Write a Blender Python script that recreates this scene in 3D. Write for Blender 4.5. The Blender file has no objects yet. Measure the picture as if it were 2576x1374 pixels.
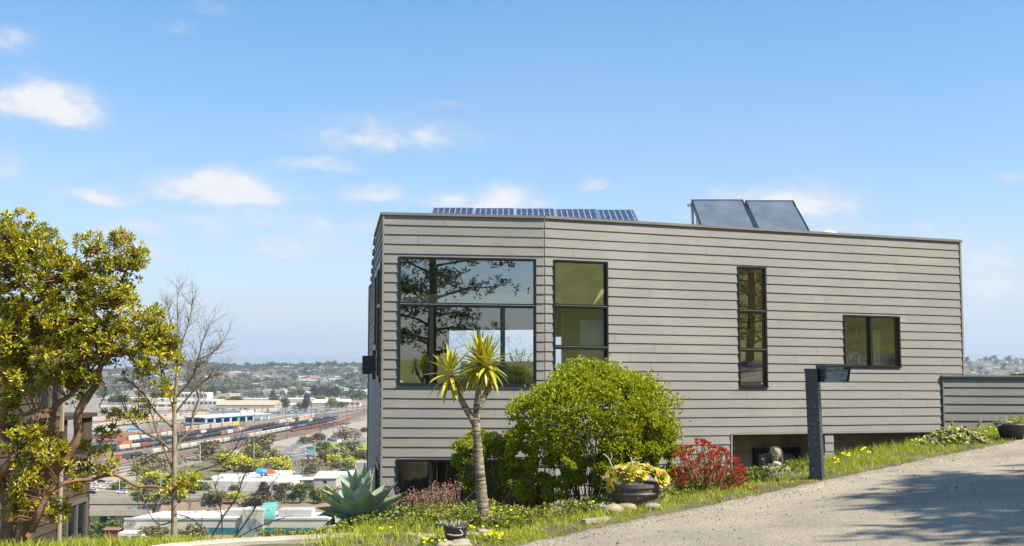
import bpy, math, random
from math import sin, cos, tan, pi, radians, sqrt, atan2, hypot, exp
from mathutils import Vector, Matrix, noise
S = bpy.context.scene
C = S.collection
R = random.Random(7)
V = Vector
# ---------------------------------------------------------------- camera survey
EYE = 1.6                     # eye height over the drive
PITCH = math.atan(225 / 2900)
def ray(px, py):
    dx, dy = (px - 1288) / 2900, -(py - 687) / 2900
    return V((dx, cos(PITCH) - dy * sin(PITCH), sin(PITCH) + dy * cos(PITCH)))
def at(px, py, D):            # world point seen at survey mark (px, py), D metres ahead
    r = ray(px, py)
    return V((0, 0, EYE)) + r * (D / r.y)
PLAIN = EYE - 72.0
def onplain(px, py, h=0.0):   # point of the city plain (or h metres above it)
    r = ray(px, py)
    return V((0, 0, EYE)) + r * ((PLAIN + h - EYE) / r.z)
# ---------------------------------------------------------------- tagging
def tag(o, label=None, cat=None, group=None, kind=None):
    if label: o['label'] = label
    if cat: o['category'] = cat
    if group: o['group'] = group
    if kind: o['kind'] = kind
    return o
def empty(name, loc=(0, 0, 0), rz=0, label=None, cat=None, group=None):
    o = bpy.data.objects.new(name, None)
    o.empty_display_size = 0.1
    C.objects.link(o); o.location = loc; o.rotation_euler = (0, 0, rz)
    return tag(o, label, cat, group)
def copy_tree(o, parent=None):
    c = o.copy(); C.objects.link(c)
    if parent is not None: c.parent = parent
    for ch in KIDS.get(o.name, ()): copy_tree_add(ch, c)
    return c
KIDS = {}
def copy_tree_add(o, parent):
    c = o.copy(); C.objects.link(c); c.parent = parent
    KIDS.setdefault(parent.name, []).append(c)
    for ch in KIDS.get(o.name, ()): copy_tree_add(ch, c)
# ---------------------------------------------------------------- mesh builder
class MB:
    def __init__(s): s.v = []; s.f = []; s.m = []; s.mi = 0
    def quad(s, a, b, c, d):
        n = len(s.v); s.v += [a, b, c, d]; s.f.append((n, n+1, n+2, n+3)); s.m.append(s.mi)
    def tri(s, a, b, c):
        n = len(s.v); s.v += [a, b, c]; s.f.append((n, n+1, n+2)); s.m.append(s.mi)
    def poly(s, pts):
        n = len(s.v); s.v += list(pts); s.f.append(tuple(range(n, n+len(pts)))); s.m.append(s.mi)
    def hexa(s, p):   # 8 corners: bottom 4 then top 4
        n = len(s.v); s.v += list(p)
        for q in ((0,3,2,1), (4,5,6,7), (0,1,5,4), (1,2,6,5), (2,3,7,6), (3,0,4,7)):
            s.f.append(tuple(n+i for i in q)); s.m.append(s.mi)
    def box(s, x0, x1, y0, y1, z0, z1, M=None):
        p = [V(q) for q in ((x0,y0,z0),(x1,y0,z0),(x1,y1,z0),(x0,y1,z0),(x0,y0,z1),(x1,y0,z1),(x1,y1,z1),(x0,y1,z1))]
        if M is not None: p = [M @ q for q in p]
        s.hexa(p)
    def prism(s, pts, z0, z1, M=None):
        a = [V((x, y, z0)) for x, y in pts]; b = [V((x, y, z1)) for x, y in pts]
        if M is not None: a = [M @ q for q in a]; b = [M @ q for q in b]
        n = len(s.v); k = len(pts); s.v += a + b
        s.f.append(tuple(n+i for i in reversed(range(k)))); s.m.append(s.mi)
        s.f.append(tuple(n+k+i for i in range(k))); s.m.append(s.mi)
        for i in range(k):
            j = (i+1) % k
            s.f.append((n+i, n+j, n+k+j, n+k+i)); s.m.append(s.mi)
    def tube(s, pts, radii, seg=8, rough=0.0, cap=True):
        pts = [V(p) for p in pts]
        n0 = len(s.v); prev = None
        for i, p in enumerate(pts):
            t = (pts[min(i+1, len(pts)-1)] - pts[max(i-1, 0)])
            if t.length < 1e-9: t = V((0,0,1))
            t.normalize()
            if prev is None:
                a = V((1,0,0)) if abs(t.x) < .8 else V((0,1,0))
                u = t.cross(a).normalized()
            else:
                u = (prev - t * prev.dot(t))
                u = u.normalized() if u.length > 1e-6 else t.orthogonal().normalized()
            prev = u; w = t.cross(u)
            r = radii[i] if isinstance(radii, (list, tuple)) else radii
            for k in range(seg):
                a = 2*pi*k/seg
                rr = r * (1 + (rough * R.uniform(-1, 1) if rough else 0))
                s.v.append(p + u*cos(a)*rr + w*sin(a)*rr)
        for i in range(len(pts)-1):
            for k in range(seg):
                a = n0+i*seg+k; b = n0+i*seg+(k+1) % seg
                s.f.append((a, b, b+seg, a+seg)); s.m.append(s.mi)
        if cap:
            s.f.append(tuple(n0+k for k in reversed(range(seg)))); s.m.append(s.mi)
            e = n0+(len(pts)-1)*seg
            s.f.append(tuple(e+k for k in range(seg))); s.m.append(s.mi)
    def lathe(s, prof, c, seg=32, wob=0):
        n0 = len(s.v)
        for r, z in prof:
            for k in range(seg):
                a = 2*pi*k/seg
                s.v.append(V((c[0]+r*cos(a), c[1]+r*sin(a), c[2]+z)))
        for i in range(len(prof)-1):
            for k in range(seg):
                a = n0+i*seg+k; b = n0+i*seg+(k+1) % seg
                s.f.append((a, b, b+seg, a+seg)); s.m.append(s.mi)
    def blob(s, c, r, seg=12, rings=8, wob=.12, rz=0):
        n0 = len(s.v); off = V((R.uniform(-9, 9), R.uniform(-9, 9), R.uniform(-9, 9)))
        for i in range(rings+1):
            th = pi*i/rings
            for k in range(seg):
                a = 2*pi*k/seg
                d = V((sin(th)*cos(a), sin(th)*sin(a), cos(th)))
                q = 1 + wob*noise.noise(d*1.3+off)*2
                x, y = d.x*r[0]*q, d.y*r[1]*q
                s.v.append(V((c[0]+x*cos(rz)-y*sin(rz), c[1]+x*sin(rz)+y*cos(rz), c[2]+d.z*r[2]*q)))
        for i in range(rings):
            for k in range(seg):
                a = n0+i*seg+k; b = n0+i*seg+(k+1) % seg
                s.f.append((a, a+seg, b+seg, b)); s.m.append(s.mi)
    def leaf(s, p, d, up, L, W, fold=.25):
        d = d.normalized(); side = d.cross(up)
        side = side.normalized() if side.length > 1e-5 else d.orthogonal().normalized()
        nn = side.cross(d)
        mid = p + d*L*.5; f = nn*(W*fold)
        n = len(s.v)
        s.v += [p, mid + side*W*.5 + f, p + d*L, mid - side*W*.5 + f, mid - f*.2]
        s.f += [(n, n+1, n+4), (n+1, n+2, n+4), (n+2, n+3, n+4), (n+3, n, n+4)]; s.m += [s.mi]*4
    def leaf2(s, p, d, up, L, W):
        d = d.normalized(); side = d.cross(up)
        side = side.normalized() if side.length > 1e-5 else d.orthogonal().normalized()
        mid = p + d*L*.5
        s.quad(p, mid+side*W*.5, p+d*L, mid-side*W*.5)
    def blade(s, p, d, up, L, W, bend=0.3, seg=3):
        d = d.normalized(); side = d.cross(up)
        side = side.normalized() if side.length > 1e-5 else d.orthogonal().normalized()
        n = len(s.v); q = V(p); dd = V(d)
        for i in range(seg+1):
            t = i/seg; w = W*.5*(1-t**1.6)
            if i == seg: s.v.append(V(q))
            else: s.v += [q-side*w, q+side*w]
            dd = (dd + V((0, 0, -bend/seg))).normalized(); q = q + dd*(L/seg)
        for i in range(seg-1):
            a = n+2*i; s.f.append((a, a+1, a+3, a+2)); s.m.append(s.mi)
        a = n+2*(seg-1); s.f.append((a, a+1, a+2)); s.m.append(s.mi)
    def build(s, name, mats, parent=None, smooth=False, loc=None):
        me = bpy.data.meshes.new(name)
        me.from_pydata([tuple(v) for v in s.v], [], s.f)
        mats = mats if isinstance(mats, (list, tuple)) else [mats]
        for m in mats: me.materials.append(m)
        if len(mats) > 1: me.polygons.foreach_set('material_index', s.m)
        if smooth: me.polygons.foreach_set('use_smooth', [True]*len(me.polygons))
        o = bpy.data.objects.new(name, me); C.objects.link(o)
        if loc is not None: o.location = loc
        if parent is not None:
            o.parent = parent; KIDS.setdefault(parent.name, []).append(o)
        return o
def rel(o, p):                # point p given in the world, in the frame of empty o
    q = V(p) - V(o.location); a = -o.rotation_euler.z
    return V((q.x*cos(a)-q.y*sin(a), q.x*sin(a)+q.y*cos(a), q.z))
# ---------------------------------------------------------------- materials
def mat(name, col, rough=.6, metal=0, var=0, vscale=5, bump=0, bscale=40, spec=.5, col2=None, trans=0, perisland=0, stretch=None, coord='Object', coat=0):
    m = bpy.data.materials.new(name); m.use_nodes = True
    nt = m.node_tree; N = nt.nodes; L = nt.links
    b = N['Principled BSDF']; out = N['Material Output']
    b.inputs['Roughness'].default_value = rough; b.inputs['Metallic'].default_value = metal
    b.inputs['Specular IOR Level'].default_value = spec
    b.inputs['Coat Weight'].default_value = coat
    b.inputs['Base Color'].default_value = (*col, 1)
    tc = N.new('ShaderNodeTexCoord'); vec = tc.outputs[coord]
    if stretch:
        mp = N.new('ShaderNodeMapping'); mp.inputs['Scale'].default_value = stretch
        L.new(vec, mp.inputs[0]); vec = mp.outputs[0]
    colout = None
    if perisland:
        g = N.new('ShaderNodeNewGeometry'); r = N.new('ShaderNodeValToRGB')
        cs = perisland
        e = r.color_ramp.elements
        e[0].position = 0; e[0].color = (*cs[0], 1); e[1].position = 1; e[1].color = (*cs[-1], 1)
        for i, c in enumerate(cs[1:-1]):
            x = e.new((i+1)/(len(cs)-1)); x.color = (*c, 1)
        L.new(g.outputs['Random Per Island'], r.inputs[0]); colout = r.outputs[0]
    if var or col2:
        nz = N.new('ShaderNodeTexNoise'); nz.inputs['Scale'].default_value = vscale; nz.inputs['Detail'].default_value = 6
        L.new(vec, nz.inputs['Vector'])
        mr = N.new('ShaderNodeMapRange'); mr.inputs[1].default_value = .3; mr.inputs[2].default_value = .7
        L.new(nz.outputs[0], mr.inputs[0])
        mx = N.new('ShaderNodeMix'); mx.data_type = 'RGBA'
        c2 = col2 if col2 else tuple(c*(1+var) for c in col); c1 = col if col2 else tuple(c*(1-var) for c in col)
        mx.inputs[6].default_value = (*c1, 1); mx.inputs[7].default_value = (*c2, 1)
        L.new(mr.outputs[0], mx.inputs[0])
        if colout is not None:
            m2 = N.new('ShaderNodeMix'); m2.data_type = 'RGBA'; m2.blend_type = 'MULTIPLY'; m2.inputs[0].default_value = 1
            mx.inputs[6].default_value = (1-var, 1-var, 1-var, 1); mx.inputs[7].default_value = (1+var, 1+var, 1+var, 1)
            L.new(colout, m2.inputs[6]); L.new(mx.outputs[2], m2.inputs[7]); colout = m2.outputs[2]
        else: colout = mx.outputs[2]
    if colout is not None: L.new(colout, b.inputs['Base Color'])
    if bump:
        nb = N.new('ShaderNodeTexNoise'); nb.inputs['Scale'].default_value = bscale; nb.inputs['Detail'].default_value = 5
        L.new(vec, nb.inputs['Vector'])
        bp = N.new('ShaderNodeBump'); bp.inputs['Strength'].default_value = min(1, bump); bp.inputs['Distance'].default_value = .01*max(1, bump)
        L.new(nb.outputs[0], bp.inputs['Height']); L.new(bp.outputs[0], b.inputs['Normal'])
    if trans:
        t = N.new('ShaderNodeBsdfTranslucent'); mx = N.new('ShaderNodeMixShader'); mx.inputs[0].default_value = trans
        if colout is not None: L.new(colout, t.inputs[0])
        else: t.inputs[0].default_value = (*col, 1)
        L.new(b.outputs[0], mx.inputs[1]); L.new(t.outputs[0], mx.inputs[2]); L.new(mx.outputs[0], out.inputs[0])
    return m
def srgb(r, g, b):
    f = lambda c: (c/255/12.92) if c <= 10 else ((c/255+.055)/1.055)**2.4
    return (f(r), f(g), f(b))
def glassmat(name, refl, tint=(1, 1, 1), rough=0.0, wave=0.0):
    m = bpy.data.materials.new(name); m.use_nodes = True
    nt = m.node_tree; N = nt.nodes; L = nt.links; N.remove(N['Principled BSDF'])
    out = N['Material Output']
    t = N.new('ShaderNodeBsdfTransparent'); t.inputs[0].default_value = (*tint, 1)
    g = N.new('ShaderNodeBsdfGlossy'); g.inputs['Roughness'].default_value = rough
    g.inputs[0].default_value = (.93, .97, 1, 1)
    fr = N.new('ShaderNodeLayerWeight'); fr.inputs[0].default_value = .25
    mr = N.new('ShaderNodeMapRange'); mr.inputs[3].default_value = refl; mr.inputs[4].default_value = 1
    L.new(fr.outputs['Fresnel'], mr.inputs[0])
    mx = N.new('ShaderNodeMixShader'); L.new(mr.outputs[0], mx.inputs[0])
    L.new(t.outputs[0], mx.inputs[1]); L.new(g.outputs[0], mx.inputs[2]); L.new(mx.outputs[0], out.inputs[0])
    if wave:
        tc = N.new('ShaderNodeTexCoord'); nz = N.new('ShaderNodeTexNoise'); nz.inputs['Scale'].default_value = 1.6; nz.inputs['Detail'].default_value = 2
        bp = N.new('ShaderNodeBump'); bp.inputs['Strength'].default_value = wave; bp.inputs['Distance'].default_value = .02
        L.new(tc.outputs['Object'], nz.inputs['Vector']); L.new(nz.outputs[0], bp.inputs['Height']); L.new(bp.outputs[0], g.inputs['Normal'])
    return m
M = {}
# ---------------------------------------------------------------- camera, sun, sky
cam = bpy.data.cameras.new('camera'); co = bpy.data.objects.new('camera', cam); C.objects.link(co)
co.location = (0, 0, EYE); co.rotation_euler = (pi/2 + PITCH, 0, 0)
cam.lens = 36 * 2900 / 2576; cam.clip_end = 60000; cam.clip_start = .05
S.camera = co
SUN_AZ, SUN_EL = radians(65), radians(50)     # azimuth from "behind the camera" towards the right
sd = V((sin(SUN_AZ)*cos(SUN_EL), -cos(SUN_AZ)*cos(SUN_EL), sin(SUN_EL)))
sl = bpy.data.lights.new('sun', 'SUN'); so = bpy.data.objects.new('sun', sl); C.objects.link(so)
sl.energy = 5.0; sl.angle = radians(.5); sl.color = (1, .925, .80)
so.rotation_euler = sd.to_track_quat('Z', 'Y').to_euler(); so.location = (0, 0, 60)
w = bpy.data.worlds.new('World'); S.world = w; w.use_nodes = True
def build_world():
    nt = w.node_tree; N = nt.nodes; L = nt.links
    bg = N['Background']
    sky = N.new('ShaderNodeTexSky'); sky.sky_type = 'NISHITA'; sky.sun_disc = False
    sky.sun_elevation = SUN_EL; sky.sun_rotation = atan2(sd.x, sd.y); sky.altitude = 100
    sky.air_density = 1.0; sky.dust_density = .6; sky.ozone_density = 2.0
    tc = N.new('ShaderNodeTexCoord')
    sep = N.new('ShaderNodeSeparateXYZ'); L.new(tc.outputs['Generated'], sep.inputs[0])
    def mth(op, a, b=None, c=None):
        n = N.new('ShaderNodeMath'); n.operation = op
        for i, q in enumerate((a, b, c)):
            if q is None: continue
            if isinstance(q, (int, float)): n.inputs[i].default_value = q
            else: L.new(q, n.inputs[i])
        return n.outputs[0]
    az = mth('ARCTAN2', sep.outputs[0], sep.outputs[1]); el = mth('ARCSINE', sep.outputs[2])
    cb = N.new('ShaderNodeCombineXYZ'); L.new(az, cb.inputs[0]); L.new(mth('MULTIPLY', el, 1.7), cb.inputs[1])
    def nz(scale, detail, rough, off=0):
        n = N.new('ShaderNodeTexNoise'); n.inputs['Scale'].default_value = scale; n.inputs['Detail'].default_value = detail
        n.inputs['Roughness'].default_value = rough
        mp = N.new('ShaderNodeMapping'); mp.inputs['Location'].default_value = (off, off*.7, 0)
        L.new(cb.outputs[0], mp.inputs[0]); L.new(mp.outputs[0], n.inputs['Vector']); return n.outputs[0]
    big = nz(11, 3, .5, 3.1); fine = nz(32, 8, .62, 1.3); wob = nz(9, 3, .5, 7.7)
    w1 = mth('MULTIPLY', mth('SUBTRACT', wob, .5), .05); w2 = mth('MULTIPLY', mth('SUBTRACT', nz(16, 4, .55, 5.5), .5), .035)
    azw = mth('ADD', az, w1); elw = mth('ADD', el, w2)
    CL = [(90,255,125,52,1.15),(215,250,60,28,.6),(22,95,58,34,.7),(8,415,40,48,.5),(250,488,105,24,.75),(330,572,85,28,.75),
          (560,478,120,44,1.35),(660,470,50,28,.9),(610,545,165,34,.8),(740,490,60,22,.5),(655,632,125,20,.6),(970,335,190,46,.85),(815,410,115,26,.6),
          (920,485,95,26,.8),(1275,512,75,38,1.2),(1490,463,42,20,.65),(1560,480,36,18,.4),(1985,520,170,50,1.0),(2080,570,130,30,.8),
          (2450,640,75,52,.85),(2520,725,110,44,.9),(450,62,55,26,.28),(520,14,80,18,.28),(700,600,330,60,.5),(2290,600,120,40,.6),(700,850,300,26,.5),(2300,480,120,25,.2),(1130,258,60,14,.3),(2540,452,50,12,.4),(860,560,130,24,.6),(1150,500,90,26,.6),(2480,780,90,24,.7),(620,760,260,26,.5),(380,620,140,30,.6),(1700,560,200,26,.25)]
    tot = None
    for px, py, rx, ry, st in CL:
        st = st if st > .65 else st+.16
        d = ray(px, py).normalized(); a0 = atan2(d.x, d.y); e0 = math.asin(d.z)
        rx *= 1.4; ry *= 1.45; dx = mth('MULTIPLY', mth('SUBTRACT', azw, a0), 2900/rx); dy = mth('MULTIPLY', mth('SUBTRACT', elw, e0-.2*ry/2900), 2900/ry)
        # flatter underside: squash below the centre
        dyb = mth('MAXIMUM', dy, mth('MULTIPLY', dy, -1.7))
        r2 = mth('ADD', mth('MULTIPLY', dx, dx), mth('MULTIPLY', dyb, dyb))
        v = mth('MULTIPLY', mth('POWER', 2.718, mth('MULTIPLY', r2, -.9)), st)
        tot = v if tot is None else mth('MAXIMUM', tot, v)
    # fair-weather field for the rest of the sky (behind and beside the camera)
    back = mth('MULTIPLY', mth('GREATER_THAN', mth('ABSOLUTE', az), .62), mth('GREATER_THAN', el, .03))
    fld = mth('MULTIPLY', mth('MULTIPLY', mth('MAXIMUM', mth('SUBTRACT', nz(5, 4, .5, 9), .52), 0), 6), back)
    tot = mth('MAXIMUM', tot, fld)
    den = mth('MULTIPLY', tot, mth('ADD', mth('MULTIPLY', mth('SUBTRACT', mth('ADD', mth('MULTIPLY', fine, .55), mth('MULTIPLY', big, .45)), .5), 3.7), 1.0))
    mr = N.new('ShaderNodeMapRange'); mr.interpolation_type = 'SMOOTHSTEP'; mr.inputs[1].default_value = .14; mr.inputs[2].default_value = 1.22
    L.new(den, mr.inputs[0])
    # thin high veil
    veil = mth('MULTIPLY', mth('MAXIMUM', mth('SUBTRACT', nz(3.5, 6, .6, 2), .42), 0), mth('MAXIMUM', mth('SUBTRACT', 1.35, mth('MULTIPLY', el, 4.2)), 0))
    dens = mth('MINIMUM', mth('ADD', mr.outputs[0], mth('MULTIPLY', veil, 1.0)), 1)
    shade = N.new('ShaderNodeMix'); shade.data_type = 'RGBA'
    shade.inputs[6].default_value = (3.5, 3.75, 4.2, 1); shade.inputs[7].default_value = (5.5, 5.3, 5.25, 1)
    L.new(mr.outputs[0], shade.inputs[0])
    # tint of the clear sky
    hs = N.new('ShaderNodeHueSaturation'); hs.inputs['Saturation'].default_value = 1.0; hs.inputs['Value'].default_value = 1.0
    tm = N.new('ShaderNodeMix'); tm.data_type = 'RGBA'; tm.inputs[6].default_value = (.92, .885, .95, 1); tm.inputs[7].default_value = (.48, .85, 1.05, 1)
    L.new(mth('MINIMUM', mth('MULTIPLY', mth('MAXIMUM', el, 0), 3.2), 1), tm.inputs[0])
    tn = N.new('ShaderNodeMix'); tn.data_type = 'RGBA'; tn.blend_type = 'MULTIPLY'; tn.inputs[0].default_value = 1
    L.new(sky.outputs[0], tn.inputs[6]); L.new(tm.outputs[2], tn.inputs[7])
    L.new(tn.outputs[2], hs.inputs['Color'])
    mx = N.new('ShaderNodeMix'); mx.data_type = 'RGBA'
    L.new(mth('MULTIPLY', dens, .93), mx.inputs[0]); L.new(hs.outputs[0], mx.inputs[6]); L.new(shade.outputs[2], mx.inputs[7])
    L.new(mx.outputs[2], bg.inputs[0]); bg.inputs[1].default_value = .1
build_world()
S.view_settings.view_transform = 'Standard'; S.view_settings.look = 'None'; S.view_settings.exposure = 0.9; S.view_settings.gamma = 1
S.cycles.max_bounces = 8; S.cycles.transparent_max_bounces = 24; S.cycles.volume_bounces = 0
S.cycles.diffuse_bounces = 3; S.cycles.glossy_bounces = 4
S.cycles.caustics_reflective = False; S.cycles.caustics_refractive = False
S.cycles.use_denoising = True
# ================================================================ land
EX, EY = .2, 9.77
EDX, EDY = 3.3/4.098, 2.43/4.098      # drive edge direction
def road_z(x, y):
    if x > 0: return .0885*x + .0033*y
    return .012*x + .0033*y
def edge_s(x, y):                     # metres behind the drive's edge
    if x > .2: return -(x-EX)*EDY + (y-EY)*EDX
    return (y - 9.82)*.81
def verge_w(x):
    return 1.15 if x > 0 else (1.15 + .9*min(1, -x/.5) if x > -2.2 else 2.05)
def gz(x, y):
    s = edge_s(x, y); w_ = verge_w(x)
    z = road_z(x, y)
    if s < 0: pass
    elif s < w_: z += .05*min(1, s/.25)
    else:
        z = z + .05 - (s-w_)*.85
        z = max(z, -3.05)
    if y > 26:
        z = min(z, -3.05 - (y-26)*.33)
    if x < -1.35 and y > 10.05:              # the left bank falls away behind the wall
        k = min(1, (-1.35-x)/.45); z = min(z, z*(1-k) + k*(road_z(x, 10.05)+.05-(y-10.05)*.19 - max(0, y-12)*.8 if y < 16 else z))
    if z < PLAIN: z = PLAIN
    # grassy hill rising behind the drive
    if y < 2 or (y < 24 and x > 15):
        d = hypot(x-6, y-2); a = atan2(x-6, -(y-2))
        k = max(0, min(1, (a-.30)/.35)) * max(0, min(1, (2.3-a)/.5))
        z = (z if abs(z) < 4 else 4) + k*max(0, d-20)*.36*(1 if d < 90 else 90/d)
    if abs(x) > 60 and y < 30: pass
    return z
def axis(segs):
    out = []
    for a, b, n in segs: out += [a+(b-a)*i/n for i in range(n)]
    out.append(segs[-1][1]); return out
def build_ground():
    xs = axis([(-40000,-2500,9),(-2500,-400,10),(-400,-60,12),(-60,-12,16),(-12,-6,12),(-6,12,90),(12,20,16),(20,60,14),(60,400,14),(400,2500,10),(2500,40000,9)])
    ys = axis([(-400,-100,8),(-100,-20,22),(-20,6,26),(6,15,60),(15,40,30),(40,260,24),(260,3000,30),(3000,42000,14)])
    mb = MB(); nx = len(xs)
    for y in ys:
        for x in xs:
            z = gz(x, y)
            if abs(z) < 4 and abs(x) < 20 and 0 < y < 30: z += .02*noise.noise(V((x*2.3, y*2.3, 0)))*(1 if edge_s(x, y) > 0 else .1)
            mb.v.append(V((x, y, z)))
    for j in range(len(ys)-1):
        for i in range(nx-1):
            a = j*nx+i; mb.f.append((a, a+1, a+nx+1, a+nx)); mb.m.append(0)
    m = bpy.data.materials.new('ground_soil'); m.use_nodes = True
    N = m.node_tree.nodes; L = m.node_tree.links; b = N['Principled BSDF']; b.inputs['Roughness'].default_value = .95
    tc = N.new('ShaderNodeTexCoord'); geo = N.new('ShaderNodeNewGeometry'); sp = N.new('ShaderNodeSeparateXYZ'); L.new(geo.outputs['Position'], sp.inputs[0])
    n1 = N.new('ShaderNodeTexNoise'); n1.inputs['Scale'].default_value = 3; n1.inputs['Detail'].default_value = 8; L.new(tc.outputs['Object'], n1.inputs['Vector'])
    r1 = N.new('ShaderNodeValToRGB'); e = r1.color_ramp.elements; e[0].position = .3; e[0].color = (.055, .042, .025, 1); e[1].position = .7; e[1].color = (.16, .14, .06, 1)
    L.new(n1.outputs[0], r1.inputs[0])
    n2 = N.new('ShaderNodeTexNoise'); n2.inputs['Scale'].default_value = .012; n2.inputs['Detail'].default_value = 9; n2.inputs['Roughness'].default_value = .65; L.new(tc.outputs['Object'], n2.inputs['Vector'])
    r2 = N.new('ShaderNodeValToRGB'); e = r2.color_ramp.elements; e[0].position = .34; e[0].color = (.08, .095, .04, 1); e[1].position = .66; e[1].color = (.28, .235, .17, 1)
    x = e.new(.5); x.color = (.24, .2, .14, 1); L.new(n2.outputs[0], r2.inputs[0])
    n3 = N.new('ShaderNodeTexNoise'); n3.inputs['Scale'].default_value = .5; n3.inputs['Detail'].default_value = 8; L.new(tc.outputs['Object'], n3.inputs['Vector'])
    r3 = N.new('ShaderNodeValToRGB'); e = r3.color_ramp.elements; e[0].position = .3; e[0].color = (.16, .17, .02, 1); e[1].position = .7; e[1].color = (.34, .32, .045, 1); L.new(n3.outputs[0], r3.inputs[0])
    def step(sock, lo, hi):
        q = N.new('ShaderNodeMapRange'); q.inputs[1].default_value = lo; q.inputs[2].default_value = hi; L.new(sock, q.inputs[0]); return q.outputs[0]
    mx = N.new('ShaderNodeMix'); mx.data_type = 'RGBA'; L.new(step(sp.outputs[2], -12, -45), mx.inputs[0]); L.new(r1.outputs[0], mx.inputs[6]); L.new(r2.outputs[0], mx.inputs[7])
    my = N.new('ShaderNodeMix'); my.data_type = 'RGBA'; hx = N.new('ShaderNodeMath'); hx.operation = 'MAXIMUM'; L.new(step(sp.outputs[1], -4, -12), hx.inputs[0]); L.new(step(sp.outputs[0], 15, 19), hx.inputs[1]); hz_ = N.new('ShaderNodeMath'); hz_.operation = 'MULTIPLY'; L.new(hx.outputs[0], hz_.inputs[0]); L.new(step(sp.outputs[2], -3.5, -2.5), hz_.inputs[1]); L.new(hz_.outputs[0], my.inputs[0]); L.new(mx.outputs[2], my.inputs[6]); L.new(r3.outputs[0], my.inputs[7])
    L.new(my.outputs[2], b.inputs['Base Color'])
    o = mb.build('ground', m, smooth=True); tag(o, kind='structure')
build_ground()
# ---------------------------------------------------------------- drive
def asphalt(name, c1, c2, scale):
    m = bpy.data.materials.new(name); m.use_nodes = True
    N = m.node_tree.nodes; L = m.node_tree.links; b = N['Principled BSDF']; b.inputs['Roughness'].default_value = .9
    tc = N.new('ShaderNodeTexCoord')
    v = N.new('ShaderNodeTexVoronoi'); v.inputs['Scale'].default_value = scale; L.new(tc.outputs['Object'], v.inputs['Vector'])
    n = N.new('ShaderNodeTexNoise'); n.inputs['Scale'].default_value = 1.1; n.inputs['Detail'].default_value = 7; L.new(tc.outputs['Object'], n.inputs['Vector'])
    r = N.new('ShaderNodeValToRGB'); e = r.color_ramp.elements; e[0].color = (*c1, 1); e[1].color = (*c2, 1); e[0].position = .05; e[1].position = .95
    sp = N.new('ShaderNodeSeparateColor'); L.new(v.outputs['Color'], sp.inputs[0]); L.new(sp.outputs[0], r.inputs[0])
    r2 = N.new('ShaderNodeValToRGB'); e = r2.color_ramp.elements; e[0].position = .3; e[0].color = (.70, .69, .69, 1); e[1].position = .66; e[1].color = (1.1, 1.09, 1.05, 1); L.new(n.outputs[0], r2.inputs[0])
    mx = N.new('ShaderNodeMix'); mx.data_type = 'RGBA'; mx.blend_type = 'MULTIPLY'; mx.inputs[0].default_value = 1
    L.new(r.outputs[0], mx.inputs[6]); L.new(r2.outputs[0], mx.inputs[7]); L.new(mx.outputs[2], b.inputs['Base Color'])
    n2 = N.new('ShaderNodeTexNoise'); n2.inputs['Scale'].default_value = scale*.6; n2.inputs['Detail'].default_value = 6; L.new(tc.outputs['Object'], n2.inputs['Vector'])
    bp = N.new('ShaderNodeBump'); bp.inputs['Strength'].default_value = .9; bp.inputs['Distance'].default_value = .008
    L.new(n2.outputs[0], bp.inputs['Height']); L.new(bp.outputs[0], b.inputs['Normal'])
    return m
M['asphalt'] = asphalt('worn_asphalt', (.20, .17, .125), (.40, .345, .26), 110)
def wobble(t): return .05*noise.noise(V((t*.8, 3.3, 0))) + .02*noise.noise(V((t*5, 1.3, 0)))
def edge_pt(t, s=0):                   # t along the edge, s behind it
    if t >= 0: x, y = EX + EDX*t, EY + EDY*t
    else: x, y = EX + t*.97, EY + t*.95     # the edge turns down towards the camera
    nx_, ny_ = (-EDY, EDX) if t >= 0 else (-.70, .71)
    return x + nx_*s, y + ny_*s
mb = MB(); nt_ = 150; cols = axis([(0, -1, 10), (-1, -9, 20)])
for i in range(nt_+1):
    t = -7 + 27*i/nt_
    for s in cols:
        if t >= 0: x, y = edge_pt(t, s + (wobble(t) if s == 0 else 0))
        else:
            x0, y0 = edge_pt(t, wobble(t)*(s == 0)); x, y = x0 + s*-EDY*1.0 + 0, y0 + s*EDX
        mb.v.append(V((x, y, road_z(x, y)+.012+.01*noise.noise(V((x*.7, y*.7, 5))))))
k = len(cols)
for i in range(nt_):
    for j in range(k-1):
        a = i*k+j; mb.f.append((a, a+1, a+k+1, a+k)); mb.m.append(0)
road = mb.build('road', M['asphalt'], smooth=True); tag(road, kind='structure')
# rough broken berm along the edge
M['berm'] = asphalt('berm_aggregate', (.14, .12, .09), (.31, .27, .215), 85)
mb = MB(); n_ = 420
prof = [(-.045, -.01), (-.03, .028), (.0, .05), (.05, .062), (.10, .05), (.14, .0)]
for i in range(n_+1):
    t = -.6 + 17.6*i/n_
    for j, (s, h) in enumerate(prof):
        jj = noise.noise(V((t*7, j*1.7, 0)))*.016 + noise.noise(V((t*22, j*3.7, 2)))*.008
        x, y = edge_pt(t, s + wobble(t) + jj)
        mb.v.append(V((x, y, road_z(x, y)+.012+h*.62+jj*.8)))
k = len(prof)
for i in range(n_):
    for j in range(k-1):
        a = i*k+j; mb.f.append((a, a+k, a+k+1, a+1)); mb.m.append(0)
berm = mb.build('kerb', M['berm']); tag(berm, kind='structure')
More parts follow.
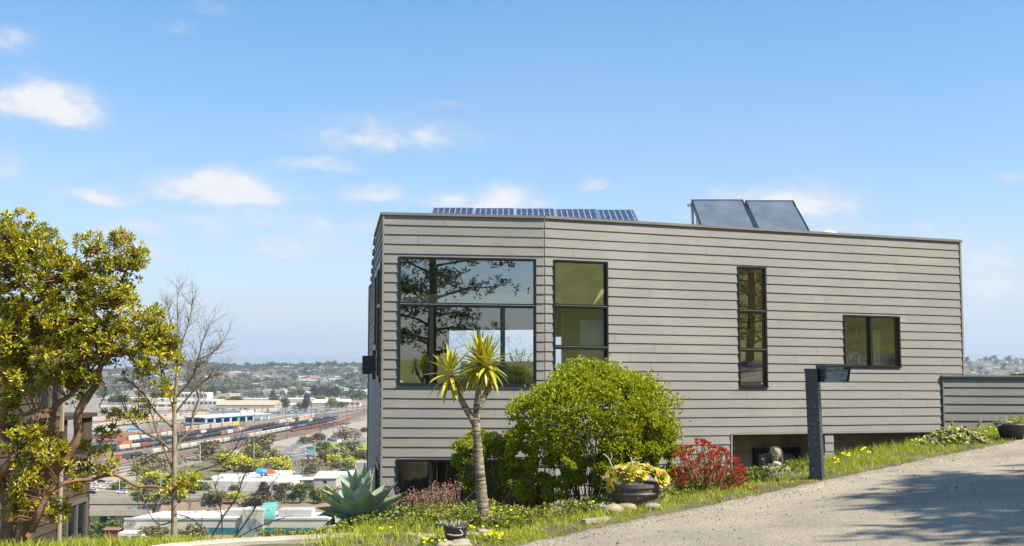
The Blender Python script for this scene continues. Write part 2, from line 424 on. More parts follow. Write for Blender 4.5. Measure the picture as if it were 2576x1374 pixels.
# loose grit and pebbles on the drive
mb = MB()
for i in range(420):
    t = R.uniform(-1, 9); s = -abs(R.gauss(0, 1.1)) - .03
    x, y = edge_pt(t, s); q = R.uniform(.003, .009) * (1.6 if R.random() < .08 else 1)
    mb.blob((x, y, road_z(x, y)+.016+q*.3), (q, q*.8, q*.6), 6, 4, .3, R.uniform(0, 3))
o = mb.build('gravel', mat('grit', (.07, .06, .05), .9, perisland=[(.05,.04,.035), (.12,.1,.08), (.3,.26,.22)])); tag(o, kind='stuff')
mb = MB()                             # dry leaves and needles blown along the edge
for i in range(1500):
    t = R.uniform(-.5, 13); s = (R.uniform(-.10, .22) if R.random() < .8 else -abs(R.gauss(0, 1.6)))
    x, y = edge_pt(t, s); a = R.uniform(0, 6.3); q = R.uniform(.008, .026)
    mb.leaf2(V((x, y, road_z(x, y)+.03+(.03 if s > -.05 else 0))), V((cos(a), sin(a), R.uniform(-.1, .3))), V((0, 0, 1)), q, q*.4)
o = mb.build('leaf_litter', mat('dry_litter', (.2, .1, .05), .9, perisland=[(.28,.13,.05), (.16,.09,.05), (.34,.24,.12)])); tag(o, kind='stuff')
for (t, s, a, L_, lb) in ((11.2, -.9, .55, .26, 'broken brown stick lying on the sunlit drive near the tree shadow'), (8.6, -.08, .4, .16, 'short curved twig lying against the drive edge')):
    x, y = edge_pt(t, s); z = road_z(x, y)+.026; mb = MB(); d = V((cos(a), sin(a), .09*cos(a)))
    mb.tube([V((0, 0, 0)), d*L_*.4+V((0, .01, .006)), d*L_*.7, d*L_+V((0, .02, .01))], [.007, .009, .006, .003], 6, .2); mb.tube([d*L_*.5, d*L_*.75+V((.03, .06, .02))], [.004, .002], 5)
    tag(mb.build('stick', mat('stick_bark', (.14, .085, .045), .9), None, False, V((x, y, z))), lb, 'stick')
# ---------------------------------------------------------------- far hills and mountains
def ridge_h(px):                       # tops of the hills, as the mark seen from the camera
    pts = [(-200,932),(100,930),(300,934),(400,930),(470,916),(560,920),(620,926),(680,921),(760,921),(840,918),(930,917),(1100,915),(1400,918),(1900,920),(2300,921),(2405,910),(2450,908),(2500,906),(2600,905),(2900,914)]
    for (a, ya), (b, yb) in zip(pts, pts[1:]):
        if px <= b: return ya + (yb-ya)*max(0, (px-a))/(b-a)
    return 912
def hill_z(x, y):
    px = 1288 + 2900*x/max(y, 1)
    top = (912-ridge_h(px))/2900*5200 + 0
    f = max(0, min(1, (y-3300)/1900)); f = f*f*(3-2*f)
    zt = EYE + top
    z = PLAIN - 1 + (zt-PLAIN)*f
    z += f*(7*noise.noise(V((x*.0016, y*.0016, 1))) + 5*noise.noise(V((x*.006, y*.006, 2))))
    return z
mb = MB(); xs = axis([(-3300, 3300, 170)]); ys = axis([(3100, 5200, 40), (5200, 6200, 4)]); 
for y in ys:
    for x in xs:
        X = x*(y/4200)
        mb.v.append(V((X, y, hill_z(X, min(y, 5200)) - max(0, y-5200)*.12)))
for j in range(len(ys)-1):
    for i in range(len(xs)-1):
        a = j*len(xs)+i; mb.f.append((a, a+1, a+len(xs)+1, a+len(xs))); mb.m.append(0)
M['hill'] = mat('hill_grass', (.075, .085, .04), .95, col2=(.16, .14, .085), vscale=.006)
o = mb.build('hills', M['hill'], smooth=True); tag(o, kind='structure')
mb = MB(); mts = []
def mtop(px):
    return 893 - 9*noise.noise(V((px*.004, 0, 4)))*2 - 5*noise.noise(V((px*.015, 0, 8))) + 8*max(0, (400-px)/400)
n_ = 220
for i in range(n_+1):
    px = -400 + 3400*i/n_
    x = (px-1288)/2900
    for D, kz in ((34000, 1.0), (36000, .6), (38000, 0)):
        zt = EYE + (912-mtop(px))/2900*38000
        z = PLAIN + (zt-PLAIN)*(0 if kz == 1 else (.6 if kz == .6 else 1))
        mb.v.append(V((x*D, D, z)))
for i in range(n_):
    for j in range(2):
        a = i*3+j; mb.f.append((a, a+3, a+4, a+1)); mb.m.append(0)
o = mb.build('mountains', mat('mountain', (.08, .1, .08), .95), smooth=True); tag(o, kind='structure')
# ---------------------------------------------------------------- air
mb = MB(); mb.box(-42000, 42000, -420, 43000, PLAIN-3, 760)
hm = bpy.data.materials.new('haze_air'); hm.use_nodes = True
N = hm.node_tree.nodes; N.remove(N['Principled BSDF']); pv = N.new('ShaderNodeVolumePrincipled')
pv.inputs['Color'].default_value = (.74, .86, 1, 1); pv.inputs['Density'].default_value = 6.5e-5; pv.inputs['Anisotropy'].default_value = .1
hm.node_tree.links.new(pv.outputs[0], N['Material Output'].inputs['Volume'])
o = mb.build('haze', hm); tag(o, kind='stuff')
# ================================================================ the grey house
def ray_wall(px, py, P, d):            # survey mark on the vertical plane through P along d -> u, world z
    r = ray(px, py); n = V((d.y, -d.x, 0)); o = V((0, 0, EYE))
    t = (V(P)-o).dot(n)/r.dot(n); q = o + r*t
    return (q-V(P)).dot(V((d.x, d.y, 0))), q.z
TILT = .010
class Wall:
    def __init__(s, P, Q, u0=0):
        s.P = V((P[0], P[1], 0)); s.Q = V((Q[0], Q[1], 0)); s.d = (s.Q-s.P); s.len = s.d.length; s.d.normalize()
        s.n = V((s.d.y, -s.d.x, 0)); s.u0 = u0
    def w(s, u, v, out=0): return s.P + s.d*u + s.n*out + V((0, 0, v - TILT*(s.u0+u)))
    def uv(s, px, py):
        u, z = ray_wall(px, py, s.P, s.d); return u, z + TILT*(s.u0+u)
A = at(960, 900, 21.0); A.z = 0
B = V((.602, 21.297, 0)); CC = V((9.605, 24.61, 0))
A2 = V((-2.995, 25.2, 0)); A3 = V((-4.44, 36, 0)); C2 = CC + V((-.3453, .9385, 0))*9.0
WL = Wall(A, B); WR = Wall(B, CC, WL.len)
WS = Wall(A2, A); WS.u0 = -WS.len; WS2 = Wall(A3, A2); WS2.u0 = -WS.len-WS2.len
TOPZ = WL.uv(961.5, 541)[1]
EXPO = .1755
def siding_mat(name, c):
    m = bpy.data.materials.new(name); m.use_nodes = True
    N = m.node_tree.nodes; L = m.node_tree.links; b = N['Principled BSDF']; b.inputs['Roughness'].default_value = .62; b.inputs['Specular IOR Level'].default_value = .35
    tc = N.new('ShaderNodeTexCoord'); mp = N.new('ShaderNodeMapping'); mp.inputs['Scale'].default_value = (2.2, 2.2, 60); L.new(tc.outputs['Object'], mp.inputs[0])
    n = N.new('ShaderNodeTexNoise'); n.inputs['Scale'].default_value = 1.3; n.inputs['Detail'].default_value = 7; n.inputs['Distortion'].default_value = .6; L.new(mp.outputs[0], n.inputs['Vector'])
    n2 = N.new('ShaderNodeTexNoise'); n2.inputs['Scale'].default_value = .8; n2.inputs['Detail'].default_value = 5; L.new(tc.outputs['Object'], n2.inputs['Vector'])
    ad = N.new('ShaderNodeMath'); ad.operation = 'ADD'; L.new(n.outputs[0], ad.inputs[0]); L.new(n2.outputs[0], ad.inputs[1])
    g = N.new('ShaderNodeNewGeometry'); a2 = N.new('ShaderNodeMath'); a2.operation = 'MULTIPLY_ADD'; L.new(g.outputs['Random Per Island'], a2.inputs[0]); a2.inputs[1].default_value = .16; L.new(ad.outputs[0], a2.inputs[2])
    r = N.new('ShaderNodeValToRGB'); e = r.color_ramp.elements
    e[0].position = .65; e[0].color = (*[q*.86 for q in c], 1); e[1].position = 1.0; e[1].color = (*[q*1.1 for q in c], 1)
    mr = N.new('ShaderNodeMath'); mr.operation = 'MULTIPLY'; mr.inputs[1].default_value = .66; L.new(a2.outputs[0], mr.inputs[0])
    L.new(mr.outputs[0], r.inputs[0]); L.new(r.outputs[0], b.inputs['Base Color'])
    bp = N.new('ShaderNodeBump'); bp.inputs['Strength'].default_value = .55; bp.inputs['Distance'].default_value = .004
    L.new(n.outputs[0], bp.inputs['Height']); L.new(bp.outputs[0], b.inputs['Normal'])
    return m
M['siding'] = siding_mat('painted_lap_siding', (.285, .268, .236))
M['black'] = mat('black_frame_paint', (.012, .014, .018), .35)
M['cap'] = mat('cap_flashing', (.20, .18, .155), .5, var=.12, vscale=2)
M['inner'] = mat('room_plaster', (.62, .56, .36), .9)
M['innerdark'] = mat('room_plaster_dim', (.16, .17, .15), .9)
M['floorin'] = mat('room_floor', (.16, .11, .07), .6)
M['wood'] = mat('cabinet_wood', (.15, .07, .03), .5, var=.3, vscale=3, stretch=(1, 1, 6))
M['steel'] = mat('brushed_steel', (.6, .6, .62), .25, 1)
M['white'] = mat('white_paint', (.75, .75, .73), .5)
G_hi = glassmat('coated_glass', .27, (.80, .88, .90), wave=.015)
G_mid = glassmat('window_glass', .20, (.85, .92, .92), wave=.03)
G_lo = glassmat('clear_glass', .24, (.86, .92, .88), wave=.02)
G_dim = glassmat('plain_glass', .09, (.93, .96, .92), wave=.02)
house = empty('house', (A.x, A.y, 0), 0, 'long two-storey house with grey lap siding, black-framed windows and solar panels on its flat roof', 'house')
def hb(mb, name, m, smooth=False, parent=house):
    o = V(house.location); mb.v = [v-o for v in mb.v]
    return mb.build(name, m, parent, smooth)
def lap(mb, wall, ulo, uhi, vlo, vhi, holes, phase, joints=True, waves=.006):
    k0 = int(math.floor((vlo-phase)/EXPO)); k1 = int(math.ceil((vhi-phase)/EXPO))
    for k in range(k0, k1):
        a, b = phase+k*EXPO, phase+(k+1)*EXPO
        va, vb = max(a, vlo), min(b, vhi)
        if vb-va < .004: continue
        cuts = [ulo, uhi]
        if joints:
            rr = random.Random(k*7+int(wall.u0*10)); c = ulo + rr.uniform(.5, 3.6)
            while c < uhi-.4: cuts.append(c); c += 3.66
        he = []
        for h in holes:
            for q in (h[0], h[1]):
                if ulo < q < uhi: cuts.append(q); he.append(q)
        cuts = sorted(set(cuts))
        for c0, c1 in zip(cuts, cuts[1:]):
            mid = (c0+c1)/2
            segs = [(va, vb)]
            for h in holes:
                if h[0]-1e-6 <= mid <= h[1]+1e-6:
                    ns = []
                    for s0, s1 in segs:
                        if h[2] > s0: ns.append((s0, min(s1, h[2])))
                        if h[3] < s1: ns.append((max(s0, h[3]), s1))
                    segs = [q for q in ns if q[1]-q[0] > .003]
            for s0, s1 in segs:
                g0 = .003 if (c0 not in he and c0 != ulo) else 0
                g1 = .0015 if (c1 not in he and c1 != uhi) else 0
                ns = max(1, int((c1-c0)/.6))
                def off(v): return .022 - .017*(v-a)/EXPO
                def wv(u): return waves*noise.noise(V((u*.9+k*5.1+wall.u0, k*3.3, 0)))*(1 if s0 == a else 0)
                n = len(mb.v)
                for i in range(ns+1):
                    u = c0+g0 + (c1-g1-c0-g0)*i/ns
                    dz = wv(u); dq = .003*noise.noise(V((u*1.1, k*2.7, 4)))
                    mb.v += [wall.w(u, s0+dz, 0), wall.w(u, s0+dz, off(s0)+dq), wall.w(u, s1+.004, off(s1)+dq*.3-.001)]
                for i in range(ns):
                    q = n+3*i
                    mb.f += [(q, q+3, q+4, q+1), (q+1, q+4, q+5, q+2)]; mb.m += [0, 0]
def window(wall, x0, y0, x1, y1, hs=(), vs=(), glass=None, pane_mats=None, fw=.032, label=None, deep=.03, cellmap=None):
    """opening from two survey marks; hs: marks (y) of horizontal bars, vs: list of (x, row) vertical bars"""
    u0, va = wall.uv(x0, y0); u1, vb = wall.uv(x1, y1)
    v1 = va; v0 = vb
    rows = [v1] + [wall.uv((x0+x1)/2, y)[1] for y in hs] + [v0]
    f = MB()
    pr = .034
    def bar(a, b, c, d, o0, o1):
        f.hexa([wall.w(a, c, o0), wall.w(b, c, o0), wall.w(b, c, o1), wall.w(a, c, o1), wall.w(a, d, o0), wall.w(b, d, o0), wall.w(b, d, o1), wall.w(a, d, o1)])
    bar(u0, u0+fw, v0+fw, v1-fw, -.10, pr); bar(u1-fw, u1, v0+fw, v1-fw, -.10, pr)
    bar(u0, u1, v0, v0+fw, -.10, pr+.012); bar(u0, u1, v1-fw, v1, -.10, pr)
    fr = hb(f, 'window_frame', M['black'])
    if label: fr['label'] = label
    root = fr
    base = V((0, 0, 0))
    def sub(mb, name, m):
        o = V(house.location); mb.v = [v-o for v in mb.v]
        return mb.build(name, m, fr)
    for i, v in enumerate(rows[1:-1]):
        b_ = MB()
        b_.hexa([wall.w(u0+fw, v-.028, -.08), wall.w(u1-fw, v-.028, -.08), wall.w(u1-fw, v-.028, pr-.004), wall.w(u0+fw, v-.028, pr-.004),
                 wall.w(u0+fw, v+.028, -.08), wall.w(u1-fw, v+.028, -.08), wall.w(u1-fw, v+.028, pr-.004), wall.w(u0+fw, v+.028, pr-.004)])
        sub(b_, 'crossbar', M['black'])
        b_ = MB()     # bright metal drip lip
        b_.hexa([wall.w(u0+fw, v+.005, pr-.003), wall.w(u1-fw, v+.005, pr-.003), wall.w(u1-fw, v+.005, pr+.006), wall.w(u0+fw, v+.005, pr+.006),
                 wall.w(u0+fw, v+.013, pr-.003), wall.w(u1-fw, v+.013, pr-.003), wall.w(u1-fw, v+.013, pr+.006), wall.w(u0+fw, v+.013, pr+.006)])
        sub(b_, 'drip_edge', M['steel'])
    for r_ in range(len(rows)-1):
        hi = rows[r_] - (fw if r_ == 0 else .028); lo = rows[r_+1] + (fw if r_ == len(rows)-2 else .028)
        us = [u0+fw] + sorted(wall.uv(x, (y0+y1)/2)[0] for x, rr in vs if rr == r_) + [u1-fw]
        for j, u in enumerate(us[1:-1]):
            b_ = MB()
            b_.hexa([wall.w(u-.03, lo, -.075), wall.w(u+.03, lo, -.075), wall.w(u+.03, lo, pr-.012), wall.w(u-.03, lo, pr-.012),
                     wall.w(u-.03, hi, -.075), wall.w(u+.03, hi, -.075), wall.w(u+.03, hi, pr-.012), wall.w(u-.03, hi, pr-.012)])
            sub(b_, 'mullion', M['black'])
        for j in range(len(us)-1):
            a = us[j]+(.03 if j else 0); b = us[j+1]-(.03 if j < len(us)-2 else 0)
            g = MB(); g.quad(wall.w(a, lo, -.045), wall.w(b, lo, -.045), wall.w(b, hi, -.045), wall.w(a, hi, -.045))
            gm = (pane_mats or {}).get((r_, j), glass or G_mid)
            sub(g, 'pane', gm)
            # slim sash round the pane
            s_ = MB(); t = .012
            for (p, q, c, d) in ((a, a+t, lo, hi), (b-t, b, lo, hi), (a+t, b-t, lo, lo+t), (a+t, b-t, hi-t, hi)):
                s_.hexa([wall.w(p, c, -.044), wall.w(q, c, -.044), wall.w(q, c, -.012), wall.w(p, c, -.012), wall.w(p, d, -.044), wall.w(q, d, -.044), wall.w(q, d, -.012), wall.w(p, d, -.012)])
            sub(s_, 'sash', M['black'])
    return (u0, u1, v0, v1), fr
BOT = -1.9                      # bottom of the cladding (hidden in the planting)
h1, f1 = window(WL, 1003, 645, 1349, 972, hs=(768,), vs=((1085, 1), (1265, 1)), glass=G_mid, pane_mats={(0, 0): G_hi}, label='large black-framed window of one wide pane over three narrow ones')
hl, fl = window(WL, 997, 1155, 1345, 1345, vs=((1081, 0), (1190, 0)), glass=G_mid, label='wide lower-storey window partly hidden by shrubs')
h2, f2 = window(WR, 1391.5, 653, 1530, 985, hs=(771, 874), glass=G_dim, pane_mats={(0, 0): G_hi}, label='tall black-framed window of three stacked panes above the round shrub')
h3, f3 = window(WR, 1854, 670, 1930.5, 976, hs=(783, 880), glass=G_mid, label='narrow black-framed window of three stacked panes')
h4, f4 = window(WR, 2120, 792, 2265, 925, vs=((2191, 0),), glass=G_dim, label='small two-pane kitchen window with a faucet behind it')
PH = TOPZ - 40*EXPO
uo = WR.uv(1840, 1092)[0]; vo = WR.uv(1840, 1089)[1]; vo2 = WR.uv(2340, 1086)[1]
up1 = WR.uv(2074, 1090)[0]; up2 = WR.uv(2096, 1090)[0]
mb = MB(); lap(mb, WL, .03, WL.len-.006, BOT, TOPZ, [h1, hl], PH); hb(mb, 'lap_siding', M['siding'])
mb = MB(); lap(mb, WR, .006, WR.len-.03, BOT, TOPZ, [h2, h3, h4, (uo, up1, BOT-1, vo), (up2, WR.len, BOT-1, vo)], PH); hb(mb, 'lap_siding', M['siding'])
# left face: slim windows
g1, _ = window(WS, 954, 672, 958.2, 962, hs=(770,), glass=G_hi, fw=.10, label='tall window on the shaded left face')
g2, _ = window(WS, 946.5, 690, 950.5, 880, glass=G_hi, fw=.10, label='narrow window on the shaded left face')
g3, _ = window(WS, 948, 1150, 955, 1330, glass=G_mid, fw=.10, label='lower window on the shaded left face')
RB = WS2.w(0, 0).copy()
drop = 1.0
mb = MB(); lap(mb, WS, .0, WS.len-.03, BOT, TOPZ+.0, [g1, g2, g3], PH, waves=.002); hb(mb, 'lap_siding', M['siding'])
# rear left facet with a falling roof line (stepped in courses)
mb = MB()
nst = 8
for i in range(nst):
    lap(mb, WS2, WS2.len*i/nst, WS2.len*(i+1)/nst, BOT-1, TOPZ - drop*(1-(i+.5)/nst), [], PH, joints=False, waves=0)
hb(mb, 'lap_siding', M['siding'])
# corner boards, cap, soffit
def vbar(mb, wall, u0, u1, v0, v1, o0, o1):
    mb.hexa([wall.w(u0, v0, o0), wall.w(u1, v0, o0), wall.w(u1, v0, o1), wall.w(u0, v0, o1), wall.w(u0, v1, o0), wall.w(u1, v1, o0), wall.w(u1, v1, o1), wall.w(u0, v1, o1)])
mb = MB(); vbar(mb, WL, -.004, .03, BOT, TOPZ, -.02, .030); hb(mb, 'corner_board', M['siding'])
mb = MB(); vbar(mb, WR, WR.len-.03, WR.len+.01, vo, TOPZ, -.02, .032); hb(mb, 'corner_board', M['siding'])
mb = MB()
for wl in (WL, WR, WS):
    vbar(mb, wl, -.03 if wl is WL else 0, wl.len+(.035 if wl is WR else 0), TOPZ+.002, TOPZ+.05, -.14, .045)
hb(mb, 'parapet_cap', M['cap'])
mb = MB()
for i in range(nst):
    z = TOPZ - drop*(1-(i+.5)/nst)
    vbar(mb, WS2, WS2.len*i/nst, WS2.len*(i+1)/nst, z+.002, z+.05, -.14, .045)
hb(mb, 'rear_cap', M['cap'])
# bottom trim over the recess
mb = MB(); vbar(mb, WR, uo-.02, WR.len, vo-.035, vo-.003, -.02, .036); vbar(mb, WR, uo-.03, uo, BOT, vo-.036, -.05, .034); hb(mb, 'recess_trim', M['siding'])
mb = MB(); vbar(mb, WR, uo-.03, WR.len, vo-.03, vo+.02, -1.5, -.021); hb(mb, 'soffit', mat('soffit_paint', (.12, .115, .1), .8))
# recess: tiled wall with a door, plastered wall with a small window
SET = -.85
M['tile'] = mat('slate_tile', (.26, .21, .14), .7, col2=(.42, .36, .26), vscale=2.5, bump=.4, bscale=8)
M['stucco'] = mat('grey_stucco', (.30, .28, .25), .85, var=.12, vscale=2)
mb = MB()
tu = [uo-.6 + i*.62 for i in range(7)]
for i in range(5):
    for j in range(5):
        a = tu[i]; z = vo-.02-.42*(j+1)
        if a > up1+.3: continue
        vbar(mb, WR, a+.004, a+.616, z+.004, z+.416, SET-.08, SET+R.uniform(0, .006))
hb(mb, 'tiled_wall', M['tile'])
mb = MB(); vbar(mb, WR, uo-.7, up1+.4, BOT-1, vo, SET-.12, SET-.081)
hb(mb, 'recess_backing', M['stucco'])
du0, dv = ray_wall(1892, 1127, WR.w(0, 0, SET), WR.d); du1, _ = ray_wall(2006, 1127, WR.w(0, 0, SET), WR.d); dv += TILT*(WR.u0+du0)
mb = MB()
vbar(mb, WR, du0, du0+.10, BOT, dv, SET+.008, SET+.09); vbar(mb, WR, du1-.10, du1, BOT, dv, SET+.008, SET+.09); vbar(mb, WR, du0+.1, du1-.1, dv-.12, dv, SET+.008, SET+.09)
dr = hb(mb, 'door_frame', M['black'])
g = MB(); g.quad(WR.w(du0+.1, BOT, SET+.03), WR.w(du1-.1, BOT, SET+.03), WR.w(du1-.1, dv-.12, SET+.03), WR.w(du0+.1, dv-.12, SET+.03))
g.v = [q-V(house.location) for q in g.v]; g.build('door_glass', G_hi, dr)
mb = MB(); vbar(mb, WR, up2-.03, WR.len+.3, BOT-1, vo-.03, -.98, -.90); vbar(mb, WR, up1+.0, up2-.02, BOT, vo-.04, -.90, -.03); hb(mb, 'plaster_wall', M['stucco'])
wu0, wv = ray_wall(2135, 1133, WR.w(0, 0, -.90), WR.d); wu1, _ = ray_wall(2200, 1133, WR.w(0, 0, -.90), WR.d); wv += TILT*(WR.u0+wu0)
mb = MB(); vbar(mb, WR, wu0, wu1, wv-.5, wv, -.899, -.88); fr = hb(mb, 'basement_window', M['black'])
mb = MB(); vbar(mb, WR, wu0-.05, wu1+.05, wv+.001, wv+.06, -.899, -.86); mb.v = [q-V(house.location) for q in mb.v]; mb.build('sill', M['siding'], fr)
# body: roof, rear and right walls, floors, interior
foot = [(A.x, A.y), (B.x, B.y), (CC.x, CC.y), (C2.x, C2.y), (A3.x, A3.y), (A2.x, A2.y)]
cx_ = sum(p[0] for p in foot)/6; cy_ = sum(p[1] for p in foot)/6
inn = [(x+(cx_-x)*.03, y+(cy_-y)*.03) for x, y in foot]
from mathutils.geometry import tessellate_polygon
s0, s1 = WR.uv(1700, 700)[0], WR.uv(2330, 700)[0]
hole = [WR.w(u, 0, o) for u, o in ((s0, -1.0), (s1, -1.0), (s1, -2.5), (s0, -2.5))]  # roof openings added so daylight reaches the kitchen and lounge
hole2 = [WL.w(u, 0, o) for u, o in ((.5, -1.3), (2.6, -1.3), (2.6, -2.7), (.5, -2.7))]
def slab(z0, z1, name, m):
    outer = [V((x, y, 0)) for x, y in inn]; hl_ = [V((p.x, p.y, 0)) for p in hole]; h2_ = [V((p.x, p.y, 0)) for p in hole2]; allp = outer+hl_+h2_
    mb = MB()
    for t in tessellate_polygon([outer, hl_, h2_]):
        a, b, c = [allp[i] for i in t]
        mb.tri(a+Z_*z1, b+Z_*z1, c+Z_*z1); mb.tri(a+Z_*z0, c+Z_*z0, b+Z_*z0)
    for ring_ in (outer, hl_, h2_):
        for i in range(len(ring_)): a, b = ring_[i], ring_[(i+1) % len(ring_)]; mb.quad(a+Z_*z0, b+Z_*z0, b+Z_*z1, a+Z_*z1)
    hb(mb, name, m)
Z_ = V((0, 0, 1))
slab(TOPZ-.45, TOPZ-.36, 'flat_roof', mat('roof_membrane', (.45, .44, .42), .9)); slab(TOPZ-.62, TOPZ-.5, 'ceiling_board', M['inner'])
for hh_ in (hole, hole2):
    mb = MB(); mb.quad(*[V((p.x, p.y, TOPZ-.34)) for p in hh_]); hb(mb, 'added_skylight', glassmat('added_skylight_glass', .05, (.95, .97, .97)))  # unseen panes over the openings added to brighten the rooms
FL = h1[2]-.35
mb = MB(); mb.prism(inn, FL-.25, FL); hb(mb, 'upper_floor', M['floorin'])
mb = MB(); mb.prism(inn, -3.0, -2.9); hb(mb, 'lower_floor', M['floorin'])
# sheathing behind the cladding (thin, with the openings left free)
def sheath(wall, holes, v0, v1, o0, o1, mat_, name, ulo=0, uhi=None):
    uhi = wall.len if uhi is None else uhi
    mb = MB(); cu = sorted(set([ulo, uhi] + [q for h in holes for q in h[:2] if ulo < q < uhi]))
    for a, b in zip(cu, cu[1:]):
        m_ = (a+b)/2; segs = [(v0, v1)]
        for h in holes:
            if h[0] <= m_ <= h[1]:
                segs = [q for s0, s1 in segs for q in ((s0, min(s1, h[2])), (max(s0, h[3]), s1)) if q[1]-q[0] > .01]
        for s0, s1 in segs: vbar(mb, wall, a, b, s0, s1, o0, o1)
    return hb(mb, name, mat_)
sheath(WL, [h1, hl], BOT-1, TOPZ-.06, -.11, -.006, M['inner'], 'wall_lining')
sheath(WR, [h2, h3, h4, (uo, WR.len, -9, vo+.02)], BOT-1, TOPZ-.06, -.11, -.006, M['inner'], 'wall_lining')
sheath(WS, [g1, g2, g3], BOT-1, TOPZ-.06, -.11, -.006, M['inner'], 'wall_lining')
WRt = Wall(CC, C2, WL.len+WR.len); sheath(WRt, [], vo-.1, TOPZ-.02, -.14, .02, M['siding'], 'right_wall')
sheath(WS2, [], BOT-1, TOPZ-drop, -.11, -.006, M['inner'], 'wall_lining')
WB = Wall(C2, A3)        # rear wall, seen from inside through the front glass
def bw(px, py):
    u, z = ray_wall(px, py, WB.P, WB.d); return u, z
def rear_hole(x0, y0, x1, y1):
    a, z1 = bw(x0, y0); b, z0 = bw(x1, y1); return (min(a, b), max(a, b), min(z0, z1), max(z0, z1))
WB.u0 = 0
SAV = TILT; TILT = 0
rh = [rear_hole(1130, 832, 1203, 945), rear_hole(1207, 831, 1345, 960), rear_hole(1352, 848, 1441, 975)]
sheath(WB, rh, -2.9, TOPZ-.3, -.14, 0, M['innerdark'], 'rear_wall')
for h in rh:
    mb = MB(); t = .04
    for a, b, c, d in ((h[0]-t, h[0], h[2]-t, h[3]+t), (h[1], h[1]+t, h[2]-t, h[3]+t), (h[0], h[1], h[3], h[3]+t), (h[0], h[1], h[2]-t, h[2])):
        vbar(mb, WB, a, b, c, d, -.17, -.141)
    hb(mb, 'rear_window_frame', M['black'])
TILT = SAV
# partitions inside
mb = MB()
p0 = WR.w(WR.uv(1545, 800)[0], 0, -.12); q = p0 + V((.2, 1, 0)).normalized()*5.5
def plate(mb, a, b, z0, z1, t=.1):
    a = V((a[0], a[1], 0)); b = V((b[0], b[1], 0)); d = b-a; n = V((d.y, -d.x, 0)).normalized()*t
    Z = lambda p, z: V((p.x, p.y, z))
    mb.hexa([Z(a, z0), Z(b, z0), Z(b+n, z0), Z(a+n, z0), Z(a, z1), Z(b, z1), Z(b+n, z1), Z(a+n, z1)])
plate(mb, p0, q, FL, TOPZ-.62)
k0 = WR.w(WR.uv(1560, 800)[0], 0, -2.9); k1 = WR.w(WR.len-.1, 0, -2.9)
plate(mb, k0, k1, FL, TOPZ-.62)
k2 = WR.w(WR.uv(2010, 800)[0], 0, -.14); k3 = WR.w(WR.uv(2010, 800)[0], 0, -2.8)
plate(mb, k2, k3, FL, TOPZ-.62)
hb(mb, 'partition_wall', mat('ochre_plaster', (.44, .33, .19), .9))
mb = MB()
for wl, a, b in ((WL, .1, WL.len), (WR, 0, uo)):
    plate(mb, wl.w(a, 0, -2.6), wl.w(b, 0, -2.6), -2.9, FL-.25)
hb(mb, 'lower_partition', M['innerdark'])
# wing wall on the right
Wg0 = at(2370.5, 942, 24.37); Wg = Wall(Wg0, Wg0 + V((.992, -.03, 0))*7)
wt = Wg.uv(2372, 944)[1]
wing = hb
SAV = TILT; TILT = .004
mb = MB(); lap(mb, Wg, .02, 7, -2.2, wt-.07, [], wt-.07-14*EXPO); hb(mb, 'wing_siding', M['siding'])
mb = MB(); vbar(mb, Wg, -.02, 7, wt-.065, wt-.035, -.2, .04); vbar(mb, Wg, -.03, 7, wt-.034, wt, -.22, .055); hb(mb, 'wing_cap', M['cap'])
mb = MB(); vbar(mb, Wg, .0, 7, -2.2, wt-.07, -.16, -.005); vbar(mb, Wg, -.004, .019, -2.2, wt-.07, -.01, .023); hb(mb, 'wing_wall', M['siding'])
mb = MB(); vbar(mb, Wg, 1.6, 7, wt+.002, wt+.03, -.5, -.2); hb(mb, 'wing_flashing', M['black'])
TILT = SAV
# ventilator box standing out of the left face
bp_ = at(941, 918, 24.2)
mb = MB(); mb.box(-.22, .06, -.2, .2, -.19, .19)
for i in range(9): mb.box(-.232, -.22, -.19, .19, -.17+.04*i, -.155+.04*i)
mb.v = [v + bp_ for v in mb.v]; hb(mb, 'ventilator_box', M['black'])
mb = MB(); mb.box(.0, .07, -.26, .26, -.30, .30); mb.v = [v + bp_ for v in mb.v]; hb(mb, 'ventilator_back_plate', M['black'])
# window stickers
mb = MB(); u, v = WL.uv(1010, 961); vbar(mb, WL, u-.022, u+.022, v-.025, v-.017, -.04, -.036); vbar(mb, WL, u-.022, u+.022, v+.017, v+.025, -.04, -.036); vbar(mb, WL, u-.022, u-.014, v-.016, v+.016, -.04, -.036); vbar(mb, WL, u+.014, u+.022, v-.016, v+.016, -.04, -.036)
hb(mb, 'window_sticker', M['white'])
mb = MB(); u, v = WR.uv(1920, 964); vbar(mb, WR, u-.02, u+.02, v-.03, v+.03, -.04, -.037); o = hb(mb, 'window_sticker', mat('orange_red', (.6, .1, .03), .5))
mb = MB(); vbar(mb, WR, u-.014, u+.014, v-.022, v+.008, -.0365, -.035); mb.v = [q-V(house.location) for q in mb.v]; mb.build('sticker_face', M['white'], o)
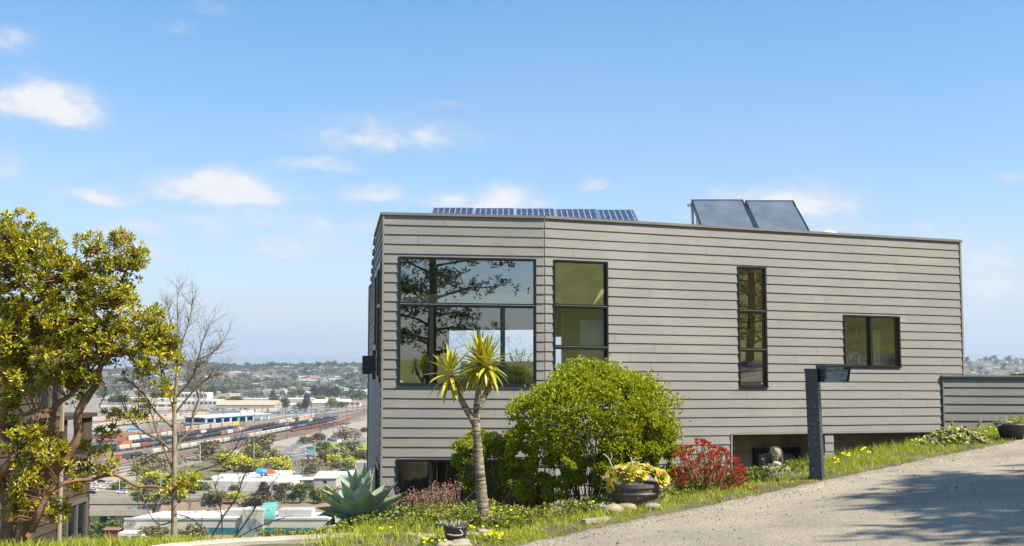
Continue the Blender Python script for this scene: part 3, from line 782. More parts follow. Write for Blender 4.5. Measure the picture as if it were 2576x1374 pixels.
# ---------------------------------------------------------------- things in the rooms
def thing_mesh(mb, name, m, label, cat, group=None, smooth=False, org=None):
    if org is None:
        xs = [v[0] for v in mb.v]; ys = [v[1] for v in mb.v]; zs = [v[2] for v in mb.v]
        org = V(((min(xs)+max(xs))/2, (min(ys)+max(ys))/2, min(zs)))
    mb.v = [V(v)-org for v in mb.v]
    return tag(mb.build(name, m, None, smooth, org), label, cat, group)
def inside(wall, px, py, back):
    u, z = ray_wall(px, py, wall.w(0, 0, -back), wall.d); return wall.w(0, 0, -back) + wall.d*u + V((0, 0, z - (wall.w(0, 0, 0)).z))
ctr = inside(WR, 2190, 930, .35)
mb = MB(); plate(mb, WR.w(WR.uv(2040, 900)[0], 0, -.7), WR.w(WR.len-.2, 0, -.7), FL, ctr.z-.06, -.5)
thing_mesh(mb, 'kitchen_counter', M['wood'], 'kitchen counter inside, under the small two-pane window', 'counter')
f0 = inside(WR, 2163, 925, .3); zt = inside(WR, 2163, 888, .3).z
mb = MB(); pts = [f0-V((0, 0, .1)), f0+V((0, 0, .12))]
hgt = zt-f0.z
for i in range(13):
    a = pi*i/12; pts.append(f0 + V((-.085+.085*cos(a), 0, hgt-.085+.085*sin(a))))
pts.append(pts[-1]+V((0, 0, -.08)))
mb.tube(pts, .011, 8); mb.tube([f0-V((0,0,.06)), f0+V((0, 0, .0))], .022, 10)
thing_mesh(mb, 'faucet', M['steel'], 'arched chrome faucet behind the kitchen window', 'faucet', smooth=True)
f0 = inside(WR, 2177, 922, .3)
mb = MB(); mb.lathe([(0, -.06), (.025, -.06), (.028, .02), (.012, .04), (.008, .07), (0, .07)], f0, 12); mb.box(-.035, .01, -.006, .006, .07, .082, Matrix.Translation(f0))
thing_mesh(mb, 'soap_dispenser', M['white'], 'small white soap dispenser beside the chrome faucet', 'dispenser')
f0 = inside(WR, 2216, 921, .32)
mb = MB(); mb.lathe([(0, -.05), (.06, -.05), (.12, .01), (.125, .02), (.115, .01), (0, -.03)], f0, 20)
thing_mesh(mb, 'bowl', mat('red_glaze', (.35, .02, .02), .2), 'red bowl on the kitchen counter behind the right pane', 'bowl', smooth=True)
mb = MB(); a = inside(WR, 2112, 820, 1.5); b = inside(WR, 2190, 940, 1.5)
sh = empty('shelf', (a.x, a.y, b.z), 0, 'dark shelves of dishes seen through the left kitchen pane', 'shelf')
fr_ = MB(); d = WR.d
def P3(base, u, v, o): return base + d*u + V((0, 0, v)) + WR.n*o
bz = V((a.x, a.y, b.z)); W_ = (V((b.x, b.y, 0))-V((a.x, a.y, 0))).length; H_ = a.z-b.z
def sbox(mb, u0, u1, v0, v1, o0, o1):
    mb.hexa([P3(V((0,0,0)), u0, v0, o0), P3(V((0,0,0)), u1, v0, o0), P3(V((0,0,0)), u1, v0, o1), P3(V((0,0,0)), u0, v0, o1), P3(V((0,0,0)), u0, v1, o0), P3(V((0,0,0)), u1, v1, o0), P3(V((0,0,0)), u1, v1, o1), P3(V((0,0,0)), u0, v1, o1)])
for i in range(5): sbox(fr_, 0, W_, H_*i/4, H_*i/4+.03, 0, .3)
sbox(fr_, -.03, -.001, 0, H_+.03, 0, .3); sbox(fr_, W_+.001, W_+.03, 0, H_+.03, 0, .3); sbox(fr_, -.03, W_+.03, 0, H_+.03, -.03, -.002)
fr_.build('shelf_case', mat('dark_wood', (.03, .018, .012), .6), sh)
dm_ = [mat('dish_glaze', q, .35) for q in ((.02,.03,.02), (.25,.22,.18), (.10,.05,.02), (.45,.45,.4))]
for i in range(4):
    x = .04
    while x < W_-.1:
        ww = R.uniform(.04, .12); hh = R.uniform(.06, .2)
        if R.random() < .8: it = MB(); sbox(it, x, x+ww, H_*i/4+.031, H_*i/4+.03+hh, .05, .2); it.build('dish', dm_[len(KIDS[sh.name]) % 4], sh)
        x += ww+R.uniform(.01, .05)
mb = MB(); a = inside(WR, 1884, 790, .8); mb.tube([V((a.x, a.y, TOPZ-.62)), a], .004, 5); a2 = inside(WR, 1884, 828, .8); mb.lathe([(.008, 0), (.03, -(a.z-a2.z)*.6), (.035, -(a.z-a2.z)), (.0, -(a.z-a2.z))], a, 12)
thing_mesh(mb, 'pendant_lamp', M['black'], 'slim dark pendant lamp hanging behind the narrow window', 'lamp', smooth=True)
mb = MB(); a = inside(WR, 1850, 912, 1.4); b = inside(WR, 1925, 990, 1.4); plate(mb, (a.x, a.y), (b.x, b.y), FL+.002, a.z, -.5)
thing_mesh(mb, 'cabinet', M['wood'], 'brown wooden cabinet behind the bottom pane of the narrow window', 'cabinet')
mb = MB(); a = inside(WR, 2203, 830, .9); b = inside(WR, 2203, 930, .9); mb.box(-.09, .09, 0, .6, b.z-a.z-.05, 0, Matrix.Translation(a))
thing_mesh(mb, 'tall_cupboard', mat('yellow_lit_paint', (.60, .55, .32), .7), 'cupboard end coloured as if lit yellow behind the right kitchen pane', 'cupboard')  # yellow light on this end is put into its paint colour
mb = MB(); a = inside(WR, 2243, 790, .8); mb.box(-.08, .1, 0, .4, -.75, .2, Matrix.Translation(a))
thing_mesh(mb, 'wall_cabinet', M['wood'], 'brown wall cabinet at the right edge of the kitchen window', 'cabinet')
# big room: sofa, bag, vase of dried stalks, table
def furniture(px, py, back, w_, h_, dp, name, m, label, cat):
    a = inside(WL, px, py, back); mb = MB(); z0 = FL+.002
    Mx = Matrix.Translation(V((a.x, a.y, z0)))
    mb.box(0, w_, 0, dp, .1, h_*.55, Mx); mb.box(0, w_, dp-.18, dp, h_*.55+.002, h_, Mx); mb.box(0, .16, .0, dp-.182, h_*.55+.002, h_*.75, Mx); mb.box(w_-.16, w_, .0, dp-.182, h_*.55+.002, h_*.75, Mx)
    for x in (.04, w_-.1):
        for y in (.04, dp-.1): mb.box(x, x+.06, y, y+.06, 0, .099, Mx)
    return thing_mesh(mb, name, m, label, cat)
furniture(1155, 965, 1.8, 1.5, .78, .8, 'sofa', mat('sofa_cloth', (.30, .29, .27), .9), 'low pale sofa inside the large window', 'sofa')
zt = WL.uv(1300, 962)[1]
mb = MB(); a = inside(WL, 1305, 966, .55); mb.box(-.45, .45, -.2, .2, -.03, 0, Matrix.Translation(a)); 
for x in (-.4, .4): mb.box(x-.02, x+.02, -.02, .02, FL-a.z, -.031, Matrix.Translation(a))
thing_mesh(mb, 'side_table', M['wood'], 'side table inside at the right end of the large window', 'table')
vz = empty('flower_vase', a+V((.02, 0, .001)), 0, 'dark leafy vase of dried seed stalks standing in the large window', 'vase')
mb = MB(); mb.lathe([(0, 0), (.07, 0), (.10, .08), (.085, .16), (.05, .2), (.045, .2), (0, .18)], (0, 0, 0), 16); mb.build('vase_body', mat('vase_dark', (.03, .035, .05), .4), vz, True)
mb = MB()
for i in range(16):
    a_ = R.uniform(0, 2*pi); d_ = V((cos(a_), sin(a_)*.6, R.uniform(.2, 1))); mb.leaf(V((0, 0, .15)), d_, V((0, 0, 1)), R.uniform(.2, .36), .13)
mb.build('broad_leaves', mat('leaf_slate', (.05, .07, .09), .6), vz)
mb = MB()
for i in range(13):
    p = V((R.uniform(-.03, .03), R.uniform(-.03, .03), .18)); q = V((R.uniform(-.28, .26), R.uniform(-.1, .1), R.uniform(.42, .64))); m_ = (p+q)/2 + V((q.x*.15, 0, .05))
    mb.tube([p, m_, q], .004, 5)
    for j in range(4): mb.blob(m_.lerp(q, .4+.2*j)+V((R.uniform(-.02, .02), 0, .01)), (.014, .014, .012), 6, 4)
mb.build('dried_stalks', mat('stalk_dark', (.03, .022, .02), .8), vz)
mb = MB(); a = inside(WL, 1055, 962, .5)
mb.box(-.14, .14, -.06, .06, -.1, .05, Matrix.Translation(a))
pts = [a + V((.1*cos(pi*i/10), 0, .05+.13*sin(pi*i/10))) for i in range(11)]; mb.tube(pts, .012, 6)
thing_mesh(mb, 'handbag', M['black'], 'black handbag with a looped handle inside the lower left pane', 'bag', smooth=False)
mb = MB(); a = inside(WL, 1030, 860, .6); mb.box(-.2, .2, 0, .04, FL-a.z+.002, .12, Matrix.Translation(a))
thing_mesh(mb, 'screen_panel', mat('sage_panel', (.14, .17, .12), .8), 'tall sage green panel standing inside the lower left pane', 'panel')
mb = MB(); a = inside(WR, 1494, 870, .22); mb.box(-.26, .24, 0, .03, FL-a.z+.01, .48, Matrix.Translation(a))  # added panel; its grey stands for the whitish reflection in these panes
thing_mesh(mb, 'reflection_panel', mat('reflection_grey', (.30, .33, .33), .8), 'grey screen added in place of a reflection inside the tall three-pane window', 'screen')
# ---------------------------------------------------------------- roof panels
def tex_cells():
    m = bpy.data.materials.new('photovoltaic_cells'); m.use_nodes = True
    N = m.node_tree.nodes; L = m.node_tree.links; b = N['Principled BSDF']; b.inputs['Roughness'].default_value = .42
    tc = N.new('ShaderNodeTexCoord'); sp = N.new('ShaderNodeSeparateXYZ'); L.new(tc.outputs['Object'], sp.inputs[0])
    def cell(sock):
        a = N.new('ShaderNodeMath'); a.operation = 'MULTIPLY'; a.inputs[1].default_value = 1/.118; L.new(sock, a.inputs[0])
        f = N.new('ShaderNodeMath'); f.operation = 'FRACT'; L.new(a.outputs[0], f.inputs[0])
        s = N.new('ShaderNodeMath'); s.operation = 'SUBTRACT'; s.inputs[1].default_value = .5; L.new(f.outputs[0], s.inputs[0])
        q = N.new('ShaderNodeMath'); q.operation = 'ABSOLUTE'; L.new(s.outputs[0], q.inputs[0]); return q.outputs[0]
    x, y = cell(sp.outputs[0]), cell(sp.outputs[1])
    ad = N.new('ShaderNodeMath'); ad.operation = 'ADD'; L.new(x, ad.inputs[0]); L.new(y, ad.inputs[1])
    g1 = N.new('ShaderNodeMath'); g1.operation = 'GREATER_THAN'; g1.inputs[1].default_value = .84; L.new(ad.outputs[0], g1.inputs[0])
    mxm = N.new('ShaderNodeMath'); mxm.operation = 'MAXIMUM'; L.new(x, mxm.inputs[0]); L.new(y, mxm.inputs[1])
    g2 = N.new('ShaderNodeMath'); g2.operation = 'GREATER_THAN'; g2.inputs[1].default_value = .485; L.new(mxm.outputs[0], g2.inputs[0])
    m3 = N.new('ShaderNodeMath'); m3.operation = 'MAXIMUM'; L.new(g1.outputs[0], m3.inputs[0]); L.new(g2.outputs[0], m3.inputs[1])
    mx = N.new('ShaderNodeMix'); mx.data_type = 'RGBA'; mx.inputs[6].default_value = (.015, .028, .08, 1); mx.inputs[7].default_value = (.55, .60, .68, 1)
    L.new(m3.outputs[0], mx.inputs[0]); L.new(mx.outputs[2], b.inputs['Base Color']); return m
M['cells'] = tex_cells()
M['alu'] = mat('aluminium_frame', (.55, .56, .58), .35, .9)
M['collector'] = mat('collector_glass', (.11, .13, .155), .32, var=.25, vscale=2, coat=.6)
def roof_panel(name, face, frame, x0, x1, ytop, Dh, Dl, zl, label, cat, group, fw=.03, th=.05, legs=True):
    a = at(x0, ytop, Dh); b = at(x1, ytop, Dh)
    W_ = (b-a).length; ux = (b-a).normalized()
    slope = V((0, -(Dh-Dl), zl-a.z)); Ls = slope.length
    uy = -slope.normalized(); uz = ux.cross(uy).normalized()
    if uz.z < 0: uz = -uz
    org = a + slope
    o = bpy.data.objects.new(name, None); C.objects.link(o)
    Mx = Matrix((ux, uy, uz)).transposed().to_4x4(); Mx.translation = org
    o.matrix_world = Mx; o.empty_display_size = .1; tag(o, label, cat, group)
    mb = MB(); mb.box(fw, W_-fw, fw, Ls-fw, 0, th-.008); mb.build('panel_face', face, o)
    mb = MB(); mb.box(0, W_, 0, fw, -.004, th); mb.box(0, W_, Ls-fw, Ls, -.004, th); mb.box(0, fw, fw, Ls-fw, -.004, th); mb.box(W_-fw, W_, fw, Ls-fw, -.004, th)
    mb.build('panel_frame', frame, o)
    if legs:
        Mi = Mx.inverted(); zr = TOPZ-.36
        for q in (.12, W_-.12):
            mb = MB(); top = Mx @ V((q, Ls-.05, -.004)); mb.tube([Mi @ V((top.x, top.y, zr)), V((q, Ls-.05, -.004))], .018, 6); mb.build('support_leg', M['alu'], o)
            mb = MB(); top = Mx @ V((q, .05, -.004)); mb.tube([Mi @ V((top.x, top.y, zr)), V((q, .05, -.004))], .018, 6); mb.build('support_leg', M['alu'], o)
    return o
pv = [(1090, 1192.5, 528.5), (1195, 1294, 529.5), (1297, 1394, 530.5), (1397, 1500, 532), (1501.5, 1593, 533.5)]
wd = ['leftmost', 'second from the left', 'middle', 'fourth from the left', 'rightmost']
for (x0, x1, y), ww in zip(pv, wd):
    roof_panel('solar_module', M['cells'], M['alu'], x0, x1, y, 23.9+.05*(x0-1090)/100, 22.6+.05*(x0-1090)/100, TOPZ+.0, '%s of the five blue solar cell panels on the roof' % ww, 'solar panel', 'solar panels in a row on the house roof')
roof_panel('solar_water_heater', M['collector'], M['black'], 1738, 1868, 511, 26.2, 24.6, TOPZ-.02, 'dark glass solar water heating collector, the left one of the tilted pair on the roof', 'solar collector', 'tilted dark collectors on the roof', .035, .09)
roof_panel('solar_water_heater', M['collector'], M['black'], 1873, 1995, 513, 26.2, 24.6, TOPZ-.06, 'dark glass solar water heating collector, the right one of the tilted pair on the roof', 'solar collector', 'tilted dark collectors on the roof', .035, .09)
for px, nm in ((1735, 'left'), (1870.5, 'middle'), (1999, 'right')):
    a = at(px, 515, 26.1); mb = MB(); mb.tube([a+V((-.05, .02, -.02)), a+V((.03, 0, 0)), a+V((.05, -.05, -.1)), a+V((.05, -.1, -.5))], [.035, .04, .035, .03], 8)
    thing_mesh(mb, 'insulated_pipe', mat('pipe_foil', (.55, .55, .52), .5, .3), 'silver wrapped pipe at the %s end of the roof collectors' % ('left' if nm == 'left' else 'right') if nm != 'middle' else 'silver wrapped pipe between the two dark roof collectors', 'pipe', smooth=True)
a = at(2085, 582, 26); mb = MB(); mb.lathe([(.2, -.45), (.2, -.08), (.17, -.02), (.1, .01), (0, .02)], a, 18)
thing_mesh(mb, 'roof_vent', M['white'], 'low white vent dome on the roof right of the collectors', 'vent', smooth=True)
# ================================================================ garden
def onground(px, py, dz=0):           # ground point seen at a mark
    r = ray(px, py); t = 6.0
    while t < 40:
        q = V((0, 0, EYE)) + r*(t/r.y)
        if q.z <= gz(q.x, q.y)+dz: break
        t += .02
    return V((q.x, q.y, gz(q.x, q.y)))
def rv(a=1): return V((R.gauss(0, 1), R.gauss(0, 1), R.gauss(0, 1))).normalized()*a
Z = V((0, 0, 1))
M['grass'] = mat('grass_blades', (.2, .3, .03), .55, perisland=[(.24,.32,.02), (.40,.45,.03), (.52,.53,.05), (.30,.38,.02), (.58,.50,.17)], trans=.35, spec=.3)
_g = onground(1957, 1192); LOGX, LOGY = _g.x, _g.y
def grass_strip():
    mb = MB()
    def tuft(x, y, n, h, sp):
        z = gz(x, y)
        for _ in range(n):
            a = R.uniform(0, 2*pi); tl = R.uniform(.05, .75)
            d = V((cos(a)*tl, sin(a)*tl, 1))
            px_, py_ = x+R.gauss(0, sp), y+R.gauss(0, sp)
            mb.blade(V((px_, py_, gz(px_, py_)-.01)), d, V((R.uniform(-1, 1), R.uniform(-1, 1), .2)), h*R.uniform(.5, 1.25), R.uniform(.004, .009), R.uniform(.2, .9))
    for _ in range(8200):
        t = R.uniform(-.9, 12.5); s = R.uniform(.09, 1.75)
        x, y = edge_pt(t, s)
        if s > verge_w(x)+.3: continue
        den = .5 + .8*noise.noise(V((x*1.3, y*1.3, 3)))
        if s < .2: den *= .6
        if hypot(x-LOGX, y-LOGY) < .26: continue
        if R.random() > den+.35: continue
        h = .065 + .05*max(0, noise.noise(V((x*.9, y*.9, 7)))+.2) + (.05 if s > 1.0 else 0)
        tuft(x, y, R.randint(4, 9), h*(.75 if s < .35 else 1.1), .028)
    for _ in range(5200):                     # the bank left of the drive
        x = R.uniform(-5.6, .3); y = 9.9 + R.uniform(0, 2.2)
        if x > -3.0 and y < wall_y(x)+.08: continue
        if x < -3: y = R.uniform(8.9, 12.2)
        q = 1.25 if x < -1.9 else .75
        tuft(x, y, R.randint(5, 9), (.085+.05*noise.noise(V((x*1.1, y*1.1, 9))))*q, .03)
    o = mb.build('grass', M['grass']); tag(o, kind='stuff')
# ---- low concrete retaining wall
wp = [(400,1378),(430,1374),(507,1366),(600,1359.5),(712,1354.5),(830,1348.5),(950,1344),(1030,1345),(1085,1351),(1120,1360),(1140,1372)]
WP = [(lambda r: V((0, 0, EYE)) + r*(-1.52/r.z))(ray(a, b)) for a, b in wp]
def wall_y(x):
    for a, b in zip(WP, WP[1:]):
        if a.x <= x <= b.x: return a.y + (b.y-a.y)*(x-a.x)/(b.x-a.x)
    return 9.75
mb = MB(); pts = []
for a, b in zip(WP, WP[1:]):
    for i in range(4): pts.append(a.lerp(b, i/4))
pts.append(WP[-1])
n = len(pts); n0 = 0
for i, p in enumerate(pts):
    t = (pts[min(i+1, n-1)]-pts[max(i-1, 0)]); t.z = 0; t.normalize(); nn = V((t.y, -t.x, 0))   # towards the camera
    w_ = .15; top = .004*noise.noise(V((i*.7, 0, 0)))
    mb.v += [p + nn*.012 + Z*(-.5), p + nn*.012 + Z*(-.012+top), p + Z*top, p - nn*w_ + Z*top, p - nn*(w_+.01) - Z*.4]
for i in range(n-1):
    for j in range(4):
        a = i*5+j; mb.f.append((a, a+5, a+6, a+1)); mb.m.append(0)
mb.f.append((0, 1, 2, 3, 4)); mb.m.append(0); e = (n-1)*5; mb.f.append((e+4, e+3, e+2, e+1, e)); mb.m.append(0)
o = mb.build('retaining_wall', mat('weathered_concrete', (.34, .29, .22), .9, col2=(.50, .45, .37), vscale=3.5, bump=.5, bscale=60), smooth=False)
tag(o, 'low curved concrete retaining wall in front of the agave and the grass', 'wall')
grass_strip()
# ---- bushes -------------------------------------------------------------
def shrub_crown(mb, c, r, n, leaf, W, lobes=26, seed=1, depth=.30, per=5, bottom=-.6, hole=0):
    rr = random.Random(seed); c = V(c)
    L_ = []
    for _ in range(lobes):
        d = V((rr.gauss(0, 1), rr.gauss(0, 1), rr.gauss(0, 1)*.9+.25)).normalized()
        if d.z < bottom: d.z = bottom
        L_.append((V((d.x*r[0], d.y*r[1], d.z*r[2]))*rr.uniform(.62, .80), rr.uniform(.22, .36)))
    cnt = 0; tries = 0
    while cnt < n and tries < n*6:
        tries += 1
        lc, lr = L_[rr.randrange(lobes)]
        d = V((rr.gauss(0, 1), rr.gauss(0, 1), rr.gauss(0, 1)+.2)).normalized()
        rad = 1 - rr.random()**2*depth*2
        p = lc + V((d.x*r[0], d.y*r[1], d.z*r[2]))*lr*rad
        e = (p.x/r[0])**2 + (p.y/r[1])**2 + (p.z/r[2])**2
        if e < .34 or (hole and noise.noise(p*3.1+c) < -.28) or noise.noise(p*4.3+c*2) < -.36: continue
        if rr.random() < .03: p = p*rr.uniform(1.03, 1.14)
        if p.z < bottom*r[2] and rr.random() < .8: continue
        cnt += 1
        out = (d*.6 + V((p.x/r[0], p.y/r[1], p.z/r[2]))*.7 + Z*.25).normalized()
        for k in range(per):
            dd = (out + V((rr.gauss(0, 1), rr.gauss(0, 1), rr.gauss(0, 1)))*.55).normalized()
            mb.leaf2(c+p, dd, V((rr.gauss(0, 1), rr.gauss(0, 1), rr.gauss(0, 1))), leaf*rr.uniform(.7, 1.3), W)
def stems(mb, base, c, r, n, rad, seed=2, spread=.15, seg=5):
    rr = random.Random(seed)
    for i in range(n):
        a = rr.uniform(0, 2*pi); q = rr.uniform(.15, .9)
        tip = V(c) + V((cos(a)*r[0]*q, sin(a)*r[1]*q, rr.uniform(-.5, .3)*r[2]))
        b = V(base) + V((rr.gauss(0, spread), rr.gauss(0, spread), 0))
        b.z = gz(b.x, b.y)-.03
        pts = [b]
        for k in range(1, seg):
            f = k/(seg-1); p = b.lerp(tip, f); p.z = b.z + (tip.z-b.z)*(f**.8)
            pts.append(p + V((rr.gauss(0, .03), rr.gauss(0, .03), rr.gauss(0, .02))))
        mb.tube(pts, [rad*(1-.7*k/(seg-1)) for k in range(seg)], 5, cap=False)
M['shrub_leaf'] = mat('glossy_shrub_leaf', (.1, .2, .02), .42, perisland=[(.12,.18,.010), (.42,.46,.02), (.60,.58,.03), (.26,.32,.015)], trans=.36, spec=.4)
M['shrub_leaf2'] = mat('small_shrub_leaf', (.1, .2, .02), .45, perisland=[(.16,.21,.02), (.36,.40,.03), (.54,.54,.05), (.22,.27,.02)], trans=.34, spec=.4)
M['bark_dark'] = mat('shrub_bark', (.13, .095, .06), .9)
def shrub(name, px, py, D, rx, rz, ry, n, leafmat, label, cat, base=(0, 0), **kw):
    c = at(px, py, D); zb = gz(c.x, c.y)
    root = empty(name, (c.x+base[0], c.y+base[1], zb), 0, label, cat)
    mb = MB(); shrub_crown(mb, c-root.location, (rx, ry, rz), n, kw.get('leaf', .032), kw.get('W', .017), kw.get('lobes', 30), kw.get('seed', 1), per=kw.get('per', 5), bottom=kw.get('bottom', -.6), hole=kw.get('hole', 0))
    mb.build('crown', leafmat, root)
    mb = MB(); stems(mb, (c.x+base[0], c.y+base[1], zb), c, (rx, ry, rz), kw.get('ns', 60), kw.get('sr', .012), spread=kw.get('spread', .14))
    mb.v = [v-V(root.location) for v in mb.v]; mb.build('stems', M['bark_dark'], root)
    return root
big = shrub('round_shrub', 1488, 1062, 14.2, 1.10, .70, .79, 18000, M['shrub_leaf'], 'large clipped dome shrub of glossy bright green leaves in front of the house', 'shrub', lobes=64, ns=90, sr=.010, spread=.25, bottom=-.55, leaf=.034, W=.018)
# lower, looser growth of the same shrub
mb = MB(); c = at(1470, 1160, 14.2)
for (px, py, D, rx, rz, n, sd_) in ((1325,1130,14.0,.30,.34,1500,4),(1390,1180,14.1,.34,.30,1300,5),(1672,1120,13.8,.24,.36,1500,6),(1705,1180,13.6,.18,.30,900,7),(1590,1145,13.7,.4,.26,1300,8),(1470,1150,13.7,.42,.26,1200,9),(1450,1230,14.1,.4,.22,900,10),(1545,1190,13.9,.34,.26,1300,11),(1620,1175,13.8,.3,.26,1200,12),(1500,1195,13.9,.3,.24,1000,13),(1350,1230,14.2,.3,.2,700,14)):
    shrub_crown(mb, at(px, py, D)-V(big.location), (rx, rx*.8, rz), n, .032, .017, 9, sd_, bottom=-1, hole=.5)
mb.build('lower_foliage', M['shrub_leaf'], big)
shrub('leafy_shrub', 1215, 1160, 14.6, .44, .38, .40, 4600, M['shrub_leaf2'], 'smaller loose yellow green shrub behind the yucca trunk', 'shrub', lobes=24, seed=12, ns=50, bottom=-1, hole=1, leaf=.034)
shrub('leafy_shrub', 1290, 1235, 14.9, .52, .46, .38, 4600, M['shrub_leaf2'], 'dark twiggy shrub between the yucca and the round shrub', 'shrub', lobes=22, seed=22, ns=70, bottom=-1, hole=1, per=4)
# bare twigs and undergrowth between the shrubs
mb = MB()
for i in range(240):
    px = R.uniform(1230, 1510); a = at(px, 1300, R.uniform(12.6, 13.6)); b = V((a.x, a.y, gz(a.x, a.y)))
    tip = b + V((R.gauss(0, .25), R.gauss(0, .15), R.uniform(.25, .8)))
    mb.tube([b, (b+tip)/2+V((R.gauss(0, .05), 0, 0)), tip], [.006, .004, .002], 4, cap=False)
o = mb.build('undergrowth_twigs', mat('twig_dry', (.16, .12, .08), .9)); tag(o, kind='stuff')
mb = MB()
for i in range(3600):
    t = R.uniform(-2.6, 4.6); s = R.uniform(.7, 1.9) if t > 0 else R.uniform(.35, 1.5)
    x, y = (edge_pt(t, s) if t > 0 else (EX+t, 10.2+s))
    z = gz(x, y); h = R.uniform(.02, .13 if t < 1.2 else .1)
    for k in range(4):
        mb.leaf(V((x, y, z+h)), V((R.gauss(0, 1), R.gauss(0, 1), R.uniform(.1, 1))), Z, R.uniform(.025, .05), R.uniform(.018, .03))
o = mb.build('ground_cover', mat('weed_leaf', (.2, .3, .03), .5, perisland=[(.10,.16,.02), (.24,.30,.03), (.36,.38,.05), (.14,.2,.02), (.26,.12,.05)], trans=.25)); tag(o, kind='stuff')
# ---- pink dry statice
M['pinkdry'] = mat('statice_bract', (.3, .15, .14), .9, perisland=[(.24,.11,.07), (.34,.19,.12), (.24,.15,.18), (.18,.10,.05)])
M['drystem'] = mat('dry_stem', (.26, .15, .08), .9)
def statice(px, py, D, n, wd, h, label, sd_):
    c = at(px, py, D); c.z = gz(c.x, c.y); root = empty('statice', c, 0, label, 'plant', 'dry flowering clumps in the bed')
    ms, mf = MB(), MB(); rr = random.Random(sd_)
    for i in range(n):
        b = V((rr.gauss(0, wd*.4), rr.gauss(0, .1), 0)); tip = b + V((rr.gauss(0, .06), rr.gauss(0, .05), h*rr.uniform(.6, 1.1)))
        ms.tube([b, (b+tip)/2, tip], [.003, .002, .0015], 4, cap=False)
        for k in range(9):
            p = tip + V((rr.gauss(0, .028), rr.gauss(0, .028), rr.gauss(0, .012)))
            mf.leaf2(p, V((rr.gauss(0, 1), rr.gauss(0, 1), 1)), Z, .016, .012)
    ms.build('stems', M['drystem'], root); mf.build('flower_heads', M['pinkdry'], root)
statice(1082, 1300, 11.7, 70, .26, .24, 'clump of dry pink statice below the lower window', 1)
statice(1035, 1300, 11.6, 46, .2, .19, 'low clump of rusty statice just right of the agave', 2)
statice(1128, 1295, 11.9, 50, .2, .27, 'tallest clump of pink statice, left of the yucca trunk', 3)
statice(1265, 1290, 12.4, 36, .2, .30, 'pinkish dry clump in the shade right of the yucca trunk', 4)
statice(1440, 1275, 12.4, 16, .12, .22, 'small orange pink clump at the foot of the round shrub', 5)
# ---- yucca tree
def P2(pts, D): return [at(x, y, D) for x, y in pts]
yb = onground(1218, 1330); YD = yb.y
yu = empty('yucca_tree', yb, 0, 'branching yucca tree with a slender ringed trunk and spiky yellow green heads', 'tree')
def ringbark():
    m = bpy.data.materials.new('ringed_bark'); m.use_nodes = True
    N = m.node_tree.nodes; L = m.node_tree.links; b = N['Principled BSDF']; b.inputs['Roughness'].default_value = .9
    tc = N.new('ShaderNodeTexCoord'); mp = N.new('ShaderNodeMapping'); mp.inputs['Scale'].default_value = (12, 12, 70); L.new(tc.outputs['Object'], mp.inputs[0])
    n = N.new('ShaderNodeTexNoise'); n.inputs['Scale'].default_value = 1; n.inputs['Detail'].default_value = 6; L.new(mp.outputs[0], n.inputs['Vector'])
    r = N.new('ShaderNodeValToRGB'); e = r.color_ramp.elements; e[0].position = .36; e[0].color = (.07, .05, .03, 1); e[1].position = .64; e[1].color = (.34, .275, .195, 1)
    L.new(n.outputs[0], r.inputs[0]); L.new(r.outputs[0], b.inputs['Base Color'])
    bp = N.new('ShaderNodeBump'); bp.inputs['Strength'].default_value = 1; bp.inputs['Distance'].default_value = .01; L.new(n.outputs[0], bp.inputs['Height']); L.new(bp.outputs[0], b.inputs['Normal'])
    return m
M['ring'] = ringbark()
def local(pts, o): return [V(p)-V(o.location) for p in pts]
def densify(pts, rad, k=5):
    P_, R_ = [], []
    for i in range(len(pts)-1):
        for j in range(k):
            f = j/k; a = pts[max(i-1, 0)]; b = pts[i]; c = pts[i+1]; d = pts[min(i+2, len(pts)-1)]
            q = .5*((2*b) + (c-a)*f + (2*a-5*b+4*c-d)*f*f + (3*b-a-3*c+d)*f**3)
            P_.append(q); R_.append(rad[i]+(rad[i+1]-rad[i])*f)
    P_.append(pts[-1]); R_.append(rad[-1]); return P_, R_
def limb(mb, marks, D, rads, root, seg=10, rough=.04, k=5):
    pts = local([at(m[0], m[1], D + (m[2] if len(m) > 2 else 0)) for m in marks], root)
    a, b = densify(pts, rads, k); mb.tube(a, b, seg, rough)
    return a
mb = MB()
limb(mb, [(1218,1336),(1217,1300),(1211,1235),(1204,1150),(1199,1085),(1195,1052)], YD, [.078,.062,.052,.044,.040,.043], yu)
limb(mb, [(1193,1062),(1168,1020),(1150,985),(1134,945)], YD, [.036,.030,.029,.026], yu)
limb(mb, [(1199,1062),(1198,1028),(1203,985),(1207,915)], YD, [.034,.029,.027,.022], yu)
limb(mb, [(1197,1040),(1212,1010),(1229,975),(1240,925,-.02)], YD, [.032,.028,.026,.022], yu)
mb.build('trunk', M['ring'], yu, True)
M['yleaf'] = mat('yucca_leaf', (.3, .33, .03), .42, perisland=[(.28,.31,.02), (.46,.43,.02), (.60,.50,.04), (.22,.27,.02)], trans=.25)
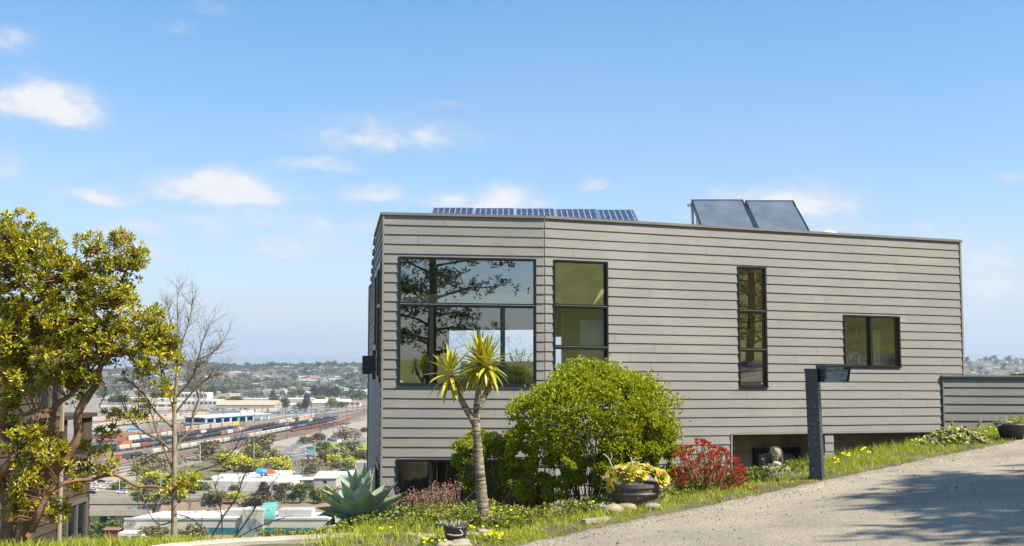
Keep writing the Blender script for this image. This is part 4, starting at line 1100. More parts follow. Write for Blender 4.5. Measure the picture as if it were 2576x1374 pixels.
def yhead(px, py, D, n, L0, dr, name):
    c = at(px, py, D)-V(yu.location); mb = MB()
    for i in range(n):
        a = i*2.399; f = (i+.5)/n
        el = radians(80 - 120*f + R.uniform(-8, 8)) if dr else radians(82-95*f+R.uniform(-8, 8))
        d = V((cos(a)*cos(el), sin(a)*cos(el), sin(el)))
        sidev = V((-sin(a), cos(a), 0))
        p = c + V((0, 0, .03-.10*f)) ; q = V(p); dd = V(d); L_ = L0*R.uniform(.8, 1.12)*(1 if f < .8 else .9)
        W_ = .040; seg = 6; n0 = len(mb.v)
        for k in range(seg+1):
            t = k/seg; w_ = W_*.5*(.45+2.2*t-2.65*t*t) if t < .9 else W_*.5*.35*(1-t)/.1
            up = dd.cross(sidev).normalized()
            mb.v += [q - sidev*w_ + up*w_*.5*(-1 if up.z < 0 else 1), q, q + sidev*w_ + up*w_*.5*(-1 if up.z < 0 else 1)]
            dd = (dd - Z*(.07 + .42*max(0, f-.45))*(1 if f > .3 else .25)).normalized(); q = q+dd*(L_/seg)
        for k in range(seg):
            b = n0+3*k; mb.f += [(b, b+3, b+4, b+1), (b+1, b+4, b+5, b+2)]; mb.m += [0, 0]
    mb.build(name, M['yleaf'], yu)
yhead(1133, 940, YD, 36, .27, True, 'leaf_head')
yhead(1206, 912, YD, 54, .285, True, 'leaf_head')
yhead(1226, 918, YD-.12, 44, .27, True, 'leaf_head')
# small yucca at the foot
sy = onground(1190, 1330); root = empty('small_yucca', sy, 0, 'small clump of upright striped sword leaves left of the yucca trunk', 'plant')
mb = MB()
for i in range(22):
    a = R.uniform(0, 2*pi); tl = R.uniform(.08, .62); mb.blade(V((R.gauss(0, .02), R.gauss(0, .02), 0)), V((cos(a)*tl, sin(a)*tl, 1)), V((sin(a), cos(a), .1)), R.uniform(.14, .25), .024, .25, 4)
mb.build('sword_leaves', M['yleaf'], root)
# ---- agave
ab = at(908, 1320, 11.35); ab.z = gz(ab.x, ab.y)
ag = empty('agave', ab, 0, 'big blue green agave rosette with yellow leaf margins beside the house corner', 'agave')
M['agave'] = mat('agave_skin', (.10, .19, .145), .45, perisland=[(.20,.28,.20), (.30,.38,.29), (.24,.31,.20), (.38,.44,.36)], var=.2, vscale=6, trans=.06)
M['agrim'] = mat('agave_margin', (.42, .42, .12), .6)
def agave_leaf(mb, az_, el, L_, W_, bend, base):
    d = V((cos(az_)*cos(el), sin(az_)*cos(el), sin(el))); side = V((-sin(az_), cos(az_), 0)); q = V(base); dd = V(d)
    n0 = len(mb.v); seg = 11; cs = [-1, -.90, -.45, 0, .45, .90, 1]
    for k in range(seg+1):
        t = k/seg
        w_ = W_*.5*(.55 + .9*t*(1-t)*2.4)*(1 if t < .55 else (1-((t-.55)/.45)**1.7)) + .0015
        up = dd.cross(side).normalized(); up = up if up.z > 0 or abs(up.z) < .02 else up
        if up.dot(Z) < 0: up = -up
        for c in cs: mb.v.append(q + side*(c*w_) + up*(w_*.42*(c*c) - (.02*(1-t)*(1-c*c))) + up*.006*noise.noise(V((t*6, c*2, az_*5))))
        dd = (dd - Z*bend/seg*(.3+1.4*t) ).normalized(); q = q + dd*(L_/seg)
    m = len(cs)
    for k in range(seg):
        for j in range(m-1):
            b = n0+m*k+j; mb.f.append((b, b+m, b+m+1, b+1)); mb.m.append(1 if j in (0, m-2) else 0)
def ring(mb, n, el0, el1, L0, L1, W_, bend, ph, rad):
    for i in range(n):
        a = ph + 2*pi*i/n + R.uniform(-.12, .12)
        agave_leaf(mb, a, radians(R.uniform(el0, el1)), R.uniform(L0, L1), W_*R.uniform(1.1, 1.35), bend*R.uniform(.6, 1.3), (cos(a)*rad, sin(a)*rad, .02+.05*(el0 > 50)))
mb = MB(); ring(mb, 6, 70, 84, .40, .48, .13, .05, .3, .02); ring(mb, 8, 48, 62, .42, .50, .15, .10, .9, .04); ring(mb, 9, 34, 48, .42, .50, .15, .2, .2, .05); ring(mb, 8, 20, 30, .40, .46, .15, .5, .5, .05); ring(mb, 6, 8, 18, .26, .36, .13, .8, .7, .06)
mb.build('leaf_rosette', [M['agave'], M['agrim']], ag, True)
ag.scale = (1.04, 1.04, 1.16)
# ---- half barrel planter with succulents
bb = onground(1596, 1272); 
pl = empty('barrel_planter', bb, 0, 'grey half barrel planter with a metal hoop beside the round shrub', 'planter')
def stavemat():
    m = mat('weathered_staves', (.07, .06, .055), .8, col2=(.13, .115, .10), vscale=3, stretch=(14, 14, 1.2), bump=.6, bscale=6); return m
k_ = bb.y/11.5
RT, RB_, HT = .258*k_, .205*k_, .222*k_
mb = MB(); mb.lathe([(RB_, 0), (RB_+.012, .03), (RT-.012, HT*.6), (RT, HT), (RT-.028, HT), (RT-.03, HT-.03), (0, HT-.035)], (0, 0, 0), 44)
for i, v in enumerate(mb.v):   # stave joints
    a = atan2(v.y, v.x)
    if int(i % 44) % 2 == 0: mb.v[i] = V((v.x*.985, v.y*.985, v.z))
mb.build('tub', stavemat(), pl)
mb = MB()
for zz in (HT*.60, ): mb.lathe([(RT+.001, zz-.016), (RT+.006, zz-.014), (RT+.007, zz+.010), (RT+.002, zz+.012)], (0, 0, 0), 44)
mb.build('hoop', mat('hoop_iron', (.12, .11, .10), .5, .6), pl, True)
mb = MB(); mb.lathe([(RT-.002, HT-.032), (RT+.006, HT-.03), (RT+.006, HT+.003), (RT-.001, HT+.004)], (0, 0, 0), 44); mb.build('rim_band', mat('rim_grey', (.10, .09, .085), .7), pl)
M['aeon'] = mat('aeonium_leaf', (.4, .42, .05), .42, perisland=[(.30,.36,.03), (.48,.46,.05), (.58,.50,.06), (.55,.28,.04), (.36,.42,.05)], trans=.25)
def rosette(mb, c, axis_, rad, n=26, W=.42):
    u = axis_.orthogonal().normalized(); v = axis_.cross(u)
    for i in range(n):
        f = (i+1)/n; a = i*2.399; el = radians(86-78*f); d = (u*cos(a)+v*sin(a))*cos(el)+axis_*sin(el)
        L_ = rad*(.35+.65*f); s = axis_.cross(d); s = s.normalized() if s.length > 1e-4 else u
        upn = s.cross(d).normalized(); p = V(c)+d*rad*.05
        w_ = L_*W; pts = [p - s*w_*.12, p + d*L_*.45 - s*w_*.36 - upn*L_*.03, p + d*L_*.8 - s*w_*.5, p + d*L_*.97 - s*w_*.25 + upn*L_*.06, p + d*L_ + upn*L_*.08, p + d*L_*.97 + s*w_*.25 + upn*L_*.06, p + d*L_*.8 + s*w_*.5, p + d*L_*.45 + s*w_*.36 - upn*L_*.03, p + s*w_*.12]
        mb.poly(pts)
ae = empty('aeonium', bb+V((0, 0, HT-.03)), 0, 'heap of yellow green succulent rosettes filling the half barrel', 'succulent')
mb = MB()
for i in range(22):
    a = R.uniform(0, 2*pi); q = RT*.95*sqrt(R.random()); h = R.uniform(.09, .20)*(1.15-q/RT*.5)
    c = V((cos(a)*q, sin(a)*q, h)); ax = V((cos(a)*q*2.6, sin(a)*q*2.6-.25, .8+R.random()*.3)).normalized(); rosette(mb, c, ax, R.uniform(.065, .095), 24, .62)
for (dx, dz, r_, ax) in ((-.23, .10, .09, V((-.6,-.7,.5))), (.245, .09, .105, V((.6,-.75,.45))), (.05, .12, .085, V((0,-.7,.7))), (-.10, .09, .085, V((-.2,-.9,.4))), (-.24,.0,.06,V((-.6,-.8,.1)))):
    rosette(mb, V((dx*k_, -.14, dz)), ax.normalized(), r_*k_, 30, .62)
mb.build('rosettes', M['aeon'], ae)
mb = MB()
def bb_at(x, y): return at(x, y, bb.y-.12)-V(ae.location)
for pts, r_ in (([(1583,1200),(1568,1193),(1552,1187),(1541,1176),(1534,1160),(1528,1150),(1517,1142)], .009), ([(1534,1160),(1539,1150),(1537,1138)], .006), ([(1577,1195),(1587,1182),(1590,1165),(1586,1150)], .008), ([(1589,1160),(1600,1154),(1608,1155)], .005),
                ([(1574,1188),(1602,1192),(1618,1200),(1611,1220),(1590,1238)], .008), ([(1540,1194),(1531,1222),(1515,1228)], .006)):
    a, b = densify([bb_at(*p) for p in pts], [r_*(1-.35*i/(len(pts)-1)) for i in range(len(pts))], 4); mb.tube(a, b, 7, .05)
mb.build('bare_stalks', mat('grey_succulent_stalk', (.42, .34, .29), .8, var=.15, vscale=30), ae, True)
# ---- stones
M['stone'] = mat('river_stone', (.30, .22, .13), .8, col2=(.38, .31, .21), vscale=9, bump=.3, bscale=60)
M['stonegrey'] = mat('river_stone_grey', (.24, .20, .16), .8, col2=(.33, .29, .24), vscale=7)
st = [(1511,1284,.10,.055,'stonegrey','grey brown stone, leftmost below the half barrel'),(1542,1287,.115,.062,'stone','largest tan stone in front of the half barrel'),(1578,1278,.10,.045,'stone','flat tan stone centred below the half barrel'),(1640,1275,.085,.04,'stonegrey','pale flat stone to the right below the half barrel'),(1661,1250,.10,.045,'stone','oval tan stone against the right side of the half barrel'),
      (1187,1345,.075,.03,'stone','oval tan stone beside the black bucket, touching its right side'),(1210,1340,.085,.038,'stonegrey','rounded grey stone at the foot of the yucca trunk'),(1160,1372,.10,.05,'stonegrey','pale round stone in front of the black bucket'),(1118,1374,.085,.045,'stone','brownish stone left in front of the black bucket')]
for px, py, r1, r2, mm, lb in st:
    g_ = onground(px, py+4); mb = MB(); mb.blob((0, 0, 0), (r1, r1*.7, r2), 18, 12, .10, R.uniform(-.3, .3))
    k = g_.y/11.5
    tag(mb.build('stone', M[mm], None, True, g_+V((0, 0, r2*.35))), lb, 'stone', 'river stones in the bed')
# ---- plank lying in the grass
a = onground(1468, 1322); b = onground(1530, 1308); mb = MB(); d = (b-a); 
plk = MB(); Mx = Matrix.Translation(a+V((0, 0, .035))) @ Matrix.Rotation(atan2(d.y, d.x), 4, 'Z'); plk.box(0, d.length, -.03, .03, -.02, .015, Mx)
thing_mesh(plk, 'plank', mat('grey_board', (.33, .28, .22), .9, stretch=(2, 20, 20), var=.2, vscale=2), 'short weathered board lying in the grass by the drive edge', 'plank')
# ---- black bucket with pale succulent and rope handle
g_ = onground(1146, 1366)
bk = empty('bucket', g_, 0, 'small black plastic bucket with a rope handle at the end of the concrete wall', 'bucket')
kb = g_.y/10.0; BR = .105*kb
mb = MB(); mb.lathe([(0, 0), (BR*.72, 0), (BR*.95, .12*kb), (BR*.95, .121*kb), (BR*1.0, .123*kb), (BR*1.02, .15*kb), (BR*.96, .15*kb), (BR*.9, .12*kb), (0, .12*kb)], (0, 0, 0), 30); mb.build('pail', mat('black_plastic', (.03, .034, .045), .45), bk, True)
mb = MB(); pts = [V((-.07, -BR*.75, .085)), V((0, -BR*1.05, .078)), V((.06, -BR*.98, .085)), V((.05, -BR*.9, .115)), V((-.01, -BR*.8, .15)), V((-.02, -BR*.7, .17))]
a, b = densify([p*kb for p in pts], [.006]*6, 4); mb.tube(a, b, 6, .1); mb.build('rope_handle', mat('rope', (.5, .4, .28), .9), bk)
se = empty('succulent', g_+V((0, 0, .12*kb)), 0, 'pale grey green succulent growing in the black bucket', 'succulent')
M['pale'] = mat('pale_succulent', (.35, .38, .22), .5, perisland=[(.30,.34,.18), (.46,.46,.28), (.40,.34,.20), (.5,.42,.3)], trans=.15)
mb = MB()
for i in range(70):
    a_ = R.uniform(0, 2*pi); q = R.random()**.5*BR*.95; d = V((cos(a_)*q*6, sin(a_)*q*6, R.uniform(.5, 1.4))); mb.leaf(V((cos(a_)*q, sin(a_)*q, R.uniform(0, .035))), d, V((R.gauss(0, 1), R.gauss(0, 1), .4)), R.uniform(.035, .06), .028)
for i in range(18): mb.leaf(V((-.11+R.gauss(0, .02), R.gauss(0, .02), .01+R.random()*.05)), V((-1+R.gauss(0, .6), R.gauss(0, 1), R.uniform(0, .8))), Z, .05, .026)
mb.build('fleshy_leaves', M['pale'], se)
# ---- terracotta pot with orange green grass at the picture's lower edge
g_ = V(at(975, 1372, 9.35)); g_.z = EYE-1.53
tp = empty('terracotta_pot', g_-V((0, 0, .14)), 0, 'terracotta pot in front of the concrete wall, only its rim showing', 'pot')
mb = MB(); mb.lathe([(0, 0), (.08, 0), (.11, .10), (.122, .10), (.128, .135), (.115, .135), (.1, .11), (0, .11)], (0, 0, 0), 28); mb.build('pot_body', mat('terracotta', (.36, .12, .04), .8), tp, True)
pg = empty('potted_grass', g_-V((0, 0, .02)), 0, 'spiky yellow and orange plant growing in the terracotta pot', 'plant')
mb = MB()
for i in range(190):
    a_ = R.uniform(0, 2*pi); q = R.random()**.5*.12; tl = R.uniform(.2, 2.0); mb.blade(V((cos(a_)*q, sin(a_)*q, 0)), V((cos(a_)*tl, sin(a_)*tl, 1)), V((sin(a_), cos(a_), .2)), R.uniform(.06, .125), .009, .5)
mb.build('spiky_leaves', mat('orange_green_blade', (.4, .35, .05), .5, perisland=[(.30,.34,.04), (.46,.40,.06), (.5,.24,.04), (.38,.36,.05)], trans=.25), pg)
# ---- red conebush
cb0 = onground(1795, 1243); cb0.y += .3; cb0.z = gz(cb0.x, cb0.y)
lb_ = empty('red_conebush', cb0, 0, 'bush of upright stems with bright red star shaped tips below the siding', 'bush')
M['redtip'] = mat('red_bract', (.5, .03, .03), .45, perisland=[(.42,.02,.02), (.62,.05,.04), (.55,.12,.05), (.35,.015,.02)], trans=.3)
M['rusty'] = mat('rusty_leaf', (.3, .12, .04), .5, perisland=[(.30,.09,.03), (.20,.16,.03), (.38,.16,.05), (.16,.17,.04)], trans=.25)
ms, mf, ml = MB(), MB(), MB()
kc = cb0.y/2900
for i in range(150):
    px = R.uniform(1706, 1898); f = (px-1706)/192
    top = 1105 + 70*max(0, f-.45)/.55 + 60*max(0, .25-f)/.25 + (R.random()**1.3)*95
    tip = V(((px-1795)*kc, R.uniform(-.3, .35), (EYE + (912-top)*kc) - cb0.z))
    b = V((tip.x*.55+R.gauss(0, .04), tip.y*.5, 0)); 
    gx, gy = cb0.x+b.x, cb0.y+b.y; b.z = gz(gx, gy)-cb0.z
    mid = b.lerp(tip, .5)+V((R.gauss(0, .02), 0, 0))
    ms.tube([b, mid, tip], [.005, .004, .003], 4, cap=False)
    for k in range(22):
        g = R.uniform(.25, .97); p = b.lerp(mid, g*2) if g < .5 else mid.lerp(tip, g*2-1); a_ = R.uniform(0, 2*pi)
        ml.leaf2(p, V((cos(a_)*.5, sin(a_)*.5, 1)), V((sin(a_), cos(a_), 0)), .034, .010)
    for k in range(14):
        a_ = k*2.399; o_ = .25+.8*k/14; mf.leaf2(tip, V((cos(a_)*o_, sin(a_)*o_, 1)), V((sin(a_), -cos(a_), 0)), R.uniform(.035, .052), .014)
ms.build('stems', M['drystem'], lb_); ml.build('stem_leaves', M['rusty'], lb_); mf.build('red_tips', M['redtip'], lb_)
# ---- cut log on scalloped concrete edging
g_ = onground(1957, 1192)
ed = empty('scalloped_edging', g_, .25, 'short pieces of scalloped concrete garden edging under the cut log', 'edging')
for j in range(2):
    mb = MB(); n = 5; w_ = .30/n; y0 = .08*j
    for i in range(n):
        pts = [(i*w_-.15, -.03)] + [(i*w_-.15 + w_*(.5-.5*cos(pi*q/6)), .055+.028*sin(pi*q/6)) for q in range(7)] + [((i+1)*w_-.15, -.03)]
        Mx = Matrix.Translation(V((0, y0, .0))) @ Matrix.Rotation(pi/2, 4, 'X')
        mb.prism(pts, -.02+.0005*(i % 2), .02+.0005*(i % 2), Mx)
    mb.build('edging_block', mat('pinkish_concrete', (.42, .35, .28), .9, bump=.4), ed)
lg = empty('cut_log', g_+V((.0, .12, .08)), 0, 'upright cut log with pale cracked end grain by the callbox post', 'log')
mb = MB(); mb.blob((.0, .0, .10), (.085, .05, .10), 14, 10, .3); mb.blob((-.10, .03, .04), (.07, .05, .08), 10, 8, .3); mb.build('bark', mat('log_bark', (.10, .08, .06), .95, bump=1, bscale=30), lg)
mb = MB(); mb.blob((.0, -.035, .12), (.06, .03, .08), 14, 10, .2); mb.build('cut_face', mat('end_grain', (.40, .34, .26), .9, col2=(.20, .16, .12), vscale=22, bump=.5), lg)
mb = MB(); mb.blob((.0, -.075, .02), (.055, .03, .035), 10, 8, .2); mb.build('wood_chunk', mat('pale_wood', (.42, .36, .27), .9, var=.2, vscale=15), lg)
# ---- callbox on its post
pb = onground(2056, 1204); KD = pb.y; kk = KD/2900
cbx = empty('callbox_post', pb-V((0, 0, .02)), 0, 'dark square steel post carrying a gate callbox with a keypad', 'callbox')
M['post'] = mat('charcoal_powdercoat', (.045, .05, .06), .45, var=.25, vscale=30)
M['face'] = mat('callbox_faceplate', (.26, .34, .37), .4, .2)
mb = MB(); hp = (1200-935)*kk+.02; s_ = .066*KD/12.5
# post slightly leaning, turned so that two faces show
rz_ = radians(-27)
def pbx(mb, x0, x1, y0, y1, z0, z1, lean=True):
    p = []
    for z in (z0, z1):
        for x, y in ((x0, y0), (x1, y0), (x1, y1), (x0, y1)):
            X, Y = x*cos(rz_)-y*sin(rz_), x*sin(rz_)+y*cos(rz_); p.append(V((X - (.030*z/hp if lean else 0), Y, z)))
    mb.hexa(p)
pbx(mb, -s_, s_, -s_, s_, -.05, hp)
mb.build('post', M['post'], cbx)
mb = MB(); pbx(mb, -s_-.006, s_+.006, -s_-.006, s_+.006, hp+.001, hp+.03); mb.build('post_cap', M['post'], cbx)
fl = MB()
for i in range(60):
    y = -s_-.0006; x = R.uniform(-s_*.9, s_*.95); z = hp*(R.random()**1.2)*.65+.05; q = R.uniform(.0015, .0045)
    pbx(fl, x-q, x+q, y-.0004, y, z-q*R.uniform(.6, 2.2), z+q)
fl.build('paint_chips', mat('chip_grey', (.30, .32, .33), .7), cbx)
def plate_on_left(z0, z1, m, name, t=.004, in0=.2, in1=.8):
    mb = MB(); pbx(mb, -s_-t, -s_-.0008, -s_+2*s_*in0, -s_+2*s_*in1, z0, z1); mb.build(name, m, cbx)
def zpx(y): return (1200-y)*kk+.02
plate_on_left(zpx(945), zpx(934), M['white'], 'white_plate'); plate_on_left(zpx(968), zpx(957), mat('red_plate', (.4, .06, .03), .5), 'red_plate'); plate_on_left(zpx(986), zpx(969), M['alu'], 'lock_plate', .012)
hd = V((( 2089-2056)*kk, -.09, zpx(939))); 
hx0, hx1 = (2063-2056)*kk, (2123-2056)*kk; hz0, hz1 = zpx(960), zpx(921)
mb = MB()
# hooded case: top deeper than the bottom, face leaning
cs = [( -.20, hz1), (.04, hz1), (.04, hz0), (-.14, hz0)]
tw = radians(8)
def hv(x, y, z): 
    xc = x-(hx0+hx1)/2; return V(((hx0+hx1)/2 + xc*cos(tw)-y*sin(tw)*1, xc*sin(tw)+y*cos(tw), z))
a = [hv(hx0, y, z) for y, z in cs]; b = [hv(hx1, y, z) for y, z in cs]
mb.hexa([a[3], b[3], b[2], a[2], a[0], b[0], b[1], a[1]])
# hood lip and cheeks
mb.hexa([hv(hx0-.012, -.225, hz1+.001), hv(hx1+.012, -.225, hz1+.001), hv(hx1+.012, .05, hz1+.001), hv(hx0-.012, .05, hz1+.001), hv(hx0-.012, -.225, hz1+.014), hv(hx1+.012, -.225, hz1+.014), hv(hx1+.012, .05, hz1+.014), hv(hx0-.012, .05, hz1+.014)])
for x in (hx0-.012, hx1+.001):
    mb.hexa([hv(x, -.165, hz0-.004), hv(x+.011, -.165, hz0-.004), hv(x+.011, .04, hz0-.004), hv(x, .04, hz0-.004), hv(x, -.224, hz1), hv(x+.011, -.224, hz1), hv(x+.011, .04, hz1), hv(x, .04, hz1)])
head = mb.build('callbox', M['post'], cbx)
def onface(u0, u1, w0, w1, t0, t1, mb):   # u across 0..1, w down 0..1, t proud of the face
    def q(u, w_, t):
        x = hx0+(hx1-hx0)*u; z = hz1+(hz0-hz1)*w_; y = -.20+.06*w_; return hv(x, y-t, z)
    mb.hexa([q(u0, w1, t0), q(u1, w1, t0), q(u1, w1, t1), q(u0, w1, t1), q(u0, w0, t0), q(u1, w0, t0), q(u1, w0, t1), q(u0, w0, t1)])
def facepart(name, m, boxes, t0=.0045, t1=.009):
    mb = MB()
    for b_ in boxes: onface(*b_, t0, t1, mb)
    o = mb.build(name, m, head); return o
facepart('face_plate', M['face'], [(.03, .97, .33, .95)], .001, .004)
facepart('top_plate', M['face'], [(.03, .97, .05, .29)], .001, .004)
facepart('keypad', mat('key_chrome', (.65, .67, .7), .3, .6), [(.10+.07*i, .155+.07*i, .42+.11*j, .50+.11*j) for i in range(3) for j in range(4)])
facepart('speaker_grille', M['black'], [(.66+.03*i, .675+.03*i, .45+.05*j, .475+.05*j) for i in range(6) for j in range(5)], .0041, .005)
facepart('name_window', M['black'], [(.76, .94, .10, .22)])
facepart('lock_cylinder', M['steel'], [(.48, .55, .09, .25)], .0045, .012)
facepart('call_button', M['steel'], [(.45, .49, .50, .58)], .0045, .009)
facepart('bottom_lip', M['alu'], [(.0, 1.0, .97, 1.03)], -.02, .016)
# ---- jade-like crassula patch on the verge
cr = onground(2392, 1122); cr = V((cr.x, cr.y+.1, gz(cr.x, cr.y+.1)))
ca = empty('paddle_succulent', cr, 0, 'spreading heap of rounded green paddle leaves on the verge', 'succulent')
M['paddle'] = mat('paddle_leaf', (.22, .3, .05), .4, perisland=[(.14,.22,.03), (.26,.34,.05), (.40,.38,.12), (.34,.22,.10), (.18,.28,.04)], trans=.12)
def disc(mb, c, nrm, r_, th=.006):
    u = nrm.orthogonal().normalized(); v = nrm.cross(u); n0 = len(mb.v); k = 9
    for s in (-1, 1):
        for i in range(k): a_ = 2*pi*i/k; mb.v.append(c + (u*cos(a_)*.85+v*sin(a_))*r_ + nrm*th*s)
    mb.f.append(tuple(n0+i for i in reversed(range(k)))); mb.f.append(tuple(n0+k+i for i in range(k))); mb.m += [0, 0]
    for i in range(k): j = (i+1) % k; mb.f.append((n0+i, n0+j, n0+k+j, n0+k+i)); mb.m.append(0)
mb = MB(); kc = cr.y/2900
prof = [(2318, 1122), (2345, 1100), (2375, 1078), (2410, 1060), (2430, 1068), (2455, 1080), (2478, 1090)]
for i in range(430):
    px = R.uniform(2318, 2480)
    for (a, ya), (b, yb_) in zip(prof, prof[1:]):
        if a <= px <= b: ty = ya+(yb_-ya)*(px-a)/(b-a)
    X = (px-2392)*kc; Y = R.uniform(-.22, .3)
    g0 = gz(cr.x+X, cr.y+Y)-cr.z; H_ = max(.03, (EYE+(912-ty)*kc)-cr.z-g0)*(1-.5*abs(Y-.05)/.3)
    c = V((X, Y, g0+H_*R.random()**.5)); nn = (V((X*1.2, -.9, .5))+rv(.9)).normalized(); disc(mb, c, nn, R.uniform(.018, .036))
mb.build('paddle_leaves', M['paddle'], ca)
# ---- dark pot with rope at the right edge
g_ = onground(2545, 1104)
pt = empty('plant_pot', g_, 0, 'dark grey flared pot with a white twisted rope on its rim', 'pot')
k2 = g_.y/14.0
mb = MB(); mb.lathe([(0, 0), (.125, 0), (.165, .14), (.19, .155), (.195, .185), (.17, .185), (.15, .16), (0, .16)], (0, 0, 0), 34); mb.v = [v*k2 for v in mb.v]; mb.build('pot_body', mat('dark_pot', (.045, .05, .055), .5, var=.2, vscale=6), pt, True)
mb = MB(); a, b = densify([V((-.20, -.06, .155)), V((-.17, -.09, .17)), V((-.13, -.12, .19)), V((-.09, -.14, .205)), V((-.05, -.15, .20))], [.009]*5, 5); mb.tube([p*k2 for p in a], b, 6, .15); mb.build('rope', mat('white_rope', (.6, .58, .52), .9), pt)
sp_ = empty('pot_plant', g_+V((0, 0, .16*k2)), 0, 'small sparse plant growing in the dark flared pot', 'plant')
mb = MB(); ml = MB()
for i in range(16):
    b_ = V((R.uniform(-.12, .14), R.uniform(-.08, .08), 0)); t_ = b_+V((R.gauss(0, .04), R.gauss(0, .03), R.uniform(.05, .15))); mb.tube([b_, t_], [.003, .002], 4, cap=False)
    for k in range(7): ml.leaf2(b_.lerp(t_, R.uniform(.3, 1)), rv()+Z*.5, rv(), .024, .014)
mb.build('stems', M['drystem'], sp_); ml.build('leaves', M['shrub_leaf2'], sp_)
# ---- oxalis clumps
M['oxal'] = mat('oxalis_petal', (.85, .75, .01), .5, trans=.3); M['oxleaf'] = mat('oxalis_leaf', (.2, .32, .03), .5, perisland=[(.2,.32,.03), (.3,.4,.04)], trans=.3)
ox = [(1240,1298,'beside the yucca trunk, highest on its right side',7,.10),(1265,1303,'in the shade at the right of the yucca, above the grass',8,.1),(1290,1313,'farthest right of those near the yucca',5,.08),(1175,1330,'just left of the yucca base, behind the bucket',4,.06),(1196,1328,'between bucket and yucca base',5,.05),(1233,1345,'in the grass in front and right of the yucca base',8,.05),(1255,1352,'in the grass, lowest right of the yucca base',5,.05),(975,1335,'just behind the top of the concrete wall',3,.06),(1070,1362,'in front of the right end of the concrete wall',5,.05),(1100,1360,'between the concrete wall end and the bucket',4,.05),
      (2100,1172,'right beside the callbox post',5,.12),(2140,1160,'on the verge one step right of the callbox post',6,.12),(2182,1150,'on the verge midway between callbox post and paddle succulent',7,.14),(2310,1118,'left of the paddle succulent',4,.10),(2490,1083,'between the paddle succulent and the flared pot',3,.10),(1500,1270,'at the left of the half barrel',2,.09)]
for px, py, where, n, h in ox:
    g_ = onground(px, py+16); root = empty('oxalis', g_, 0, 'yellow oxalis flowers '+where, 'flowers', 'yellow oxalis clumps')
    mp_, ml_ = MB(), MB()
    for i in range(n):
        b_ = V((R.gauss(0, .05), R.gauss(0, .05), 0)); t_ = b_+V((R.gauss(0, .03), R.gauss(0, .02), h*R.uniform(.8, 1.3))); ml_.tube([b_, t_], .0018, 4, cap=False)
        for k in range(5):
            a_ = 2*pi*k/5; mp_.leaf2(t_, V((cos(a_), sin(a_)-.5, .75)), V((0, -1, .6)), .021, .018)
    for i in range(26):
        b_ = V((R.gauss(0, .06), R.gauss(0, .06), R.uniform(.01, .06)))
        for k in range(3): a_ = 2*pi*k/3+i; ml_.leaf2(b_, V((cos(a_), sin(a_), .2)), Z, .02, .018)
    mp_.build('petals', M['oxal'], root); ml_.build('leaves', M['oxleaf'], root)
# ================================================================ left: shingled house, broadleaf tree, bare trees
TILT = 0.0
hw0 = at(-140, 900, 15.2); hw1 = at(224, 900, 20.6); H2 = Wall(hw0, hw1)
bh = empty('brown_house', (hw0.x, hw0.y, 0), 0, 'dark brown weathered board-clad house standing behind the leafy tree', 'house')
def hb2(mb, name, m, parent=None):
    o = V(bh.location); mb.v = [v-o for v in mb.v]; return mb.build(name, m, parent or bh)
M['shake'] = mat('weathered_boards', (.05, .035, .025), .85, perisland=[(.055,.034,.022), (.10,.066,.044), (.036,.024,.017), (.08,.056,.040)], var=.35, vscale=3, stretch=(2, 2, 22), bump=.5, bscale=12)
def edgeu(px, y=1100): return H2.uv(px, y)[0]
def wz(px, y): return H2.uv(px, y)[1]
ur, um, ut = edgeu(224, 1250), edgeu(150, 1000), edgeu(-120)
zlow = wz(224, 1150); zroof = wz(60, 806)
w1 = (edgeu(92), edgeu(146), wz(119, 1050), wz(119, 938)); w2 = (edgeu(168), edgeu(220), wz(194, 1368), wz(194, 1258))
EXS = EXPO; EXPO = .15
mb = MB(); lap(mb, H2, .02, um, zlow-.0, zroof, [w1], zlow, waves=.012); hb2(mb, 'board_siding', M['shake'])
mb = MB(); lap(mb, H2, .02, ur, -3.2, zlow-.005, [w2], zlow-.005-40*EXPO, waves=.012); hb2(mb, 'board_siding', M['shake'])
EXPO = EXS
mb = MB(); vbar(mb, H2, 0, um, zlow, zroof, -.15, -.01); vbar(mb, H2, 0, ur, -3.2, zlow, -.15, -.01); 
q4 = [H2.w(0, 0, -.151), H2.w(um, 0, -.151), H2.w(um, 0, -4.2), H2.w(0, 0, -4.2)]; mb.prism([(p.x, p.y) for p in q4], -3.2, zroof); q4 = [H2.w(um+.001, 0, -1.3), H2.w(ur, 0, -1.3), H2.w(ur, 0, -4.2), H2.w(um+.001, 0, -4.2)]; mb.prism([(p.x, p.y) for p in q4], -3.2, zlow)
sd_ = Wall(hw1, V((hw1.x-3.4, hw1.y+6, 0))); vbar(mb, sd_, 0, 6, -3.2, zlow, -.15, 0)
hb2(mb, 'house_body', M['shake'])
def win2(wn, name, panes, curtain):
    u0, u1, v0, v1 = wn; t = .06; mb = MB()
    for a, b, c, d in ((u0, u0+t, v0, v1), (u1-t, u1, v0, v1), (u0+t, u1-t, v0, v0+t), (u0+t, u1-t, v1-t, v1)): vbar(mb, H2, a, b, c, d, -.03, .045)
    m_ = (u0+u1)/2; vbar(mb, H2, m_-.03, m_+.03, v0+t, v1-t, -.03, .04)
    f = hb2(mb, name, mat('bronze_frame', (.14, .12, .10), .5))
    mb = MB(); mb.quad(H2.w(u0+t, v0+t, .0), H2.w(u1-t, v0+t, .0), H2.w(u1-t, v1-t, .0), H2.w(u0+t, v1-t, .0)); hb2(mb, 'pane', G_mid, f)
    mb = MB(); vbar(mb, H2, u0+t, u1-t, v0+t, v1-t, -.009, -.006)
    hb2(mb, 'blind', curtain, f)
